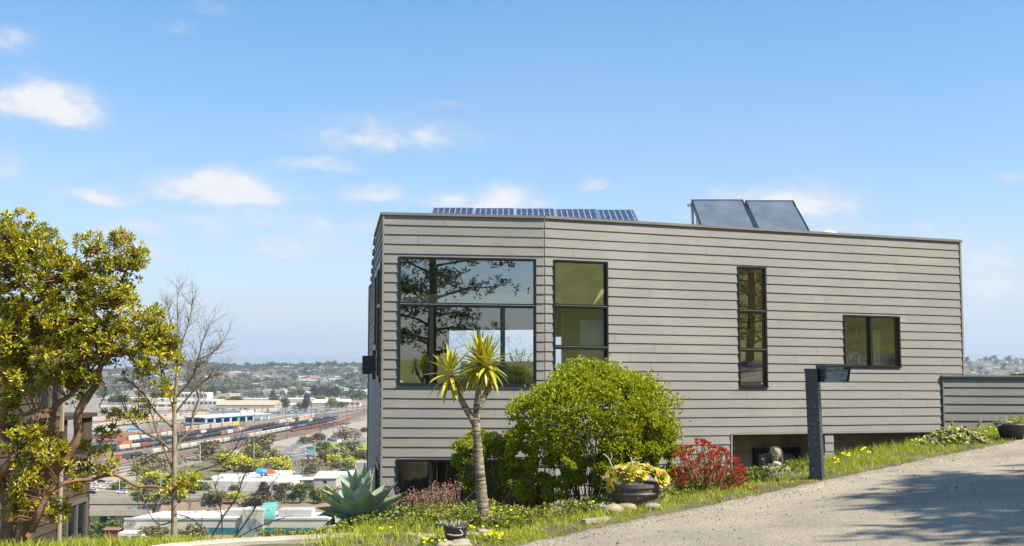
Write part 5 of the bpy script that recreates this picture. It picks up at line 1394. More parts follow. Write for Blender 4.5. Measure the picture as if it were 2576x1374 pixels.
def blindmat():
    m = mat('green_blind', (.25, .36, .30), .7); N = m.node_tree.nodes; L = m.node_tree.links
    tc = N.new('ShaderNodeTexCoord'); w_ = N.new('ShaderNodeTexWave'); w_.bands_direction = 'Z'; w_.inputs['Scale'].default_value = 9; L.new(tc.outputs['Object'], w_.inputs['Vector'])
    r = N.new('ShaderNodeValToRGB'); e = r.color_ramp.elements; e[0].color = (.10, .17, .14, 1); e[1].color = (.32, .46, .38, 1); L.new(w_.outputs[0], r.inputs[0]); L.new(r.outputs[0], N['Principled BSDF'].inputs['Base Color']); return m
win2(w1, 'upper_window', 2, mat('cream_curtain', (.38, .33, .27), .9)); win2(w2, 'lower_window', 2, blindmat())
mb = MB(); vbar(mb, H2, um+.001, um+.07, wz(150, 1085), zroof-.3, -.02, .06); vbar(mb, H2, edgeu(147), edgeu(153), -3.2, zlow-.05, .03, .06); hb2(mb, 'drain_board', mat('tan_board', (.38, .30, .20), .8))
# balcony nook
zt_, zb_ = wz(190, 1053), wz(190, 1147)
mb = MB(); vbar(mb, H2, um+.08, ur+.05, zt_, zt_+.07, -1.2, .09); vbar(mb, H2, um+.12, um+.34, zb_, zt_, -.15, .02); vbar(mb, H2, ur-.42, ur, zb_, zt_, -.15, .02); vbar(mb, H2, um+.08, ur, zb_-.1, zb_, -1.2, .01)
hb2(mb, 'balcony', M['shake'])
mb = MB(); vbar(mb, H2, um+.6, ur+.1, zb_-.22, zb_-.1, -.1, .08); hb2(mb, 'balcony_beam', mat('bleached_beam', (.42, .34, .24), .8))
mb = MB(); vbar(mb, H2, um+.10, ur, zb_, zt_, -1.25, -1.2); hb2(mb, 'nook_wall', M['shake'])
mb = MB()
for q in (.0, .28): mb.blob(H2.w(um+.62+q*.6, zb_+.42-q*.6, -.45), (.10, .06, .26), 10, 8, .3)
thing_mesh(mb, 'folded_umbrella', mat('blue_cloth', (.01, .02, .35), .7), 'blue folded cloth umbrella in the balcony of the brown house', 'umbrella')
mb = MB(); a0 = H2.w(-1, zroof, .35); b0 = H2.w(um+.1, zroof, .35); up = V((0, 0, .9))
nb = H2.n*-4.5
mb.hexa([a0, b0, b0+nb+up, a0+nb+up, a0+Z*.14, b0+Z*.14, b0+nb+up+Z*.14, a0+nb+up+Z*.14]); hb2(mb, 'roof', mat('grey_shingle_roof', (.10, .095, .09), .9, var=.3, vscale=6))
mb = MB()
for wl_ in (H2,): vbar(mb, H2, 0, um, zroof, zroof+.3, -3.4, -.16)
hb2(mb, 'attic', M['shake'])
# ---------------------------------------------------------------- broadleaf tree with orange bark
TB = at(52, 1352, 10.4); TB.z = gz(TB.x, TB.y); TD = TB.y
tr = empty('broadleaf_tree', TB, 0, 'large leaning tree with whorls of glossy yellow green leaves and orange brown limbs', 'tree')
M['obark'] = mat('peeling_bark', (.30, .14, .06), .75, col2=(.11, .08, .055), vscale=14, bump=.8, bscale=40)
M['oleaf'] = mat('leathery_leaf', (.2, .25, .03), .38, perisland=[(.09,.13,.012), (.34,.36,.015), (.66,.56,.02), (.18,.23,.012), (.44,.43,.02), (.54,.32,.03), (.10,.15,.012), (.52,.48,.02)], trans=.3, spec=.6)
skel = []
def tl(marks, rads, seg=9, add=True, rough=.10):
    pts = local([at(m[0], m[1], TD + (m[2] if len(m) > 2 else 0)) for m in marks], tr)
    a, b = densify(pts, rads, 5)
    a = [p + V((noise.noise(p*6), noise.noise(p*6+V((5, 0, 0))), 0))*.02 for p in a]
    bark.tube(a, b, seg, rough)
    if add: skel.extend(a)
bark = MB()
tl([(52,1362),(58,1335),(78,1261),(107,1198),(138,1178),(172,1146),(196,1098),(197,1040),(228,985),(248,950),(262,905),(272,870)], [.085,.07,.062,.055,.052,.046,.040,.036,.034,.028,.022,.016])
tl([(262,905),(288,882),(320,890),(355,880),(395,865,.1),(430,880,.1),(448,900,.1)], [.022,.018,.015,.012,.010,.007,.005])
tl([(272,870),(262,820),(225,775),(205,755),(180,720),(150,680)], [.017,.02,.019,.017,.012,.006])
tl([(262,820),(290,770),(300,720),(325,665),(345,630)], [.018,.015,.012,.009,.005])
tl([(225,775),(222,720),(215,680),(222,625)], [.014,.012,.009,.005])
tl([(120,1186),(126,1110),(134,1053),(133,1034),(152,1013),(190,981),(215,955),(230,930)], [.045,.036,.03,.028,.024,.02,.016,.01])
tl([(133,1034,-.05),(105,1032,-.08),(82,1036,-.1),(58,1042,-.1),(40,1010),(30,960),(35,900)], [.026,.022,.02,.018,.014,.012,.008])
tl([(18,1362),(22,1330),(26,1286),(8,1242),(-4,1200,-.1),(28,1168,-.15),(36,1139,-.15),(18,1110),(8,1060),(14,1024),(30,1004),(25,930),(40,860),(60,790),(50,700),(35,620)], [.09,.075,.065,.055,.055,.052,.048,.042,.038,.034,.03,.026,.022,.018,.012,.006])
tl([(60,790),(90,740),(110,690),(140,660)], [.016,.012,.009,.005])
tl([(60,850),(110,830),(160,800),(210,800),(260,820)], [.014,.012,.011,.010,.012])
tl([(30,1350,.1),(60,1310,.1),(90,1262,.15),(76,1240,.15),(50,1235,.15)], [.03,.024,.018,.012,.006])
tl([(80,1335,-.1),(100,1285,-.15),(116,1250,-.15),(134,1229,-.15),(180,1211,-.1),(234,1206),(260,1198),(298,1197),(341,1223,.1),(381,1224,.15),(420,1229,.2),(432,1240,.2),(446,1225,.2),(462,1212,.2)], [.034,.028,.024,.022,.019,.017,.015,.014,.012,.011,.010,.009,.007,.005])
tl([(248,1200),(244,1170),(243,1130),(262,1100),(280,1080)], [.011,.009,.007,.006,.004])
tl([(248,950),(262,975,-.1),(262,1000,-.1),(253,1025,-.1),(272,1040,-.1)], [.008,.007,.006,.005,.003])
tl([(320,890),(345,930),(350,985),(350,1040)], [.008,.006,.005,.004])
tl([(395,865,.1),(405,920,.1),(405,980,.1)], [.007,.006,.004])
tl([(100,1190),(80,1150),(95,1110),(70,1080)], [.02,.014,.01,.006])
bark.build('trunk_and_limbs', M['obark'], tr, True)
CR = [(30,592,68,58,.95),(95,618,60,50,.9),(10,640,60,90,1),(70,705,110,90,1),(165,712,62,62,.95),(222,614,42,26,.95),(262,640,40,36,.7),(322,640,44,42,.95),(352,672,22,30,.9),(310,604,30,18,.95),(262,715,60,55,.9),(302,775,42,62,1),(215,805,105,58,.95),(120,820,120,60,.85),(372,822,48,48,1),(402,850,32,36,1),
      (30,850,60,70,.95),(110,900,90,55,.95),(210,880,70,42,.9),(300,878,95,42,.85),(443,888,24,30,1),(425,915,30,24,.95),(405,983,22,30,1),(200,952,45,28,.9),(150,945,45,30,.9),(50,955,75,50,1),(25,1000,30,28,.9),(192,1006,17,12,1),(280,1038,22,17,.9),(330,1050,24,13,.9),(364,1036,12,24,.9),(272,1094,25,21,.95),(262,1160,42,36,.95),
      (75,1095,60,30,.85),(100,1140,72,48,.9),(60,1220,66,60,.8),(146,1290,32,36,.8),(196,1178,34,22,.95),(187,1230,17,17,.95),(212,1126,16,15,.9),(462,1210,40,22,.95),(350,925,40,30,.6),(375,905,45,32,.85),(100,970,40,25,.8),(20,1090,40,60,.6),(30,1290,40,40,.45)]
lf, tw_ = MB(), MB()
rr = random.Random(33)
def whorl(c, axis_, s):
    u = axis_.orthogonal().normalized(); v = axis_.cross(u); n = rr.randint(8, 12)
    for i in range(n):
        f = i/n; a = i*2.399; el = radians(74-86*f+rr.uniform(-10, 10))
        d = (u*cos(a)+v*sin(a))*cos(el)+axis_*sin(el)
        lf.leaf(c+d*.008, d, axis_+rv(.15), s*rr.uniform(.75, 1.15), s*.38, .22)
for cx, cy, rx, ry, den in CR:
    area = pi*rx*ry; n = int(area/56*den)
    for _ in range(n):
        a = rr.uniform(0, 2*pi); q = rr.random()**.55*1.08
        X, Y = cx+cos(a)*rx*q, cy+sin(a)*ry*q
        zr_ = .50*sqrt(max(0.05, 1-q*q))*min(1, max(rx, ry)/55)
        dd_ = rr.uniform(-1, 1)*zr_ + .05
        if cx == 462: dd_ += .2
        p = at(X, Y, TD+dd_)-V(tr.location)
        if noise.noise(p*4.6)+.45*noise.noise(p*11) < -.13 and rr.random() < .97: continue
        ax = (V((rr.gauss(0, .55)+(X-cx)/rx*.35, rr.gauss(0, .45)-.35, .75+rr.gauss(0, .25)))).normalized()
        whorl(p, ax, rr.uniform(.044, .066))
        k = rr.random()
        if k < .55:
            best = min(skel[::2], key=lambda s: (s-p).length_squared)
            if (best-p).length < .9:
                m_ = p.lerp(best, .5)+rv(.03); tw_.tube([p, m_, best], [.0025, .004, .006], 4, cap=False)
lf.build('crown', M['oleaf'], tr); tw_.build('twigs', M['obark'], tr)
# ---------------------------------------------------------------- bare young tree
BB_ = at(437, 1352, 10.7); BB_.z = gz(BB_.x, BB_.y); BD = BB_.y
bt = empty('bare_tree', BB_, 0, 'slender leafless young tree with pale bark standing before the rail yard', 'tree')
M['pbark'] = mat('pale_bark', (.25, .19, .12), .85, col2=(.36, .29, .20), vscale=20, bump=.4)
bb1, bb2, bud = MB(), MB(), MB()
rr = random.Random(5)
def twig(p, d, L_, r, lvl, mb, curve=.25):
    pts = [V(p)]; q = V(p); dd = V(d).normalized(); n = 5
    for i in range(n):
        dd = (dd + V((rr.gauss(0, curve), rr.gauss(0, curve), rr.gauss(0, curve)+.08))*.6).normalized(); q = q + dd*(L_/n); pts.append(V(q))
    mb.tube(pts, [r*(1-.75*i/n) for i in range(n+1)], 4 if r < .006 else 6, cap=False)
    if lvl > 0:
        for i in range(1, n+1):
            for _ in range(2 if lvl > 1 else 2):
                if rr.random() < .72:
                    nd = (dd + rv(.85)).normalized(); twig(pts[i], nd, L_*rr.uniform(.35, .6), r*.45, lvl-1, mb, curve)
    elif rr.random() < .35: bud.leaf2(pts[-1], rv(), rv(), .012, .008)
def blimb(marks, rads, ns, tl_, tr_=.0035, up=.6, seg=8, lvl=1):
    pts = local([at(m[0], m[1], BD + (m[2] if len(m) > 2 else 0)) for m in marks], bt)
    a, b = densify(pts, rads, 4); (bb1 if rads[0] > .012 else bb2).tube(a, b, seg, .05)
    for i in range(ns):
        k = rr.randrange(len(a)//4, len(a)); t = (a[min(k+1, len(a)-1)]-a[max(0, k-1)]).normalized()
        d = (t*.6 + rv(.8)+Z*up*.5).normalized(); twig(a[k], d, tl_*rr.uniform(.55, 1.1), min(tr_, b[k]*.7)*.78, lvl, bb2)
blimb([(437,1362),(438,1330),(438,1240),(439,1168),(439,1060),(439,1017)], [.036,.030,.026,.025,.022,.021], 4, .2)
blimb([(439,1017),(445,952),(446,880),(447,820),(446,770),(447,728)], [.020,.014,.010,.007,.005,.003], 30, .20, .003)
blimb([(434,1075),(399,1043),(379,1020),(367,998),(337,968),(315,955,.1),(300,960,.1)], [.012,.010,.009,.008,.006,.004,.003], 22, .24)
blimb([(428,1131),(403,1108),(365,1089),(332,1061),(318,1030),(312,1000)], [.012,.010,.009,.007,.005,.003], 20, .24)
blimb([(434,1180),(413,1129),(391,1078),(384,1050),(372,1020)], [.011,.010,.008,.006,.004], 12, .2)
blimb([(441,1165),(448,1118),(474,1089),(483,1067),(486,1039),(499,1009),(501,998),(495,975),(512,943),(520,900)], [.014,.013,.012,.011,.010,.009,.008,.007,.006,.004], 26, .26)
blimb([(441,1040),(468,1005),(495,975),(520,955),(550,940),(572,948)], [.011,.009,.007,.006,.004,.003], 24, .22)
blimb([(442,1000),(468,971),(487,943),(498,905),(510,860),(528,815)], [.011,.010,.009,.007,.005,.003], 34, .22)
blimb([(498,905),(530,890),(555,868),(566,850)], [.006,.005,.004,.003], 16, .18)
blimb([(445,930),(425,900),(412,860),(408,800),(415,770)], [.008,.007,.005,.004,.003], 22, .16)
blimb([(446,900),(462,850),(478,800),(485,745)], [.007,.006,.005,.003], 22, .16)
blimb([(446,850),(430,810),(420,760)], [.005,.004,.003], 12, .14)
blimb([(438,1035),(425,990),(415,950),(398,915)], [.010,.008,.006,.004], 14, .2)
blimb([(438,1250),(470,1262),(500,1258),(530,1240)], [.006,.005,.004,.003], 8, .16)
blimb([(437,1310),(400,1320),(375,1290),(360,1250),(350,1220)], [.007,.006,.005,.004,.003], 10, .18)
bb1.build('trunk', M['pbark'], bt, True); bb2.build('branches', mat('thin_branch_bark', (.19, .14, .09), .85), bt, True); bud.build('buds', mat('ochre_bud', (.45, .28, .06), .6), bt)
# ---------------------------------------------------------------- dark leafless bush on the slope
DB = at(575, 1350, 10.9)
DB.z = gz(DB.x, DB.y)
db = empty('leafless_bush', DB, 0, 'thin dark leafless bush spreading above the concrete wall', 'bush')
bb1, bb2, bud = MB(), MB(), MB()
BD = DB.y
_bt = bt; bt = db
blimb([(590,1352),(620,1312),(652,1262),(680,1222),(706,1190)], [.009,.007,.006,.004,.002], 22, .22, .003)
blimb([(532,1352),(562,1300),(598,1245),(612,1200),(640,1170)], [.009,.007,.006,.004,.002], 22, .22, .003)
blimb([(560,1352),(556,1290),(546,1240),(530,1195)], [.007,.006,.004,.002], 16, .2, .003)
blimb([(600,1352),(640,1330),(690,1310),(720,1300)], [.006,.005,.004,.002], 12, .18, .003)
blimb([(446,1210,.1),(490,1188,.1),(540,1172,.1),(562,1158,.1),(590,1130,.1),(606,1098,.1),(612,1070,.1)], [.007,.007,.006,.006,.005,.004,.002], 16, .2, .003)
blimb([(590,1130,.1),(620,1115,.1),(650,1112,.1)], [.004,.003,.002], 10, .14, .0025)
blimb([(515,1352),(500,1320),(470,1300),(430,1290)], [.006,.005,.004,.002], 12, .18, .003)
bb1v = bb1.v + []
n0 = len(bb2.v); bb2.v += bb1.v; bb2.f += [tuple(i+n0 for i in f) for f in bb1.f]; bb2.m += bb1.m
bb2.build('branches', mat('dark_twig', (.045, .035, .028), .9), db, True)
bt = _bt
TILT = 0.010
# ---------------------------------------------------------------- trees behind the camera (they shade the drive and mirror in the glass)
def conifer(name, x, y, h, r0, label, n=2600, leafL=.35, cr=(.3, 1), dens=1, col=None, flat=.35, seed=3, zoff=0):
    rr = random.Random(seed); z0 = gz(x, y)
    o = empty(name, (x, y, z0), 0, label, 'tree'); mt, mc = MB(), MB()
    mt.tube([V((0, 0, -.1)), V((.1, .1, h*.4)), V((-.1, 0, h*.75)), V((0, 0, h))], [h*.022, h*.017, h*.009, .03], 9, .05)
    nb = int(26*dens)
    for i in range(nb):
        f = cr[0] + (cr[1]-cr[0])*(i+rr.random())/nb; a = i*2.399+rr.uniform(-.4, .4)
        L_ = r0*(1-.65*max(0, (f-cr[0])/(1-cr[0])))*rr.uniform(.6, 1.15)
        s = V((0, 0, h*f)); e = s + V((cos(a)*L_, sin(a)*L_, L_*rr.uniform(-.12, .30))); m_ = (s+e)/2 + V((0, 0, L_*.05))
        mt.tube([s, m_, e], [.07*h/12, .045*h/12, .015], 6, .05, cap=False)
        for k in range(int(n/nb/8)):
            g = rr.uniform(.3, 1.05); c = (s.lerp(m_, g*2) if g < .5 else m_.lerp(e, g*2-1)) + V((rr.gauss(0, .16*L_), rr.gauss(0, .16*L_), rr.gauss(0, .06*L_)))
            for q in range(8):
                d = (rv(.8) + Z*.5).normalized(); d.z *= flat+.3; mc.leaf2(c+rv(.12), d, rv(), leafL*rr.uniform(.6, 1.2), leafL*.28)
    mt.build('trunk', M['bark_dark'], o, True); mc.build('crown', col or mat('pine_needles', (.035, .06, .025), .7, perisland=[(.03,.05,.02), (.06,.09,.03)]), o); return o
# ================================================================ the plain below
def flat(name, marks, m, h, kind='structure', label=None):
    mb = MB(); mb.poly([onplain(x, y, h) for x, y in marks]); o = mb.build(name, m)
    return tag(o, kind=kind)
M['ballast'] = mat('rail_ballast', (.24, .17, .125), .95, col2=(.17, .115, .08), vscale=.02)
M['sand'] = mat('sandy_lot', (.34, .29, .22), .95, col2=(.27, .23, .17), vscale=.03)
M['tarmac'] = mat('city_tarmac', (.15, .145, .14), .9, var=.15, vscale=.05)
M['tarmac_l'] = mat('faded_tarmac', (.22, .19, .15), .9, var=.12, vscale=.03)
M['lawn'] = mat('bright_lawn', (.20, .27, .02), .95, col2=(.22, .28, .04), vscale=.05)
M['scrub'] = mat('scrub_soil', (.17, .13, .075), .95, col2=(.10, .11, .035), vscale=.06)
M['dirt'] = mat('brown_soil', (.27, .19, .13), .95, col2=(.20, .15, .09), vscale=.06)
flat('rail_yard', [(-300,1196),(225,1196),(300,1182),(440,1155),(624,1122),(800,1086),(960,1034),(960,1022),(760,1030),(500,1018),(200,1010),(-300,1010)], M['ballast'], .10)
flat('bare_lot', [(560,1136),(640,1122),(800,1089),(960,1045),(960,1100),(850,1108),(760,1128),(700,1122),(640,1142)], M['sand'], .2)
flat('yard_apron', [(-100,1100),(225,1092),(330,1078),(450,1066),(560,1064),(700,1050),(830,1040),(925,1027),(925,1018),(600,1012),(200,1010),(-100,1012)], M['tarmac_l'], .2)
flat('car_park', [(505,1040),(860,1040),(840,1029),(505,1027)], M['tarmac'], .35)
flat('car_park', [(-100,1240),(330,1240),(400,1205),(380,1172),(-100,1180)], M['sand'], .2)
flat('lawn', [(815,1150),(930,1160),(960,1112),(850,1108),(815,1118)], M['lawn'], .3)
flat('lawn', [(575,1160),(690,1158),(700,1146),(600,1146)], M['lawn'], .3)
flat('lawn', [(-60,1330),(262,1330),(262,1312),(-60,1312)], M['lawn'], .3)
flat('lawn', [(310,1284),(372,1284),(360,1274),(318,1274)], M['lawn'], .3)
flat('scrubland', [(-100,1400),(960,1400),(960,1252),(-100,1252)], M['scrub'], .05)
flat('scrubland', [(380,1240),(960,1240),(960,1160),(700,1158),(560,1150),(440,1180)], M['scrub'], .08)
flat('main_road', [(697,1178),(735,1178),(742,1150),(738,1128),(768,1118),(830,1110),(880,1098),(925,1080),(925,1075),(860,1093),(800,1108),(735,1118),(706,1140)], M['tarmac'], .45)
flat('main_road', [(742,1185),(806,1185),(794,1140),(782,1124),(764,1124),(745,1150)], M['tarmac'], .50)
flat('main_road', [(560,1240),(960,1240),(960,1195),(800,1182),(690,1180),(560,1200)], M['tarmac_l'], .25)
M['stripe'] = mat('road_paint', (.7, .7, .66), .8)
for a, b in (((712,1176),(714,1150)),((724,1176),(727,1150)),((765,1180),(770,1140)),((783,1180),(780,1140))):
    mb = MB(); p, q = onplain(*a, .56), onplain(*b, .56); n_ = 9
    for i in range(n_):
        s, e = p.lerp(q, i/n_), p.lerp(q, (i+.5)/n_); mb.quad(s-V((.25,0,0)), s+V((.25,0,0)), e+V((.25,0,0)), e-V((.25,0,0)))
    o = mb.build('road_marking', M['stripe']); tag(o, kind='structure')
# ---- tracks
def spline(marks, h=0, step=None):
    p = [onplain(x, y, h) for x, y in marks]; a, _ = densify(p, [0]*len(p), 8); return a
def strip(mb, pts, w_):
    n0 = len(mb.v)
    for i, p in enumerate(pts):
        t = (pts[min(i+1, len(pts)-1)]-pts[max(i-1, 0)]).normalized(); s = V((-t.y, t.x, 0))*w_/2; mb.v += [p-s, p+s]
    for i in range(len(pts)-1): a = n0+2*i; mb.f.append((a, a+1, a+3, a+2)); mb.m.append(mb.mi)
TR_A = [(180,1181),(293,1160),(501,1125),(600,1108.5),(732,1082.5),(849,1057.5),(925,1031)]
TR_B = [(130,1158),(222,1143),(310,1134),(401,1121),(518,1102),(624,1083.5),(712,1067),(830,1043),(925,1024)]
def offs(base, k): return [(x, y+k*(y-1000)/100) for x, y in base]
mats_tr = mat('sleeper_bed', (.17, .10, .075), .95, var=.2, vscale=.3); 
for j, (base, ks) in enumerate(((TR_A, (0, 5, 9.5, 14, 19, -5, -9)), (TR_B, (0, -6, -12, 6)))):
    for k in ks:
        mb = MB(); s_ = spline(offs(base, k), .32+.01*j+.004*abs(k)); strip(mb, s_, 3.0); o = mb.build('railway_track', mats_tr); tag(o, kind='structure')
for base in ([(222,1129),(330,1119),(470,1099),(600,1077)],[(222,1114),(360,1107),(500,1087)],[(222,1102),(384,1101),(436,1091),(536,1079),(566,1076)],[(222,1084),(310,1070),(390,1062),(470,1056)],[(222,1060),(400,1054),(520,1046)],[(380,1034),(530,1032)],[(150,1035),(330,1040)]):
    mb = MB(); strip(mb, spline(base, .36), 3.2); o = mb.build('railway_track', mats_tr); tag(o, kind='structure')
mb = MB(); strip(mb, spline([(222,1072),(330,1062),(420,1050),(560,1040)], .42), 5); o = mb.build('path', mat('pale_yellow_path', (.55, .42, .18), .9)); tag(o, kind='structure')
mb = MB(); strip(mb, spline([(620,1060),(720,1046),(830,1037),(925,1025)], .46), 5); o = mb.build('path', mat('pale_gravel_path', (.52, .47, .36), .9)); tag(o, kind='structure')
# ---- rolling stock
def cyl(mb, x0, x1, z, r, seg=16, dome=.35):
    pts = [V((x0-dome, 0, z)), V((x0-dome*.6, 0, z)), V((x0, 0, z)), V((x1, 0, z)), V((x1+dome*.6, 0, z)), V((x1+dome, 0, z))]
    mb.tube(pts, [r*.35, r*.8, r, r, r*.8, r*.35], seg)
M['underg'] = mat('underframe', (.03, .028, .027), .8)
def bogies(root, L_, n=2):
    for s in (-1, 1):
        mb = MB(); x = s*(L_/2-2.2)
        mb.box(x-1.6, x+1.6, -1.1, 1.1, .45, 1.0)
        for dx in (-.95, .95):
            for y in (-.9, .82): 
                mb.tube([V((x+dx, y, .46)), V((x+dx, y+.1, .46))], .46, 10)
        mb.build('bogie', M['underg'], root)
def tankcar(c, L_=14.5):
    root = empty('tank_car'); mb = MB(); cyl(mb, -L_/2+.9, L_/2-.9, 2.75, 1.5); mb.tube([V((0, 0, 4.2)), V((0, 0, 4.75))], .6, 10); 
    mb.build('tank', mat('tank_paint', c, .45, var=.2, vscale=.7), root, True)
    mb = MB(); mb.box(-L_/2, L_/2, -.5, .5, .95, 1.25); mb.box(-1.2, 1.2, -.9, .9, 4.3, 4.36); mb.box(-.06, .06, -1.6, -1.5, 1.2, 4.2); mb.build('frame', M['underg'], root); bogies(root, L_); return root
def hopper(c, L_=15.5):
    root = empty('hopper_car'); mb = MB(); pts = [(-1.55, 1.9), (-1.6, 4.2), (-.9, 4.65), (.9, 4.65), (1.6, 4.2), (1.55, 1.9), (.6, 1.1), (-.6, 1.1)]
    Mx = Matrix.Rotation(pi/2, 4, 'Z') @ Matrix.Rotation(pi/2, 4, 'X'); mb.prism(pts, -L_/2+1, L_/2-1, Mx); 
    mb.build('body', mat('hopper_paint', c, .55, var=.12, vscale=.7), root)
    mb = MB()
    for i in range(9): x = -L_/2+1.4+i*(L_-2.8)/8; mb.box(x-.06, x+.06, -1.66, -1.561, 1.9, 4.15)
    mb.box(-L_/2, L_/2, -.4, .4, .9, 1.09); mb.build('ribs', mat('hopper_rib', tuple(q*.6 for q in c), .6), root); bogies(root, L_); return root
def autorack(c, c2, L_=26):
    root = empty('autorack_car'); mb = MB(); mb.box(-L_/2+.5, L_/2-.5, -1.5, 1.5, 1.2, 5.2); pts = [(-1.55, 5.2), (-1.1, 5.6), (1.1, 5.6), (1.55, 5.2)]
    Mx = Matrix.Rotation(pi/2, 4, 'Z') @ Matrix.Rotation(pi/2, 4, 'X'); mb.build('body', mat('rack_panel', c, .6, var=.15, vscale=1.5), root)
    mb = MB(); mb.prism(pts, -L_/2+.45, L_/2-.45, Mx); mb.build('roof', mat('rack_roof', (.46, .45, .41), .5), root)
    mb = MB()
    for i in range(11): x = -L_/2+.9+i*(L_-1.8)/10; mb.box(x-.12, x+.12, -1.56, -1.501, 1.2, 5.2)
    mb.build('ribs', mat('rack_rib', tuple(q*.7 for q in c), .6), root)
    mb = MB(); mb.box(-L_/2+.45, -L_/2+2.6, -1.6, 1.56, 1.2, 5.18); mb.box(L_/2-2.6, L_/2-.45, -1.6, 1.56, 1.2, 5.18); mb.build('end_panel', mat('rack_end', c2, .6), root); bogies(root, L_); return root
def boxcar(c, L_=16, H_=4.4):
    root = empty('boxcar'); mb = MB(); mb.box(-L_/2+.4, L_/2-.4, -1.5, 1.5, 1.1, H_); mb.build('body', mat('boxcar_paint', c, .6, var=.15, vscale=.6), root)
    mb = MB(); mb.box(-1.3, 1.3, -1.56, -1.501, 1.2, H_-.3); mb.build('sliding_door', mat('boxcar_door', tuple(q*.75 for q in c), .6), root); bogies(root, L_); return root
def loco(c, c2, L_=20):
    root = empty('locomotive'); mb = MB(); mb.box(-L_/2+4.2, L_/2-1, -1.0, 1.0, 1.5, 4.3); mb.box(-L_/2+.6, L_/2-.6, -1.5, 1.5, 1.1, 1.49); mb.build('hood', mat('loco_paint', c, .5), root)
    mb = MB(); mb.box(-L_/2+1.9, -L_/2+4.19, -1.5, 1.5, 1.5, 4.6); mb.box(-L_/2+.7, -L_/2+1.89, -.8, .8, 1.5, 3); mb.build('cab', mat('loco_cab', c2, .5), root)
    mb = MB(); mb.box(-L_/2+2.3, -L_/2+3.7, -1.56, -1.501, 3.2, 4.1); mb.build('cab_window', M['black'], root); bogies(root, L_); return root
def gondola(c, L_=16):
    root = empty('gondola_car'); mb = MB(); mb.box(-L_/2+.3, L_/2-.3, -1.5, 1.5, 1.0, 1.2); mb.box(-L_/2+.3, L_/2-.3, -1.5, -1.4, 1.2, 2.3); mb.box(-L_/2+.3, L_/2-.3, 1.4, 1.5, 1.2, 2.3); mb.box(-L_/2+.3, -L_/2+.4, -1.4, 1.4, 1.2, 2.3); mb.box(L_/2-.4, L_/2-.3, -1.4, 1.4, 1.2, 2.3); mb.build('body', mat('gondola_paint', c, .7, var=.2, vscale=.6), root); bogies(root, L_); return root
PR = {'tk': (tankcar((.028,.03,.035)), 15.6), 'tg': (tankcar((.12,.125,.14)), 15.6), 'tb': (tankcar((.06,.13,.24)), 15.6), 'tw': (tankcar((.55,.53,.5)), 15.6), 'hw': (hopper((.48,.45,.38)), 16.5), 'hc': (hopper((.5,.42,.3)), 16.5), 'hr': (hopper((.30,.08,.05)), 16.5),
      'ay': (autorack((.40,.34,.24), (.62,.32,.03)), 27), 'aw': (autorack((.40,.38,.32), (.5,.18,.05)), 27), 'bb': (boxcar((.28,.15,.09)), 17), 'bl': (boxcar((.42,.52,.6)), 17), 'bw': (boxcar((.55,.53,.48), 14, 5), ), 'gr': (gondola((.24,.08,.05)), 17), 'go': (gondola((.42,.22,.10)), 17), 'lo': (loco((.42,.13,.03), (.42,.13,.03)), 21), 'lb': (loco((.05,.05,.05), (.55,.14,.02)), 21), 'by': (boxcar((.7,.45,.08), 17, 5), )}
LN = {'tk': ('black rounded tank car', 'tank car'), 'tg': ('grey rounded tank car', 'tank car'), 'tb': ('blue tank car', 'tank car'), 'tw': ('white tank car', 'tank car'), 'hw': ('white covered hopper car', 'hopper car'), 'hc': ('cream covered hopper car', 'hopper car'), 'hr': ('rust red hopper car', 'hopper car'),
      'ay': ('tall car carrier with yellow ends', 'rail car'), 'aw': ('tall grey car carrier with orange ends', 'rail car'), 'bb': ('brown boxcar', 'boxcar'), 'bl': ('pale blue boxcar', 'boxcar'), 'bw': ('tall white boxcar', 'boxcar'), 'gr': ('low red gondola car', 'gondola'), 'go': ('low orange brown gondola car', 'gondola'), 'lo': ('orange locomotive', 'locomotive'), 'lb': ('black and orange locomotive', 'locomotive'), 'by': ('tall yellow boxcar', 'boxcar')}
used = set()
def train(marks, seq, where, h=.36, gap0=0):
    pts = spline(marks, h); i = 0; d = gap0; seg = 0; acc = 0
    cum = [0]
    for a, b in zip(pts, pts[1:]): cum.append(cum[-1]+(b-a).length)
    def pos(s):
        for j in range(len(cum)-1):
            if s <= cum[j+1]: return pts[j].lerp(pts[j+1], (s-cum[j])/(cum[j+1]-cum[j])), (pts[j+1]-pts[j])
        return None, None
    tot = cum[-1]; s = gap0
    from collections import Counter
    cnt = Counter(seq)
    for k in seq:
        L_ = PR[k][1] if len(PR[k]) > 1 else (15 if k == 'bw' else 18)
        s += L_/2; p, t = pos(s); s += L_/2
        if p is None: break
        if k == '--': continue
        proto = PR[k][0]
        o = proto if k not in used else copy_tree(proto); used.add(k)
        o.location = p; o.rotation_euler = (0, 0, atan2(t.y, t.x))
        lb, ct = LN[k]; o['label'] = lb+' in the '+where; o['category'] = ct; o['group'] = 'rail cars of the '+where
train(TR_A[1:], ['lb','tk','tg'] + ['hw']*9 + ['tg','tg','tb','hc'] + ['hc'] + ['hw']*6 + ['tg','tk','tb','tg'] + ['tk']*9 + ['tg'], 'long train nearest the trees')
A2_ = offs(TR_A, -5)
train([(640,1090),(700,1078),(780,1063),(849,1050),(900,1034)], ['tk']*4+['tk','tg','tk','tk','tk','tk','tk','hw','tk','tk','tb','tk','tk','tg','tg','tg'], 'black tank train at the right end of the yard', gap0=30)
train([(732,1087),(800,1073),(860,1058),(925,1036)], ['gr']*9+['go']*9, 'low red and orange gondola train')
train(TR_B[1:], ['tk','tk','hw','hw','hr','tg','tk','tg','tk','tk','tk','tg','tk','tk','tk','bb','bl','bb','hc']+['tg','tk','tk','tk','tk','tk','tk','tg','hw','hw','aw','tk','tk','ay','aw','aw'], 'second train from the trees')
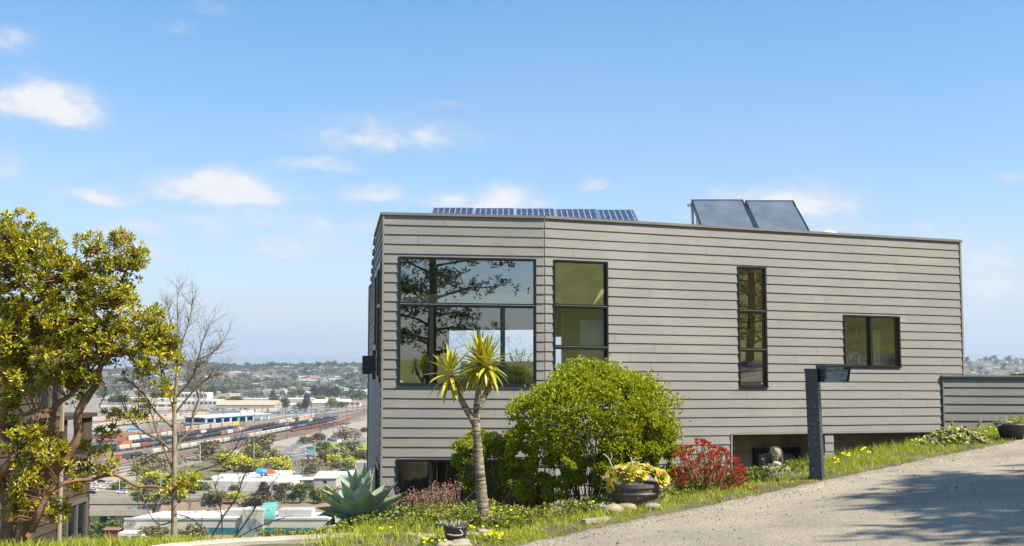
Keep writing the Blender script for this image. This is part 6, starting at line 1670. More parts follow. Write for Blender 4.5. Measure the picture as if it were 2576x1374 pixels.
train([(222,1130),(330,1120),(470,1100),(600,1078)], ['tb','tg','lo','tk','tk','tg','tk','tk','tk','tk','tk','tk','tw','tk','tk','tk','tk','tk','tg','tk'], 'third line of tank cars')
train([(240,1116),(360,1107),(440,1096)], ['hr','gr','bw','hw','hw','hw','bw','bw'], 'row of white and red cars')
train([(222,1104),(384,1100),(436,1091),(536,1079),(600,1071)], ['lb','lo','lb','hr','lo','lb','bb','ay','aw','aw','ay','by','by','lo'], 'row with orange locomotives')
train([(222,1084),(310,1070),(390,1062),(470,1056)], ['ay','aw','ay','aw','ay','aw','aw','ay','aw'], 'middle row of tall car carriers')
train([(222,1062),(400,1054),(520,1047)], ['ay','ay','--'[0:0] or 'aw','ay','aw','aw','ay','aw','aw','aw','ay'], 'far row of tall car carriers')
train([(384,1035),(530,1032)], ['aw','aw','ay','aw','aw','aw'], 'farthest row of tall car carriers')
train([(600,1042),(712,1036)], ['bw','bw','aw','aw','ay','ay'], 'row behind the white roofed shed')
train([(120,1012),(330,1042)], ['tg','tk','tg','tk','tk','tg','tk','tk','tg','tk','tk'], 'far tank cars at the left of the yard')
for k in list(PR):
    if k not in used:
        r_ = PR[k][0]
        for c in KIDS.get(r_.name, []): bpy.data.objects.remove(c)
        bpy.data.objects.remove(r_)
# ---- cars
def carproto(c, simple):
    pm = mat('car_paint', c, .3, spec=.6)
    body = [(-2.25,.35),(2.25,.35),(2.3,.75),(2.1,.95),(1.1,1.02),(-1.9,1.05),(-2.3,.9)]
    roof = [(1.05,1.0),(.35,1.46),(-1.1,1.48),(-1.85,1.04)]
    Mx = Matrix.Rotation(pi/2, 4, 'X')
    if simple:
        mb = MB(); mb.prism(body, -.9, .9, Mx); mb.mi = 1; mb.prism(roof, -.78, .78, Mx); mb.mi = 0; mb.prism([(.3,1.46),(.3,1.5),(-1.1,1.52),(-1.1,1.48)], -.74, .74, Mx); mb.mi = 1
        for x in (-1.4, 1.4):
            for y in (-.92, .74): mb.tube([V((x, y, .33)), V((x, y+.18, .33))], .33, 8)
        o = mb.build('car', [pm, M['black']]); return o
    o = empty('car'); mb = MB(); mb.prism(body, -.9, .9, Mx); mb.prism([(.3,1.465),(.3,1.5),(-1.1,1.52),(-1.1,1.485)], -.74, .74, Mx); mb.build('body', pm, o)
    mb = MB(); mb.prism(roof, -.78, .78, Mx); mb.build('window_glass', M['black'], o)
    for x in (-1.4, 1.4):
        for y in (-.92, .74):
            mb = MB(); mb.tube([V((x, y, .33)), V((x, y+.18, .33))], .33, 10); mb.build('wheel', M['underg'], o)
    return o
CC_ = {'white': (.75,.75,.75), 'red': (.45,.02,.02), 'black': (.02,.02,.025), 'grey': (.22,.23,.25), 'silver': (.5,.52,.54), 'blue': (.05,.12,.28), 'maroon': (.16,.02,.02)}
cp, cps, cu = {}, {}, set()
def put(protos, c, simple, p, rz, label, group, k=1.0):
    key = (c, simple)
    if key not in protos: protos[key] = carproto(CC_[c], simple); o = protos[key]
    else:
        o = protos[key].copy() if simple else copy_tree(protos[key])
        if simple: C.objects.link(o)
    o.location = p; o.rotation_euler = (0, 0, rz); o.scale = (k, k, k); tag(o, label, 'car', group); return o
# highway decks
DK = 9.0
def deck(name, y0, y1, x0, x1, h, th, label, piers, mt):
    a, b, c, d = onplain(x0, y1, h), onplain(x1, y1, h), onplain(x1, y0, h), onplain(x0, y0, h)
    a.x, b.x = onplain(x0, y1, h).x, onplain(x1, y1, h).x; d.x = a.x; c.x = b.x
    root = empty(name, (a.x, a.y, PLAIN), 0, label, 'bridge'); lo = V(root.location); q = [a-lo, b-lo, c-lo, d-lo]
    mb = MB(); mb.hexa([p-Z*.25 for p in q]+q); mb.build('road_deck', M['tarmac_l'], root)
    mb = MB(); mb.box(0, q[1].x, -.5, -.01, h-th, h+.9); mb.build('parapet', mt, root)
    mb = MB(); mb.box(0, q[1].x, q[3].y+.01, q[3].y+.5, h-th, h+.9); mb.build('parapet', mt, root)
    mb = MB(); mb.box(0, q[1].x, q[3].y*.5-.3, q[3].y*.5+.3, h+.002, h+.8); mb.build('median_barrier', mt, root)
    mb = MB(); mb.box(0, q[1].x, .8, q[3].y-.8, h-th-.5, h-.26); mb.build('girder', mt, root)
    for px in piers:
        x = onplain(px, y1, h).x-a.x; mb = MB(); mb.box(x-2, x+2, 1.5, q[3].y-1.5, 0, h-th-.51); mb.build('pier', mt, root)
    return root
M['conc'] = mat('bridge_concrete', (.42, .37, .29), .9, var=.12, vscale=.3)
deck('highway_bridge', 1240, 1256, -200, 1000, DK, 2.2, 'upper deck of the beige concrete highway crossing below the hill', (130,180,236,262,300,330,420,520), M['conc'])
deck('highway_ramp', 1277, 1287, -200, 372, 5.5, 1.8, 'lower highway ramp of beige concrete in front of the upper deck', (150, 236, 300, 350), M['conc'])
hwy = [(341,1248,'red','red car on the upper highway deck above the piers'),(306,1241.5,'white','white car on the far lanes of the highway above the ramp'),(566,1249,'maroon','dark red car on the highway in the middle of its length'),(480,1243,'black','dark car on the far lanes of the highway'),(228,1243,'black','black car at the left end of the highway deck'),(232,1238,'white','white car beside the black one at the left end of the highway'),(596,1249,'black','dark car just behind the maroon car on the highway'),(384,1240,'maroon','maroon car on the far lanes near the pale tree trunk')]
for px, py, c, lb in hwy: put(cp, c, False, onplain(px, py, DK+.02), 0 if py > 1245 else pi, lb, 'cars on the highway', 1.1)
for px, py, c, lb in [(255,1214,'black','black car in the dusty car park, alone at the back'),(243,1227,'white','white van-like car in the dusty car park, front left'),(263,1229,'white','white car in the dusty car park, front middle'),(279,1216,'silver','silver car at the right of the dusty car park'),(232,1217,'silver','small silver car at the left edge of the dusty car park'),(305,1160,'silver','silver car alone by the rails'),(330,1153,'silver','silver car on the strip before the long train')]:
    put(cp, c, False, onplain(px, py, .4), R.uniform(-.2, .2), lb, 'cars in the dusty car park', 1.15)
# traffic on the main road
rd = random.Random(9)
tr_pts = [(707,1165,'white'),(716,1152,'white'),(724,1140,'white'),(733,1147,'silver'),(741,1141,'white'),(728,1148,'black'),(733,1155,'silver'),(711,1159,'silver'),
          (756,1170,'black'),(755,1162,'white'),(758,1153,'silver'),(760,1146,'white'),(757,1177,'white'),(763,1139,'silver'),(773,1177,'black'),(772,1170,'maroon'),(774,1163,'silver'),(776,1155,'maroon'),(772,1149,'blue'),(779,1146,'white'),(770,1142,'white'),(781,1170,'blue'),(780,1178,'grey'),(783,1160,'white'),(768,1133,'white'),(776,1136,'silver'),
          (838,1100,'black'),(846,1096,'blue'),(853,1098,'black'),(858,1092,'silver'),(848,1090,'blue'),(866,1089,'grey'),(830,1107,'black'),(872,1093,'black'),(862,1086,'white')]
pos_w = {'white': 'white car in the queue on the main road', 'silver': 'silver car in the queue on the main road', 'black': 'black car in the queue on the main road', 'maroon': 'dark red car in the queue on the main road', 'blue': 'blue car in the queue on the main road', 'grey': 'grey car in the queue on the main road'}
for px, py, c in tr_pts: put(cps, c, True, onplain(px, py, .6), pi/2+.15 if py > 1115 else .6, pos_w[c], 'traffic on the main road', 1.0)
for px in range(828, 842, 5): put(cps, 'silver', True, onplain(px, 1190+(px % 3), .6), 0, 'silver car parked by the metal workshop', 'cars by the metal workshop')
for px, py, c in ((845,1186,'white'),(862,1187,'black'),(880,1186,'grey'),(895,1188,'white'),(908,1187,'black')): put(cps, c, True, onplain(px, py, .6), .1, c+' car parked in the row behind the metal workshop', 'cars by the metal workshop')
for row, (y, xs_) in enumerate(((1029.5, (512, 700)), (1033, (510, 612)), (1031.5, (722, 850)), (1034.5, (728, 846)), (1037.5, (722, 815)), (1040.5, (690, 740)))):
    x = xs_[0]
    while x < xs_[1]:
        c = rd.choice(['white','white','white','silver','black','grey','blue','silver'])
        if rd.random() < .88: put(cps, c, True, onplain(x, y+rd.uniform(-.5, .5), .5), rd.uniform(-.3, .3)+.3, c+' new car parked in the rail yard lot', 'new cars in the rail yard lot', 1.1)
        x += rd.uniform(5.2, 8)
for i in range(10): put(cps, rd.choice(['white','blue','silver','black']), True, onplain(335+i*16+rd.uniform(-5, 5), 1066+rd.uniform(-3, 6)-i*.6, .5), rd.uniform(0, 3), 'small car parked loosely among the car carriers', 'cars among the car carriers')
# ---- trees of the plain
def ctree(kind, cols, shape, n=420, seed=1):
    rr = random.Random(seed); root = empty('tree' if kind != 'palm' else 'palm_tree'); mt, mc = MB(), MB()
    if kind == 'palm':
        mt.tube([V((0, 0, -.1)), V((.02, 0, .35)), V((0, 0, .68))], [.05, .035, .04], 7)
        for i in range(34):
            a = i*2.399; el = radians(70-95*i/34); d = V((cos(a)*cos(el), sin(a)*cos(el), sin(el))); mc.blade(V((0, 0, .68)), d, V((sin(a), -cos(a), 0)), .42, .07, 1.3, 5)
    else:
        mt.tube([V((0, 0, -.05)), V((.02, .01, .25)), V((0, 0, .6))], [.05, .035, .015], 7)
        for k in range(5): a = k*1.26; mt.tube([V((0, 0, .2)), V((cos(a)*.25, sin(a)*.25, .55))], [.02, .006], 5, cap=False)
        lob = []
        for i in range(15):
            if shape == 'cone': z = .18+.75*i/15; q = .30*(1-z)*1.3; a = i*2.4; lob.append((V((cos(a)*q*.7, sin(a)*q*.7, z)), .09+.17*(1-z)))
            elif shape == 'tall': z = rr.uniform(.3, .85); a = rr.uniform(0, 6.3); q = rr.uniform(0, .28); lob.append((V((cos(a)*q, sin(a)*q, z)), rr.uniform(.10, .19)))
            else: z = rr.uniform(.25, .78); a = rr.uniform(0, 6.3); q = rr.uniform(0, .34)*(1.15-abs(z-.45)); lob.append((V((cos(a)*q, sin(a)*q, z)), rr.uniform(.12, .22)))
        for i in range(n):
            c, r_ = lob[rr.randrange(15)]; d = V((rr.gauss(0, 1), rr.gauss(0, 1), rr.gauss(0, 1)+.3)).normalized(); p = c+d*r_*(1-.4*rr.random()**2); 
            if p.z < .02: p.z = .03
            e = (d+V((rr.gauss(0, 1), rr.gauss(0, 1), rr.gauss(0, 1)))*.8).normalized(); mc.leaf2(p, e, V((rr.gauss(0, 1), rr.gauss(0, 1), rr.gauss(0, 1))), .12 if n > 200 else .17, .08 if n > 200 else .11)
    mt.build('trunk', M['bark_dark'], root); mc.build('crown', mat('foliage_'+kind, cols[0], .8, perisland=[tuple(q*1.55 for q in c) for c in cols], trans=.15), root); return root
TP = {'green': [ctree('green', [(.03,.055,.012), (.08,.11,.02), (.12,.15,.03)], 'round', 950, s) for s in (1, 2)], 'yellow': [ctree('yellow', [(.20,.21,.015), (.36,.34,.02), (.46,.41,.03)], 'round', 950, s) for s in (3, 4)],
      'brown': [ctree('brown', [(.08,.07,.03), (.15,.13,.055), (.20,.17,.08)], 'round', 1000, s) for s in (5, 6)], 'olive': [ctree('olive', [(.09,.11,.02), (.19,.19,.035), (.25,.22,.05)], 'round', 950, s) for s in (7, 8)],
      'rust': [ctree('rust', [(.10,.065,.03), (.15,.10,.045), (.09,.07,.03)], 'round', 950, s) for s in (9,)], 'fir': [ctree('fir', [(.06,.05,.03), (.12,.09,.05)], 'cone', 800, s) for s in (10, 11)],
      'cypress': [ctree('cypress', [(.03,.04,.018), (.07,.07,.03)], 'tall', 800, s) for s in (12,)], 'palm': [ctree('palm', [(.10,.10,.03), (.25,.20,.06), (.16,.15,.04)], 'palm', 0, 13)], 'grey': [ctree('grey', [(.20,.16,.13), (.28,.23,.19)], 'round', 700, 14)]}
tu_ = set(); DESC = {'green': 'round dark green tree', 'yellow': 'bright yellow green tree', 'brown': 'brown leafless looking tree', 'olive': 'olive green tree', 'rust': 'reddish brown tree', 'fir': 'sparse brown conifer', 'cypress': 'dark upright tree', 'palm': 'palm tree with drooping fronds', 'grey': 'pale grey leafless tree'}
def ptree(kind, px, py, wpx, hpx, where, group, h0=0, p=None):
    p = onbank(px, py) if (p is None and 1258 <= py <= 1304 and 'office' not in where) else onplain(px, py, h0) if p is None else p; k = p.y/2900
    pr = R.choice(TP[kind]); o = pr if pr.name not in tu_ else copy_tree(pr); tu_.add(pr.name)
    wm = wpx*k/.70; o.location = p; o.scale = (wm, wm, hpx*k/.86); o.rotation_euler = (0, 0, R.uniform(0, 6))
    lb = DESC[kind]+' '+where
    tag(o, lb, 'tree' if kind != 'palm' else 'palm', group)
def onbank(px, py):
    r = ray(px, py); D = 531.0
    while D > 505:
        z = EYE + r.z/r.y*D; zb = PLAIN + 8.6 - (531-D)*.30
        if z <= zb: break
        D -= .25
    return V((r.x/r.y*D, D, zb))
bk = MB(); xs_ = [(375+i*15-1288)/2900*531 for i in range(44)]
for i, x in enumerate(xs_):
    hs = min(1, i/3); bk.v += [V((x, 531.2, PLAIN+8.6*hs)), V((x*.99, 520, PLAIN+(5.3+.8*noise.noise(V((x*.1, 1, 0))))*hs)), V((x*.97, 508, PLAIN+1.7*hs)), V((x*.96, 498, PLAIN-.5))]
for i in range(43):
    for j in range(3): a = i*4+j; bk.f.append((a, a+4, a+5, a+1)); bk.m.append(0)
tag(bk.build('embankment', M['dirt']), kind='structure')
G1 = 'trees between the highway and the rail yard'
TL = [('brown',525,1158,44,46,'in front of the long train, left of the main road'),('olive',560,1165,34,30,'at the foot of the dark brown tree by the rails'),('brown',660,1150,64,52,'beside the main road, largest of the brown ones'),('olive',636,1156,46,34,'leaning against the big brown tree by the main road'),('olive',690,1158,30,24,'right of the big brown tree by the main road'),
 ('brown',387,1192,58,46,'tallest, left of the pale bare tree'),('brown',395,1210,40,40,'just below the tallest brown one near the car park'),('olive',341,1198,26,30,'standing alone by the dusty car park'),('olive',372,1204,34,34,'between the car park and the brown tree'),('yellow',390,1216,56,26,'low and wide by the car park'),('yellow',345,1236,34,18,'lowest beside the highway at the left'),('olive',300,1232,44,22,'dull, beside the parked white cars'),('olive',420,1230,50,26,'behind the highway and the bare trunk'),
 ('yellow',578,1186,54,40,'beside the white flat-roofed works, tallest yellow one'),('yellow',610,1186,44,34,'next to the tallest yellow one'),('yellow',640,1186,44,28,'in the middle of the yellow row'),('yellow',700,1186,50,32,'at the right end of the yellow row'),('olive',600,1172,30,24,'behind the yellow row'),('yellow',725,1200,30,26,'at the corner of the white flat-roofed works'),('palm',640,1184,22,20,'behind the blue roof tank'),('palm',668,1186,24,22,'right of the blue roof tank'),('brown',706,1168,36,22,'between yellow row and main road'),('olive',740,1215,24,18,'low beside the small grey shed'),
 ('palm',760,1194,32,32,'left one of the pair by the road junction'),('palm',802,1192,34,34,'right one of the pair by the road junction'),('rust',765,1172,32,16,'nearest the traffic queue'),('rust',788,1174,30,20,'right of the traffic queue'),('brown',780,1192,28,26,'between the two junction palms'),
 ('green',812,1150,38,32,'tall and dark right of the traffic queue'),('rust',818,1164,40,30,'reddish, below the dark tree by the lawn'),('yellow',836,1172,32,26,'beside the lawn'),('olive',858,1152,46,28,'in the middle of the lawn'),('brown',876,1148,50,34,'large, on the lawn'),('rust',905,1158,44,26,'at the right end of the lawn'),('yellow',888,1178,22,20,'below the lawn, second from the house corner'),('olive',868,1176,24,18,'below the lawn'),('yellow',912,1176,26,18,'by the house corner below the lawn'),('rust',845,1180,26,16,'low below the lawn'),
 ('green',762,1116,24,16,'at the bend of the main road'),('rust',800,1108,36,18,'behind the traffic queue'),('rust',785,1114,24,14,'left behind the traffic queue'),('grey',868,1110,40,34,'largest of the grey pair near the house corner'),('grey',892,1108,32,28,'smaller of the grey pair near the house corner'),('rust',918,1088,20,12,'by the house corner, farthest up'),
 ('fir',467,1262,26,34,'in front of the highway, left of the works'),('fir',523,1262,30,36,'in front of the highway, second of the row'),('fir',618,1262,40,40,'in front of the highway, largest of the row'),('fir',664,1268,38,42,'in front of the highway, right of the largest'),('fir',705,1266,34,36,'in front of the highway, right end of the row'),('fir',366,1272,20,44,'thin, in front of the highway piers'),('fir',405,1262,14,30,'thin, left of the bare trunk'),('fir',833,1230,22,30,'before the metal workshop'),
 ('green',505,1238,40,22,'beside the left wall of the white works'),('olive',480,1240,30,18,'low by the white works'),('green',520,1234,26,28,'darkest at the left wall of the white works'),('green',718,1240,38,22,'right of the white works'),('green',775,1238,42,20,'below the small grey shed'),('green',824,1238,24,12,'below the metal workshop'),('olive',590,1236,30,16,'low behind the highway in the middle'),
 ('green',755,1274,34,40,'dark round, on the brown bank'),('green',788,1268,20,26,'small dark, right on the brown bank'),('olive',806,1264,32,34,'on the brown bank by the agave'),('green',735,1268,18,20,'smallest on the brown bank'),('green',797,1278,22,18,'lowest on the brown bank'),('green',820,1264,20,20,'behind the agave tips'),
 ('yellow',492,1296,42,40,'bright, between highway and office building'),('yellow',434,1300,56,34,'behind the bare trunk before the highway'),('olive',385,1302,44,26,'left of the bare trunk before the highway'),('green',345,1302,26,24,'dark, by the highway ramp'),('brown',540,1298,60,26,'low, on the bank below the highway'),('yellow',590,1290,40,22,'dull yellow on the bank'),('brown',650,1290,60,20,'low and wide on the bank'),('olive',760,1304,54,14,'low behind the office roof')]
for q in TL:
    kind, px, py, w_, h_, where = q; ptree(kind, px, py, w_, h_, where, G1)
for q in (('green',250,1352,60,32,'left in front of the office building'),('green',285,1350,50,34,'right in front of the office building by the red shed'),('green',225,1352,60,30,'by the brown house, in front of the office building'),('brown',385,1372,60,44,'round brown mass left of the bare trunk'),('brown',478,1376,64,50,'round brown mass right of the bare trunk'),('palm',405,1352,46,34,'in front of the office building left of the bare trunk'),('brown',745,1352,40,22,'low before the office windows'),('olive',800,1356,60,24,'dry, left of the agave foot')):
    ptree(*q[:5], q[5], 'trees before the office building')
G2 = 'trees among the warehouses'
for q in (('cypress',770,1034,22,38,'taller one between the long sheds'),('green',805,1020,26,24,'at the gable ended shed'),('green',692,1024,18,26,'darker one of the pair right of the long brown roof'),('cypress',686,1022,20,34,'tall, right of the long brown roof'),('green',717,1026,22,22,'by the small white shed'),('olive',755,1028,36,14,'low behind the new cars'),('olive',833,1026,30,22,'by the cream house'),('green',858,1026,22,14,'near the telegraph poles'),
 ('cypress',793,1000,28,26,'left of the dark pair behind the cream warehouse'),('cypress',812,1000,26,26,'second of the dark row'),('cypress',826,1002,26,24,'third of the dark row'),('cypress',843,1002,30,26,'right end of the dark row'),('brown',740,994,28,14,'before the blue-white works'),('rust',757,994,20,16,'rusty, before the blue-white works'),('green',905,1006,34,22,'at the far right near the house corner'),('green',885,1000,26,18,'near the far right warehouses'),('green',640,996,16,10,'by the white office block'),('cypress',617,992,14,16,'left of the white office block'),
 ('brown',590,986,50,18,'wide, left of the office block'),('green',560,990,40,18,'left of the office block'),('cypress',534,994,32,20,'dark, above the bare tree'),('green',614,972,26,18,'dark, behind the office block'),('green',650,970,22,14,'small, behind the office block'),('brown',690,972,50,14,'wide, behind the office block'),('brown',745,976,60,14,'wide, above the blue-white works'),('green',875,965,34,20,'below the hill at the right'),('green',915,968,24,24,'below the hill by the house corner'),('olive',560,1008,30,10,'low on the warehouse lawn'),('green',590,1010,36,12,'low between warehouses'),
 ('green',300,1012,44,16,'above the tank cars at the left'),('olive',350,1016,40,14,'by the left warehouses'),('brown',420,1000,40,16,'behind the left warehouses'),('green',480,984,40,16,'left of the cream hall'),('green',260,1000,40,18,'far left behind the leafy tree')):
    ptree(*q[:5], q[5], G2)
# ---- buildings of the plain
def bld(name, px0, px1, yb, hpx, depth, wc, rc, label, gable=0, wins=0, rz=0, wcol=None, wrow=1, cat='building', par=.5):
    p = onplain(px0, yb); q = onplain(px1, yb); W_ = (q-p).length; k = p.y/2900; H_ = hpx*k
    o = empty(name, p, rz, label, cat)
    wm = mat('wall_paint', wc, .85, var=.06, vscale=.15); rm = mat('roof_sheet', rc, .8, var=.06, vscale=.1)
    mb = MB(); mb.box(0, W_, 0, depth, -.5, H_); mb.build('wall', wm, o)
    if gable:
        mb = MB(); g = H_*gable; e = .6
        if gable > 0:
            for s in (0,):
                mb.hexa([V((-e, -e, H_+.02)), V((W_+e, -e, H_+.02)), V((W_+e, depth+e, H_+.02)), V((-e, depth+e, H_+.02)), V((-e, depth*.5-.1, H_+g)), V((W_+e, depth*.5-.1, H_+g)), V((W_+e, depth*.5+.1, H_+g)), V((-e, depth*.5+.1, H_+g))])
        mb.build('roof', rm, o)
    else:
        mb = MB(); mb.box(.4, W_-.4, .4, depth-.4, H_+.01, H_+.03); mb.build('roof', rm, o)
        mb = MB(); mb.box(0, W_, 0, .39, H_+.005, H_+par); mb.box(0, W_, depth-.39, depth, H_+.005, H_+par); mb.box(0, .39, .4, depth-.4, H_+.005, H_+par); mb.box(W_-.39, W_, .4, depth-.4, H_+.005, H_+par); mb.build('parapet', wm, o)
    if wins:
        gm = mat('dark_panes', wcol or (.05, .08, .11), .3)
        for r_ in range(wrow):
            z0 = H_*(r_+.35)/wrow; z1 = H_*(r_+.78)/wrow
            for i in range(wins):
                a = W_*(i+.15)/wins; b = W_*(i+.85)/wins; mb = MB(); mb.box(a, b, -.12, -.01, z0, z1); mb.build('window', gm, o)
    return o, W_, H_
def rbox(o, name, m, *b):
    mb = MB(); mb.box(*b); return mb.build(name, m, o)
WH, CRM, BGE, TAN = (.58,.56,.51), (.50,.44,.34), (.42,.35,.25), (.40,.30,.2)
BL = [('warehouse',543,690,1030,11,60,BGE,(.50,.36,.24),'long shed with a tan brown roof',.9,0),('warehouse',448,545,1022,14,50,WH,(.66,.66,.64),'long white shed left of the tan roofed one',0,9),('warehouse',445,521,1004,15,45,(.62,.60,.52),(.66,.66,.62),'large cream hall behind the bare tree',0,8),('warehouse',539,672,1009,5,40,(.35,.36,.38),(.72,.72,.70),'low flat white-roofed warehouse in the middle distance',0,0),('warehouse',672,842,1017,13,60,CRM,(.66,.62,.54),'longest cream warehouse right of the tan roof',0,0),
 ('office_block',609,660,995,12,20,(.34,.33,.32),(.5,.5,.5),'dark banded three-storey office block',0,8,2),('office_block',660,718,995,13,20,WH,(.7,.7,.7),'white three-storey office block beside the dark banded one',0,7,3),('factory',718,803,994,7,60,(.5,.56,.62),(.68,.72,.76),'low blue and white works right of the office block',0,6),('factory',776,870,985,7,60,(.52,.60,.68),(.70,.74,.78),'pale blue works with a long flat roof',0,5),('factory',845,960,993,10,60,(.62,.66,.70),(.72,.74,.76),'pale grey works at the house corner',0,6),
 ('shed',711,753,1026,7,30,(.55,.55,.5),WH,'small white shed in front of the cream warehouse',.6,0),('house',846,880,1022,11,25,CRM,(.6,.56,.48),'cream house with a low hipped roof near the poles',.5,2),('house',880,905,1022,9,20,(.62,.60,.54),(.36,.2,.14),'cream house with a brown roof near the poles',.4,2),('shed',785,850,1022,8,40,BGE,(.62,.58,.5),'gabled shed with a pale roof beside the trees',1.0,0),('shed',758,800,1018,6,20,(.12,.11,.10),(.25,.2,.16),'dark open shed before the cream warehouse',0,0),
 ('warehouse',250,360,1012,10,50,CRM,(.66,.64,.58),'cream warehouse far left behind the leafy tree',0,6),('warehouse',330,440,1026,10,50,(.52,.47,.38),(.6,.56,.48),'beige warehouse left of the white shed',0,5),('warehouse',380,450,1012,8,40,WH,(.7,.7,.66),'white warehouse above the beige one at the left',0,0),('warehouse',240,330,1030,7,40,(.5,.46,.4),(.6,.58,.52),'low beige warehouse far left above the tank cars',0,0),
 ('cottage_row',641,700,962,4,30,(.55,.40,.34),(.40,.14,.09),'row of pink houses with red roofs under the hill',.6,0),('warehouse',770,830,966,4,40,WH,(.75,.75,.73),'white roofed hall under the hill',.5,0),('warehouse',830,900,972,4,30,WH,(.72,.72,.72),'white hall under the hill near the house corner',0,0),('school',700,780,968,4,30,(.5,.42,.36),(.42,.24,.18),'long low brown roofed school under the hill',.5,0),('warehouse',470,540,972,5,30,CRM,(.62,.6,.55),'cream hall above the bare tree',0,0),('warehouse',380,460,985,6,40,WH,(.68,.68,.66),'white hall seen through the leafy tree',0,0)]
for b in BL:
    bld(b[0], b[1], b[2], b[3], b[4], b[5], b[6], b[7], b[8], gable=b[9], wins=b[10] if len(b) > 10 else 0, wrow=b[11] if len(b) > 11 else 1)
# train shed with blue columns
o, W_, H_ = bld('annex_shed', 461, 536, 1077, 11, 14, (.06,.20,.28), (.70,.70,.68), 'small teal blue building left of the white roofed train shed', 0, 3)
p = onplain(512, 1068); q = onplain(677, 1056); root = empty('train_shed', p, atan2(q.y-p.y, q.x-p.x), 'open train shed with a white roof on pale blue columns', 'shed')
W_ = (q-p).length; mb = MB(); mb.hexa([V((-1, -2, 7.2)), V((W_+1, -2, 7.2)), V((W_+1, 28, 7.2)), V((-1, 28, 7.2)), V((-1, -2, 7.9)), V((W_+1, -2, 7.9)), V((W_+1, 28, 9)), V((-1, 28, 9))]); mb.build('roof', mat('white_sheet', (.66,.65,.60), .6), root)
mb = MB(); mb.box(-1, W_+1, -2.2, -2.01, 6.3, 7.5); mb.build('fascia', mat('teal_fascia', (.10,.24,.32), .6), root)
for i in range(9): x = 3+i*(W_-6)/8; rbox(root, 'column', mat('sky_blue_column', (.30,.50,.68), .6), x-1.6, x+1.6, -1.5, -.5, 0, 7.19)
rbox(root, 'rear_wall', mat('shed_dark', (.05,.04,.04), .9), 0, W_, 26, 27, 0, 7.19)
# white works
p = onplain(489, 1236); q = onplain(690, 1241); k = p.y/2900
wk = empty('white_works', p, 0, 'large white flat-roofed works with roof hatches below the yellow trees', 'building'); W_ = (q.x-p.x); H_ = 5.6
wm = mat('works_wall', (.60,.57,.50), .85, var=.08, vscale=.2); rm = mat('works_roof', (.66,.64,.60), .8, var=.07, vscale=.12)
mb = MB(); fp = [(0, 0), (W_, -2), (W_+7, 34), (W_-6, 36), (W_-4, 64), (22, 68), (20, 44), (4, 42)]; mb.prism(fp, -.5, H_); mb.build('wall', wm, wk)
mb = MB(); mb.prism([(x*.985+.5, y*.985+.5) for x, y in fp], H_+.01, H_+.06); mb.build('roof', rm, wk)
rbox(wk, 'loading_door', M['black'], W_*.93+1, W_*.99+1, -2.4, -2.05, 0, 4)
hv_ = mat('roof_unit', (.30,.31,.32), .6)
for i in range(16):
    x = 6+R.random()*(W_*.85); y = 8+R.random()*46; s_ = R.uniform(.6, 1.5); rbox(wk, 'roof_hatch', hv_ if i % 2 else M['white'], x, x+s_*1.6, y, y+s_, H_+.07, H_+.07+s_)
tk_ = onplain(656, 1191, 8); mb = MB(); mb.blob((0, 0, 1.2), (4, 3, 1.6), 12, 8, .1); thing_mesh(MB() if 0 else mb, 'roof_cover', mat('blue_tarp', (.02,.28,.62), .5), 'bright blue tarpaulin heap on the back of the white works', 'tarpaulin', org=V((0, 0, 0))).location = tk_
mb = MB(); mb.hexa([V((-4,0,0)), V((4,-2,0)), V((5,3,0)), V((-4,4,0)), V((-4,1.9,3)), V((3,0,2)), V((4,1.5,2)), V((-4,2.1,3))]); thing_mesh(mb, 'red_roof', mat('clay_red', (.45,.10,.04), .8), 'small red tiled roof beside the blue tarpaulin', 'roof', org=V((0, 0, 0))).location = onplain(672, 1192, 7)
bld('small_shed', 732, 790, 1221, 14, 12, (.62,.62,.60), (.52,.52,.52), 'small grey white shed between works and metal workshop', .3, 2)
o, W_, H_ = bld('metal_workshop', 789, 845, 1236, 32, 40, (.42,.39,.33), (.55,.50,.42), 'beige metal workshop with a sloping roof and one small window', .28, 0)
rbox(o, 'window', M['black'], W_*.42, W_*.58, -.12, -.01, H_*.55, H_*.82)
o, W_, H_ = bld('right_workshop', 858, 960, 1226, 28, 30, (.50,.50,.48), (.66,.66,.64), 'white roofed workshop carrying a green sign', 0, 0)
rbox(o, 'green_sign', mat('sign_green', (.01,.22,.13), .6), W_*.06, W_*.24, -.4, -.05, H_*.35, H_*.85)
bld('roof_block', 893, 930, 1198, 32, 14, (.34,.33,.33), (.4,.4,.4), 'grey square block behind the white roofed workshop', 0, 0)
# office building with the number
p = onplain(311, 1356); q = onplain(833, 1350); W_ = q.x-p.x; ob = empty('office_building', p, 0, 'long low cream office building numbered 1003 with ribbon windows and a teal glass vault', 'building'); k = p.y/2900; H_ = 48*k
cw = mat('cream_render', (.52,.48,.40), .85, var=.05, vscale=.1); rw = mat('white_roofing', (.68,.67,.64), .8, var=.05, vscale=.1)
mb = MB(); mb.prism([(0, 0), (W_, 0), (W_+2, 20), (W_*.45, 30), (8, 26)], -.5, H_); mb.build('wall', cw, ob)
mb = MB(); mb.prism([(.6, .6), (W_-.6, .6), (W_+1, 19.4), (W_*.45, 29), (8.5, 25)], H_+.01, H_+.05); mb.build('roof', rw, ob)
mb = MB(); mb.box(0, W_, -.35, -.01, H_-.1, H_+.6); mb.box(0, W_, 0, .5, H_+.06, H_+.6); mb.build('parapet', cw, ob)
tg = mat('teal_ribbon', (.03,.16,.20), .25)
x504 = lambda px: (px-311)/522*W_
for a, b in ((504,518),(522,574),(576,604),(627,656),(670,712),(714,748),(752,786),(790,800)):
    rbox(ob, 'ribbon_window', tg, x504(a), x504(b), -.30, -.01, H_*.30, H_*.58)
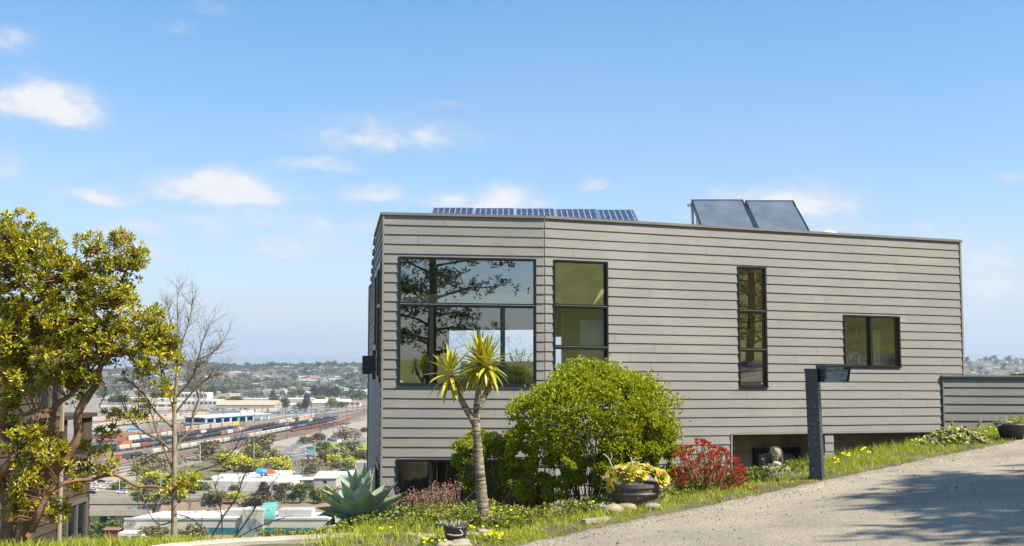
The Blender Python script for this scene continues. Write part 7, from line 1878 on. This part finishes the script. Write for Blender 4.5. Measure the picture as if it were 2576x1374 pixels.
rbox(ob, 'red_strip', mat('maroon_strip', (.16,.03,.03), .7), x504(318), x504(385), -.3, -.01, H_*.20, H_*.40)
rbox(ob, 'roof_plant', mat('plant_grey', (.42,.41,.39), .7), x504(552), x504(622), 8, 18, H_+.06, H_+2.6)
rbox(ob, 'roof_plant', mat('plant_grey2', (.40,.39,.38), .7), x504(696), x504(782), 6, 16, H_+.06, H_+3.0)
rbox(ob, 'entrance_tower', cw, x504(615), x504(668), -1.5, 8, -.4, H_+4.2)
mb = MB(); c0 = x504(637); n_ = 12
mb.prism([(c0-5.0, -.5)]+[(c0-5.0*cos(pi*i/n_), H_*.45+5.0*sin(pi*i/n_)) for i in range(n_+1)]+[(c0+5.0, -.5)], 1.52, 1.6, Matrix.Rotation(pi/2, 4, 'X')); mb.build('arched_window', mat('arch_glass', (.25,.29,.30), .3), ob)
vt = MB(); x0, x1 = x504(655), x504(694)
for i in range(8):
    a0, a1 = pi*.5*i/8, pi*.5*(i+1)/8
    for x_a, x_b in ((x0, x1),):
        f = lambda a, x: V((x, 2-7*sin(a)*.0-3+9*(1-cos(a)) , H_+.1+6.0*sin(a)))
        vt.quad(f(a0, x_a), f(a0, x_b), f(a1, x_b+1), f(a1, x_a+1))
vt.build('glass_vault', mat('teal_glass', (.13,.36,.31), .3), ob)
vt = MB()
for j in range(7):
    x = x0+(x1-x0)*j/6
    vt.tube([V((x+i/8, -1+9*(1-cos(pi*.5*i/8)), H_+.14+6.0*sin(pi*.5*i/8))) for i in range(9)], .07, 4)
vt.build('vault_ribs', mat('pale_teal_rib', (.22,.46,.41), .5), ob)
fc = bpy.data.curves.new('number', 'FONT'); fc.body = '1003'; fc.size = 1.9; fc.extrude = .05
tx = bpy.data.objects.new('house_number', fc); C.objects.link(tx); tx.parent = ob; tx.location = (x504(314)+.6, -.42, H_-2.4); bpy.context.view_layer.update(); me_ = bpy.data.meshes.new_from_object(tx); bpy.data.objects.remove(tx); tx = bpy.data.objects.new('house_number', me_); C.objects.link(tx); tx.parent = ob; tx.location = (x504(314)+.6, -.42, H_-2.4); tx.rotation_euler = (pi/2, 0, 0); me_.materials.append(M['black'])
o, W_, H_ = bld('red_shed', 262, 298, 1358, 24, 6, (.20,.04,.03), (.25,.12,.1), 'small dark red shed at the left end of the office building', .15, 0)
bld('white_store', 296, 355, 1365, 20, 8, (.66,.65,.62), (.7,.7,.7), 'low white store in front of the office building', 0, 2)
bld('yard_hut', 225, 268, 1092, 12, 8, (.55,.66,.74), (.7,.72,.74), 'pale blue hut among the locomotives', 0, 2)
bld('yard_hut', 236, 322, 1085, 9, 10, WH, (.6,.6,.6), 'white hut behind the orange locomotives', 0, 0)
bld('yard_hut', 322, 352, 1086, 8, 8, (.5,.6,.68), (.12,.34,.5), 'white hut with a blue roof behind the locomotives', .4, 0)
bld('freight_wagon', 705, 740, 1064, 7, 5, (.72,.66,.28), (.75,.73,.6), 'pale yellow container block beside the long train', 0, 0, cat='container')
bld('freight_wagon', 740, 782, 1060, 5, 5, (.72,.68,.5), (.75,.73,.6), 'cream container block beside the yellow one', 0, 0, cat='container')
# scrap heaps by the track
for px, py, w_, lb in ((790,1078,16,'dark heap of scrap sleepers, left one by the tracks'),(828,1069,20,'dark heap of scrap sleepers, right one by the tracks')):
    mb = MB(); rr = random.Random(px)
    for i in range(160):
        a = rr.uniform(0, pi); c = V((rr.uniform(-1, 1)*w_, rr.uniform(-1, 1)*w_*.9 , abs(rr.gauss(0, .9)))); c.y += c.x*1.2; d = V((cos(a), sin(a), rr.uniform(-.3, .3)))*1.6; mb.tube([c-d, c+d], .16, 4)
    thing_mesh(mb, 'scrap_heap', mat('scrap_brown', (.07,.055,.05), .9), lb, 'scrap heap', org=V((0, 0, 0))).location = onplain(px, py, .3)
# ---- poles, lamps, gantry
M['galv'] = mat('galvanised_steel', (.50,.50,.49), .5)
def lamp(px, yb, yt, label, arm=-1, double=False):
    p = onplain(px, yb); h = (yb-yt)*p.y/2900; o = empty('street_lamp', p, 0, label, 'street lamp', 'street lamps and poles on the plain'); mb = MB(); r_ = p.y*.00042
    mb.tube([V((0, 0, 0)), V((0, 0, h))], [r_, r_*.7], 6); mb.build('post', M['galv'], o)
    mb = MB(); mb.tube([V((0, 0, h)), V((arm*1.2, 0, h+.3)), V((arm*2.2, 0, h+.3))], r_*.6, 5); mb.build('arm', M['galv'], o)
    mb = MB(); mb.box(min(arm*2.1, arm*3.1), max(arm*2.1, arm*3.1), -.2, .2, h+.15, h+.4); mb.build('lamp_head', M['galv'], o)
lamp(567,1290,1223,'tall grey lamp post rising beside the highway in the middle',-1)
for px, yb, yt, lb in ((338,1238,1190,'lamp post left of the car park trees'),(404,1236,1184,'lamp post beside the bare trunk, behind the highway'),(503,1162,1120,'lamp post before the brown tree near the rails'),(638,1165,1115,'lamp post left of the big brown tree'),(565,1158,1126,'lamp post between the trees by the rails'),(792,1162,1110,'lamp post at the right end of the sign gantry'),(852,1172,1130,'lamp post in front of the lawn'),(300,1236,1205,'lamp post at the left of the highway')):
    lamp(px, yb, yt, lb)
def pole(px, yb, yt, label):
    p = onplain(px, yb); h = (yb-yt)*p.y/2900; o = empty('utility_pole', p, 0, label, 'pole', 'utility poles around the rail yard'); mb = MB(); r_ = max(.15, p.y*.00028); mb.tube([V((0, 0, 0)), V((0, 0, h))], [r_, r_*.7], 6); mb.build('post', mat('pole_wood', (.12,.09,.07), .9), o)
    mb = MB(); mb.box(-1.2, 1.2, -.1, .1, h-1.4, h-1.1); mb.build('crossarm', M['underg'], o)
pm = [(722,1105,1070),(766,1120,1090),(804,1114,1068),(806,1128,1080),(820,1100,1068),(838,1108,1058),(857,1096,1068),(873,1078,1042),(795,1062,1034),(783,1058,1018),(745,1052,1028),(718,1048,1022),(700,1046,1016),(757,1046,1026),(818,1046,1024),(850,1040,1014),(872,1038,1012),(900,1034,1010),(915,1036,1016),(888,1030,1004),(605,1062,1024),(640,1064,1030),(660,1040,1018),(560,1066,1030),(520,1056,1034),(470,1060,1030),(300,1100,1068),(255,1098,1070),(540,1034,1012),(455,1090,1062)]
ordn = ['beside the long train','near the sand lot','by the curve of the tracks','in front of the warehouses']
for i, (px, yb, yt) in enumerate(pm): pole(px, yb, yt, 'thin dark utility pole '+ordn[0 if yb > 1095 else 1 if yb > 1065 else 2 if yb > 1045 else 3])
g0 = onplain(698, 1166); g1 = onplain(748, 1168); gt = empty('sign_gantry', g0, 0, 'white lattice sign gantry across the left carriageway', 'gantry'); w_ = (g1-g0).x; r_ = .28
mb = MB(); mb.tube([V((0,0,0)), V((0,0,11))], r_, 6); mb.build('post', M['galv'], gt); mb = MB(); mb.tube([V((w_,0,0)), V((w_,0,8))], r_, 6); mb.build('post', M['galv'], gt)
mb = MB(); mb.tube([V((0,0,7.4)), V((w_,0,7.4))], .22, 5); mb.tube([V((0,0,5.6)), V((w_,0,5.6))], .22, 5)
for i in range(10): mb.tube([V((w_*i/10,0,5.6)), V((w_*(i+.5)/10,0,7.4))], .12, 4)
mb.build('truss', M['galv'], gt)
g0 = onplain(792, 1160); gt = empty('sign_gantry', g0, 0, 'white gantry arm holding a green road sign over the traffic queue', 'gantry')
mb = MB(); mb.tube([V((0,0,0)), V((0,0,11))], r_, 6); mb.build('post', M['galv'], gt); mb = MB(); mb.tube([V((0,0,10)), V((-13,0,10))], .25, 5); mb.build('arm', M['galv'], gt)
mb = MB(); mb.box(-6, -.8, -.5, -.3, 8.2, 10.6); mb.build('green_sign', mat('road_sign_green', (.0,.32,.22), .5), gt)
lamp(820, 1112, 1086, 'lamp post at the bend of the main road')
mb = MB(); p = onplain(852,1116); mb.box(0, 24, 0, .4, 0, 3.2); thing_mesh(mb, 'low_wall', mat('grey_wall', (.3,.28,.27), .9, var=.2, vscale=.4), 'long low grey wall at the top of the lawn', 'wall', org=V((0,0,0))).location = p
mb = MB(); mb.box(0, 3.4, 0, 3, 0, 4); thing_mesh(mb, 'hut', M['white'], 'tiny white hut at the left end of the low grey wall', 'hut', org=V((0,0,0))).location = onplain(848,1119)
# ---- hills: houses and trees
def houseproto(wc, rc, seed):
    o = empty('hill_house'); mb = MB(); mb.box(-.5, .5, -.4, .4, -.3, .35); mb.build('wall', mat('hill_wall', wc, .8), o)
    mb = MB(); mb.hexa([V((-.56,-.46,.351)), V((.56,-.46,.351)), V((.56,.46,.351)), V((-.56,.46,.351)), V((-.56,-.03,.62)), V((.56,-.03,.62)), V((.56,.03,.62)), V((-.56,.03,.62))]); mb.build('roof', mat('hill_roof', rc, .8), o); return o
HP = [houseproto((.6,.58,.52), (.40,.37,.34), 1), houseproto((.62,.56,.46), (.30,.22,.17), 2), houseproto((.6,.57,.5), (.5,.47,.42), 3), houseproto((.55,.42,.36), (.34,.17,.12), 4)]
HL = ['white house with a grey roof', 'beige house with a brown roof', 'white house with a pale roof', 'pinkish house with a red brown roof']
hu = set(); rr = random.Random(77)
def hillpos():
    while True:
        right = rr.random() < .10
        px = rr.uniform(2425, 2590) if right else rr.uniform(290, 935)
        D = 2300 + 2950*rr.random()**.8
        x = (px-1288)/2900*D; z = hill_z(x, D) if D > 3300 else PLAIN
        y = 912 - (z-EYE)/D*2900
        return px, D, V((x, D, z)), y
n = 0
while n < 298:
    px, D, p, y = hillpos()
    if D < 3300 and rr.random() < .4: continue
    if D > 4900 and rr.random() < .6: continue
    i = rr.randrange(4); o = HP[i] if i not in hu else copy_tree(HP[i]); hu.add(i)
    s_ = rr.uniform(13, 24) if rr.random() < .85 else rr.uniform(30, 50)
    o.location = p+Z*.3; o.scale = (s_, 12, rr.uniform(7, 10)); o.rotation_euler = (0, 0, rr.uniform(-.5, .5))
    wh = 'on the slope of the far hill' if D > 3900 and px < 1000 else ('on the flats below the far hill' if px < 1000 else 'on the far hill right of the grey house')
    tag(o, HL[i]+' '+wh, 'house', 'small houses of the far town'); n += 1
HT_ = [ctree('hill_a', [(.02,.035,.02), (.04,.06,.03)], 'round', 170, 21), ctree('hill_b', [(.035,.05,.02), (.07,.08,.035)], 'round', 170, 22), ctree('hill_c', [(.02,.03,.02), (.045,.05,.03)], 'tall', 170, 23), ctree('hill_d', [(.10,.08,.05), (.15,.12,.08)], 'round', 170, 24)]
HD = ['dark rounded tree', 'mid green rounded tree', 'tall dark tree', 'brown bare tree']
hu = set(); n = 0
while n < 299:
    px, D, p, y = hillpos()
    if n < 80:   # crest line
        D = rr.uniform(4900, 5200); x = (px-1288)/2900*D; p = V((x, D, hill_z(x, D)))
        if noise.noise(V((x*.004, 0, 3))) < -.1: n += 1; continue
    i = rr.choice([0, 0, 1, 2, 2, 3]) if D > 3300 else rr.choice([0, 1, 3, 3]); o = HT_[i] if i not in hu else copy_tree(HT_[i]); hu.add(i)
    s_ = rr.uniform(16, 34); o.location = p-Z*.5; o.scale = (s_*1.3, s_, s_*rr.uniform(.5, .8)); o.rotation_euler = (0, 0, rr.uniform(0, 6))
    tag(o, HD[i]+(' on the crest of the far hills' if D > 4850 else ' on the slope of the far hills' if D > 3300 else ' on the flats below the far hills'), 'tree', 'single trees of the far hills'); n += 1
# woodland that reads as one mass
mb = MB()
for k in range(7000):
    if k < 5200: px = rr.uniform(-100, 960); D = 2200+3050*rr.random()**.6
    elif k < 6800: px = rr.uniform(-100, 960); D = rr.uniform(4850, 5230)
    else: px = rr.uniform(2400, 2620); D = rr.uniform(3600, 5230)
    x = (px-1288)/2900*D
    if noise.noise(V((x*.004, D*.0022, 11))) < (-.12 if px < 1000 and D < 4850 else -.45): continue
    z = hill_z(x, D) if D > 3300 else PLAIN
    s_ = rr.uniform(5, 9)
    for q in range(9):
        d = rv(); d.z = abs(d.z); mb.leaf2(V((x, D, z+s_*.3))+V((d.x*s_, d.y*s_, d.z*s_*.7)), rv(), rv(), s_*.8, s_*.6)
o = mb.build('woodland', mat('far_wood', (.03,.05,.03), .9, perisland=[(.03,.045,.022), (.06,.08,.035), (.12,.10,.05)])); tag(o, kind='stuff')
# low shrubs and weeds on the plain near the highway
mb = MB()
for k in range(5600):
    px = rr.uniform(225, 930); py = rr.choice([rr.uniform(1262, 1300), rr.uniform(1150, 1240)])
    if 1182 < py < 1241 and 480 < px < 700: continue
    if px < 375 and py > 1240: continue
    if px < 330 and py > 1172: continue
    if 690 < px < 815 and py < 1186: continue
    if noise.noise(V((px*.03, py*.08, 1))) < -.05: continue
    p = onplain(px, py, 0); s_ = rr.uniform(1.0, 2.4)
    for q in range(8):
        d = rv(); d.z = abs(d.z); mb.leaf2(p+V((d.x*s_, d.y*s_, d.z*s_*.8)), rv(), rv(), s_*.6, s_*.4)
o = mb.build('scrub_bushes', mat('scrub_leaf', (.1,.1,.03), .9, perisland=[(.08,.09,.03), (.16,.15,.05), (.11,.085,.05), (.22,.22,.04)])); tag(o, kind='stuff')
# trees that shade the drive and mirror in the windows
conifer('pine_tree', 4.4, -24, 14.5, 5.6, 'tall pine standing behind the viewpoint', n=15000, leafL=.3, cr=(.12, 1), dens=1.3, col=mat('pine_needles_pale', (.07,.1,.04), .7, perisland=[(.06,.085,.04), (.11,.13,.05)]))  # paler needle colour, softens the pine's image in the glass
conifer('cypress_tree', 12.9, 6.2, 10, 4.3, 'broad conifer beside the drive, right of the viewpoint', n=21000, leafL=.38, cr=(.42, 1), dens=1.6, seed=8)
gl = mat('broad_leaf_green', (.12, .18, .02), .5, perisland=[(.10,.16,.02), (.26,.32,.03), (.16,.22,.02)], trans=.3)
conifer('leafy_tree', 18.2, 12.3, 6.5, 2.6, 'leafy green tree right of the drive', n=5600, leafL=.22, cr=(.08, 1), col=gl, seed=14, dens=1.3)
conifer('leafy_tree', 21.5, 17.5, 6.0, 2.4, 'leafy green tree farther up beside the drive', n=4600, leafL=.22, cr=(.08, 1), col=gl, seed=15, dens=1.3)
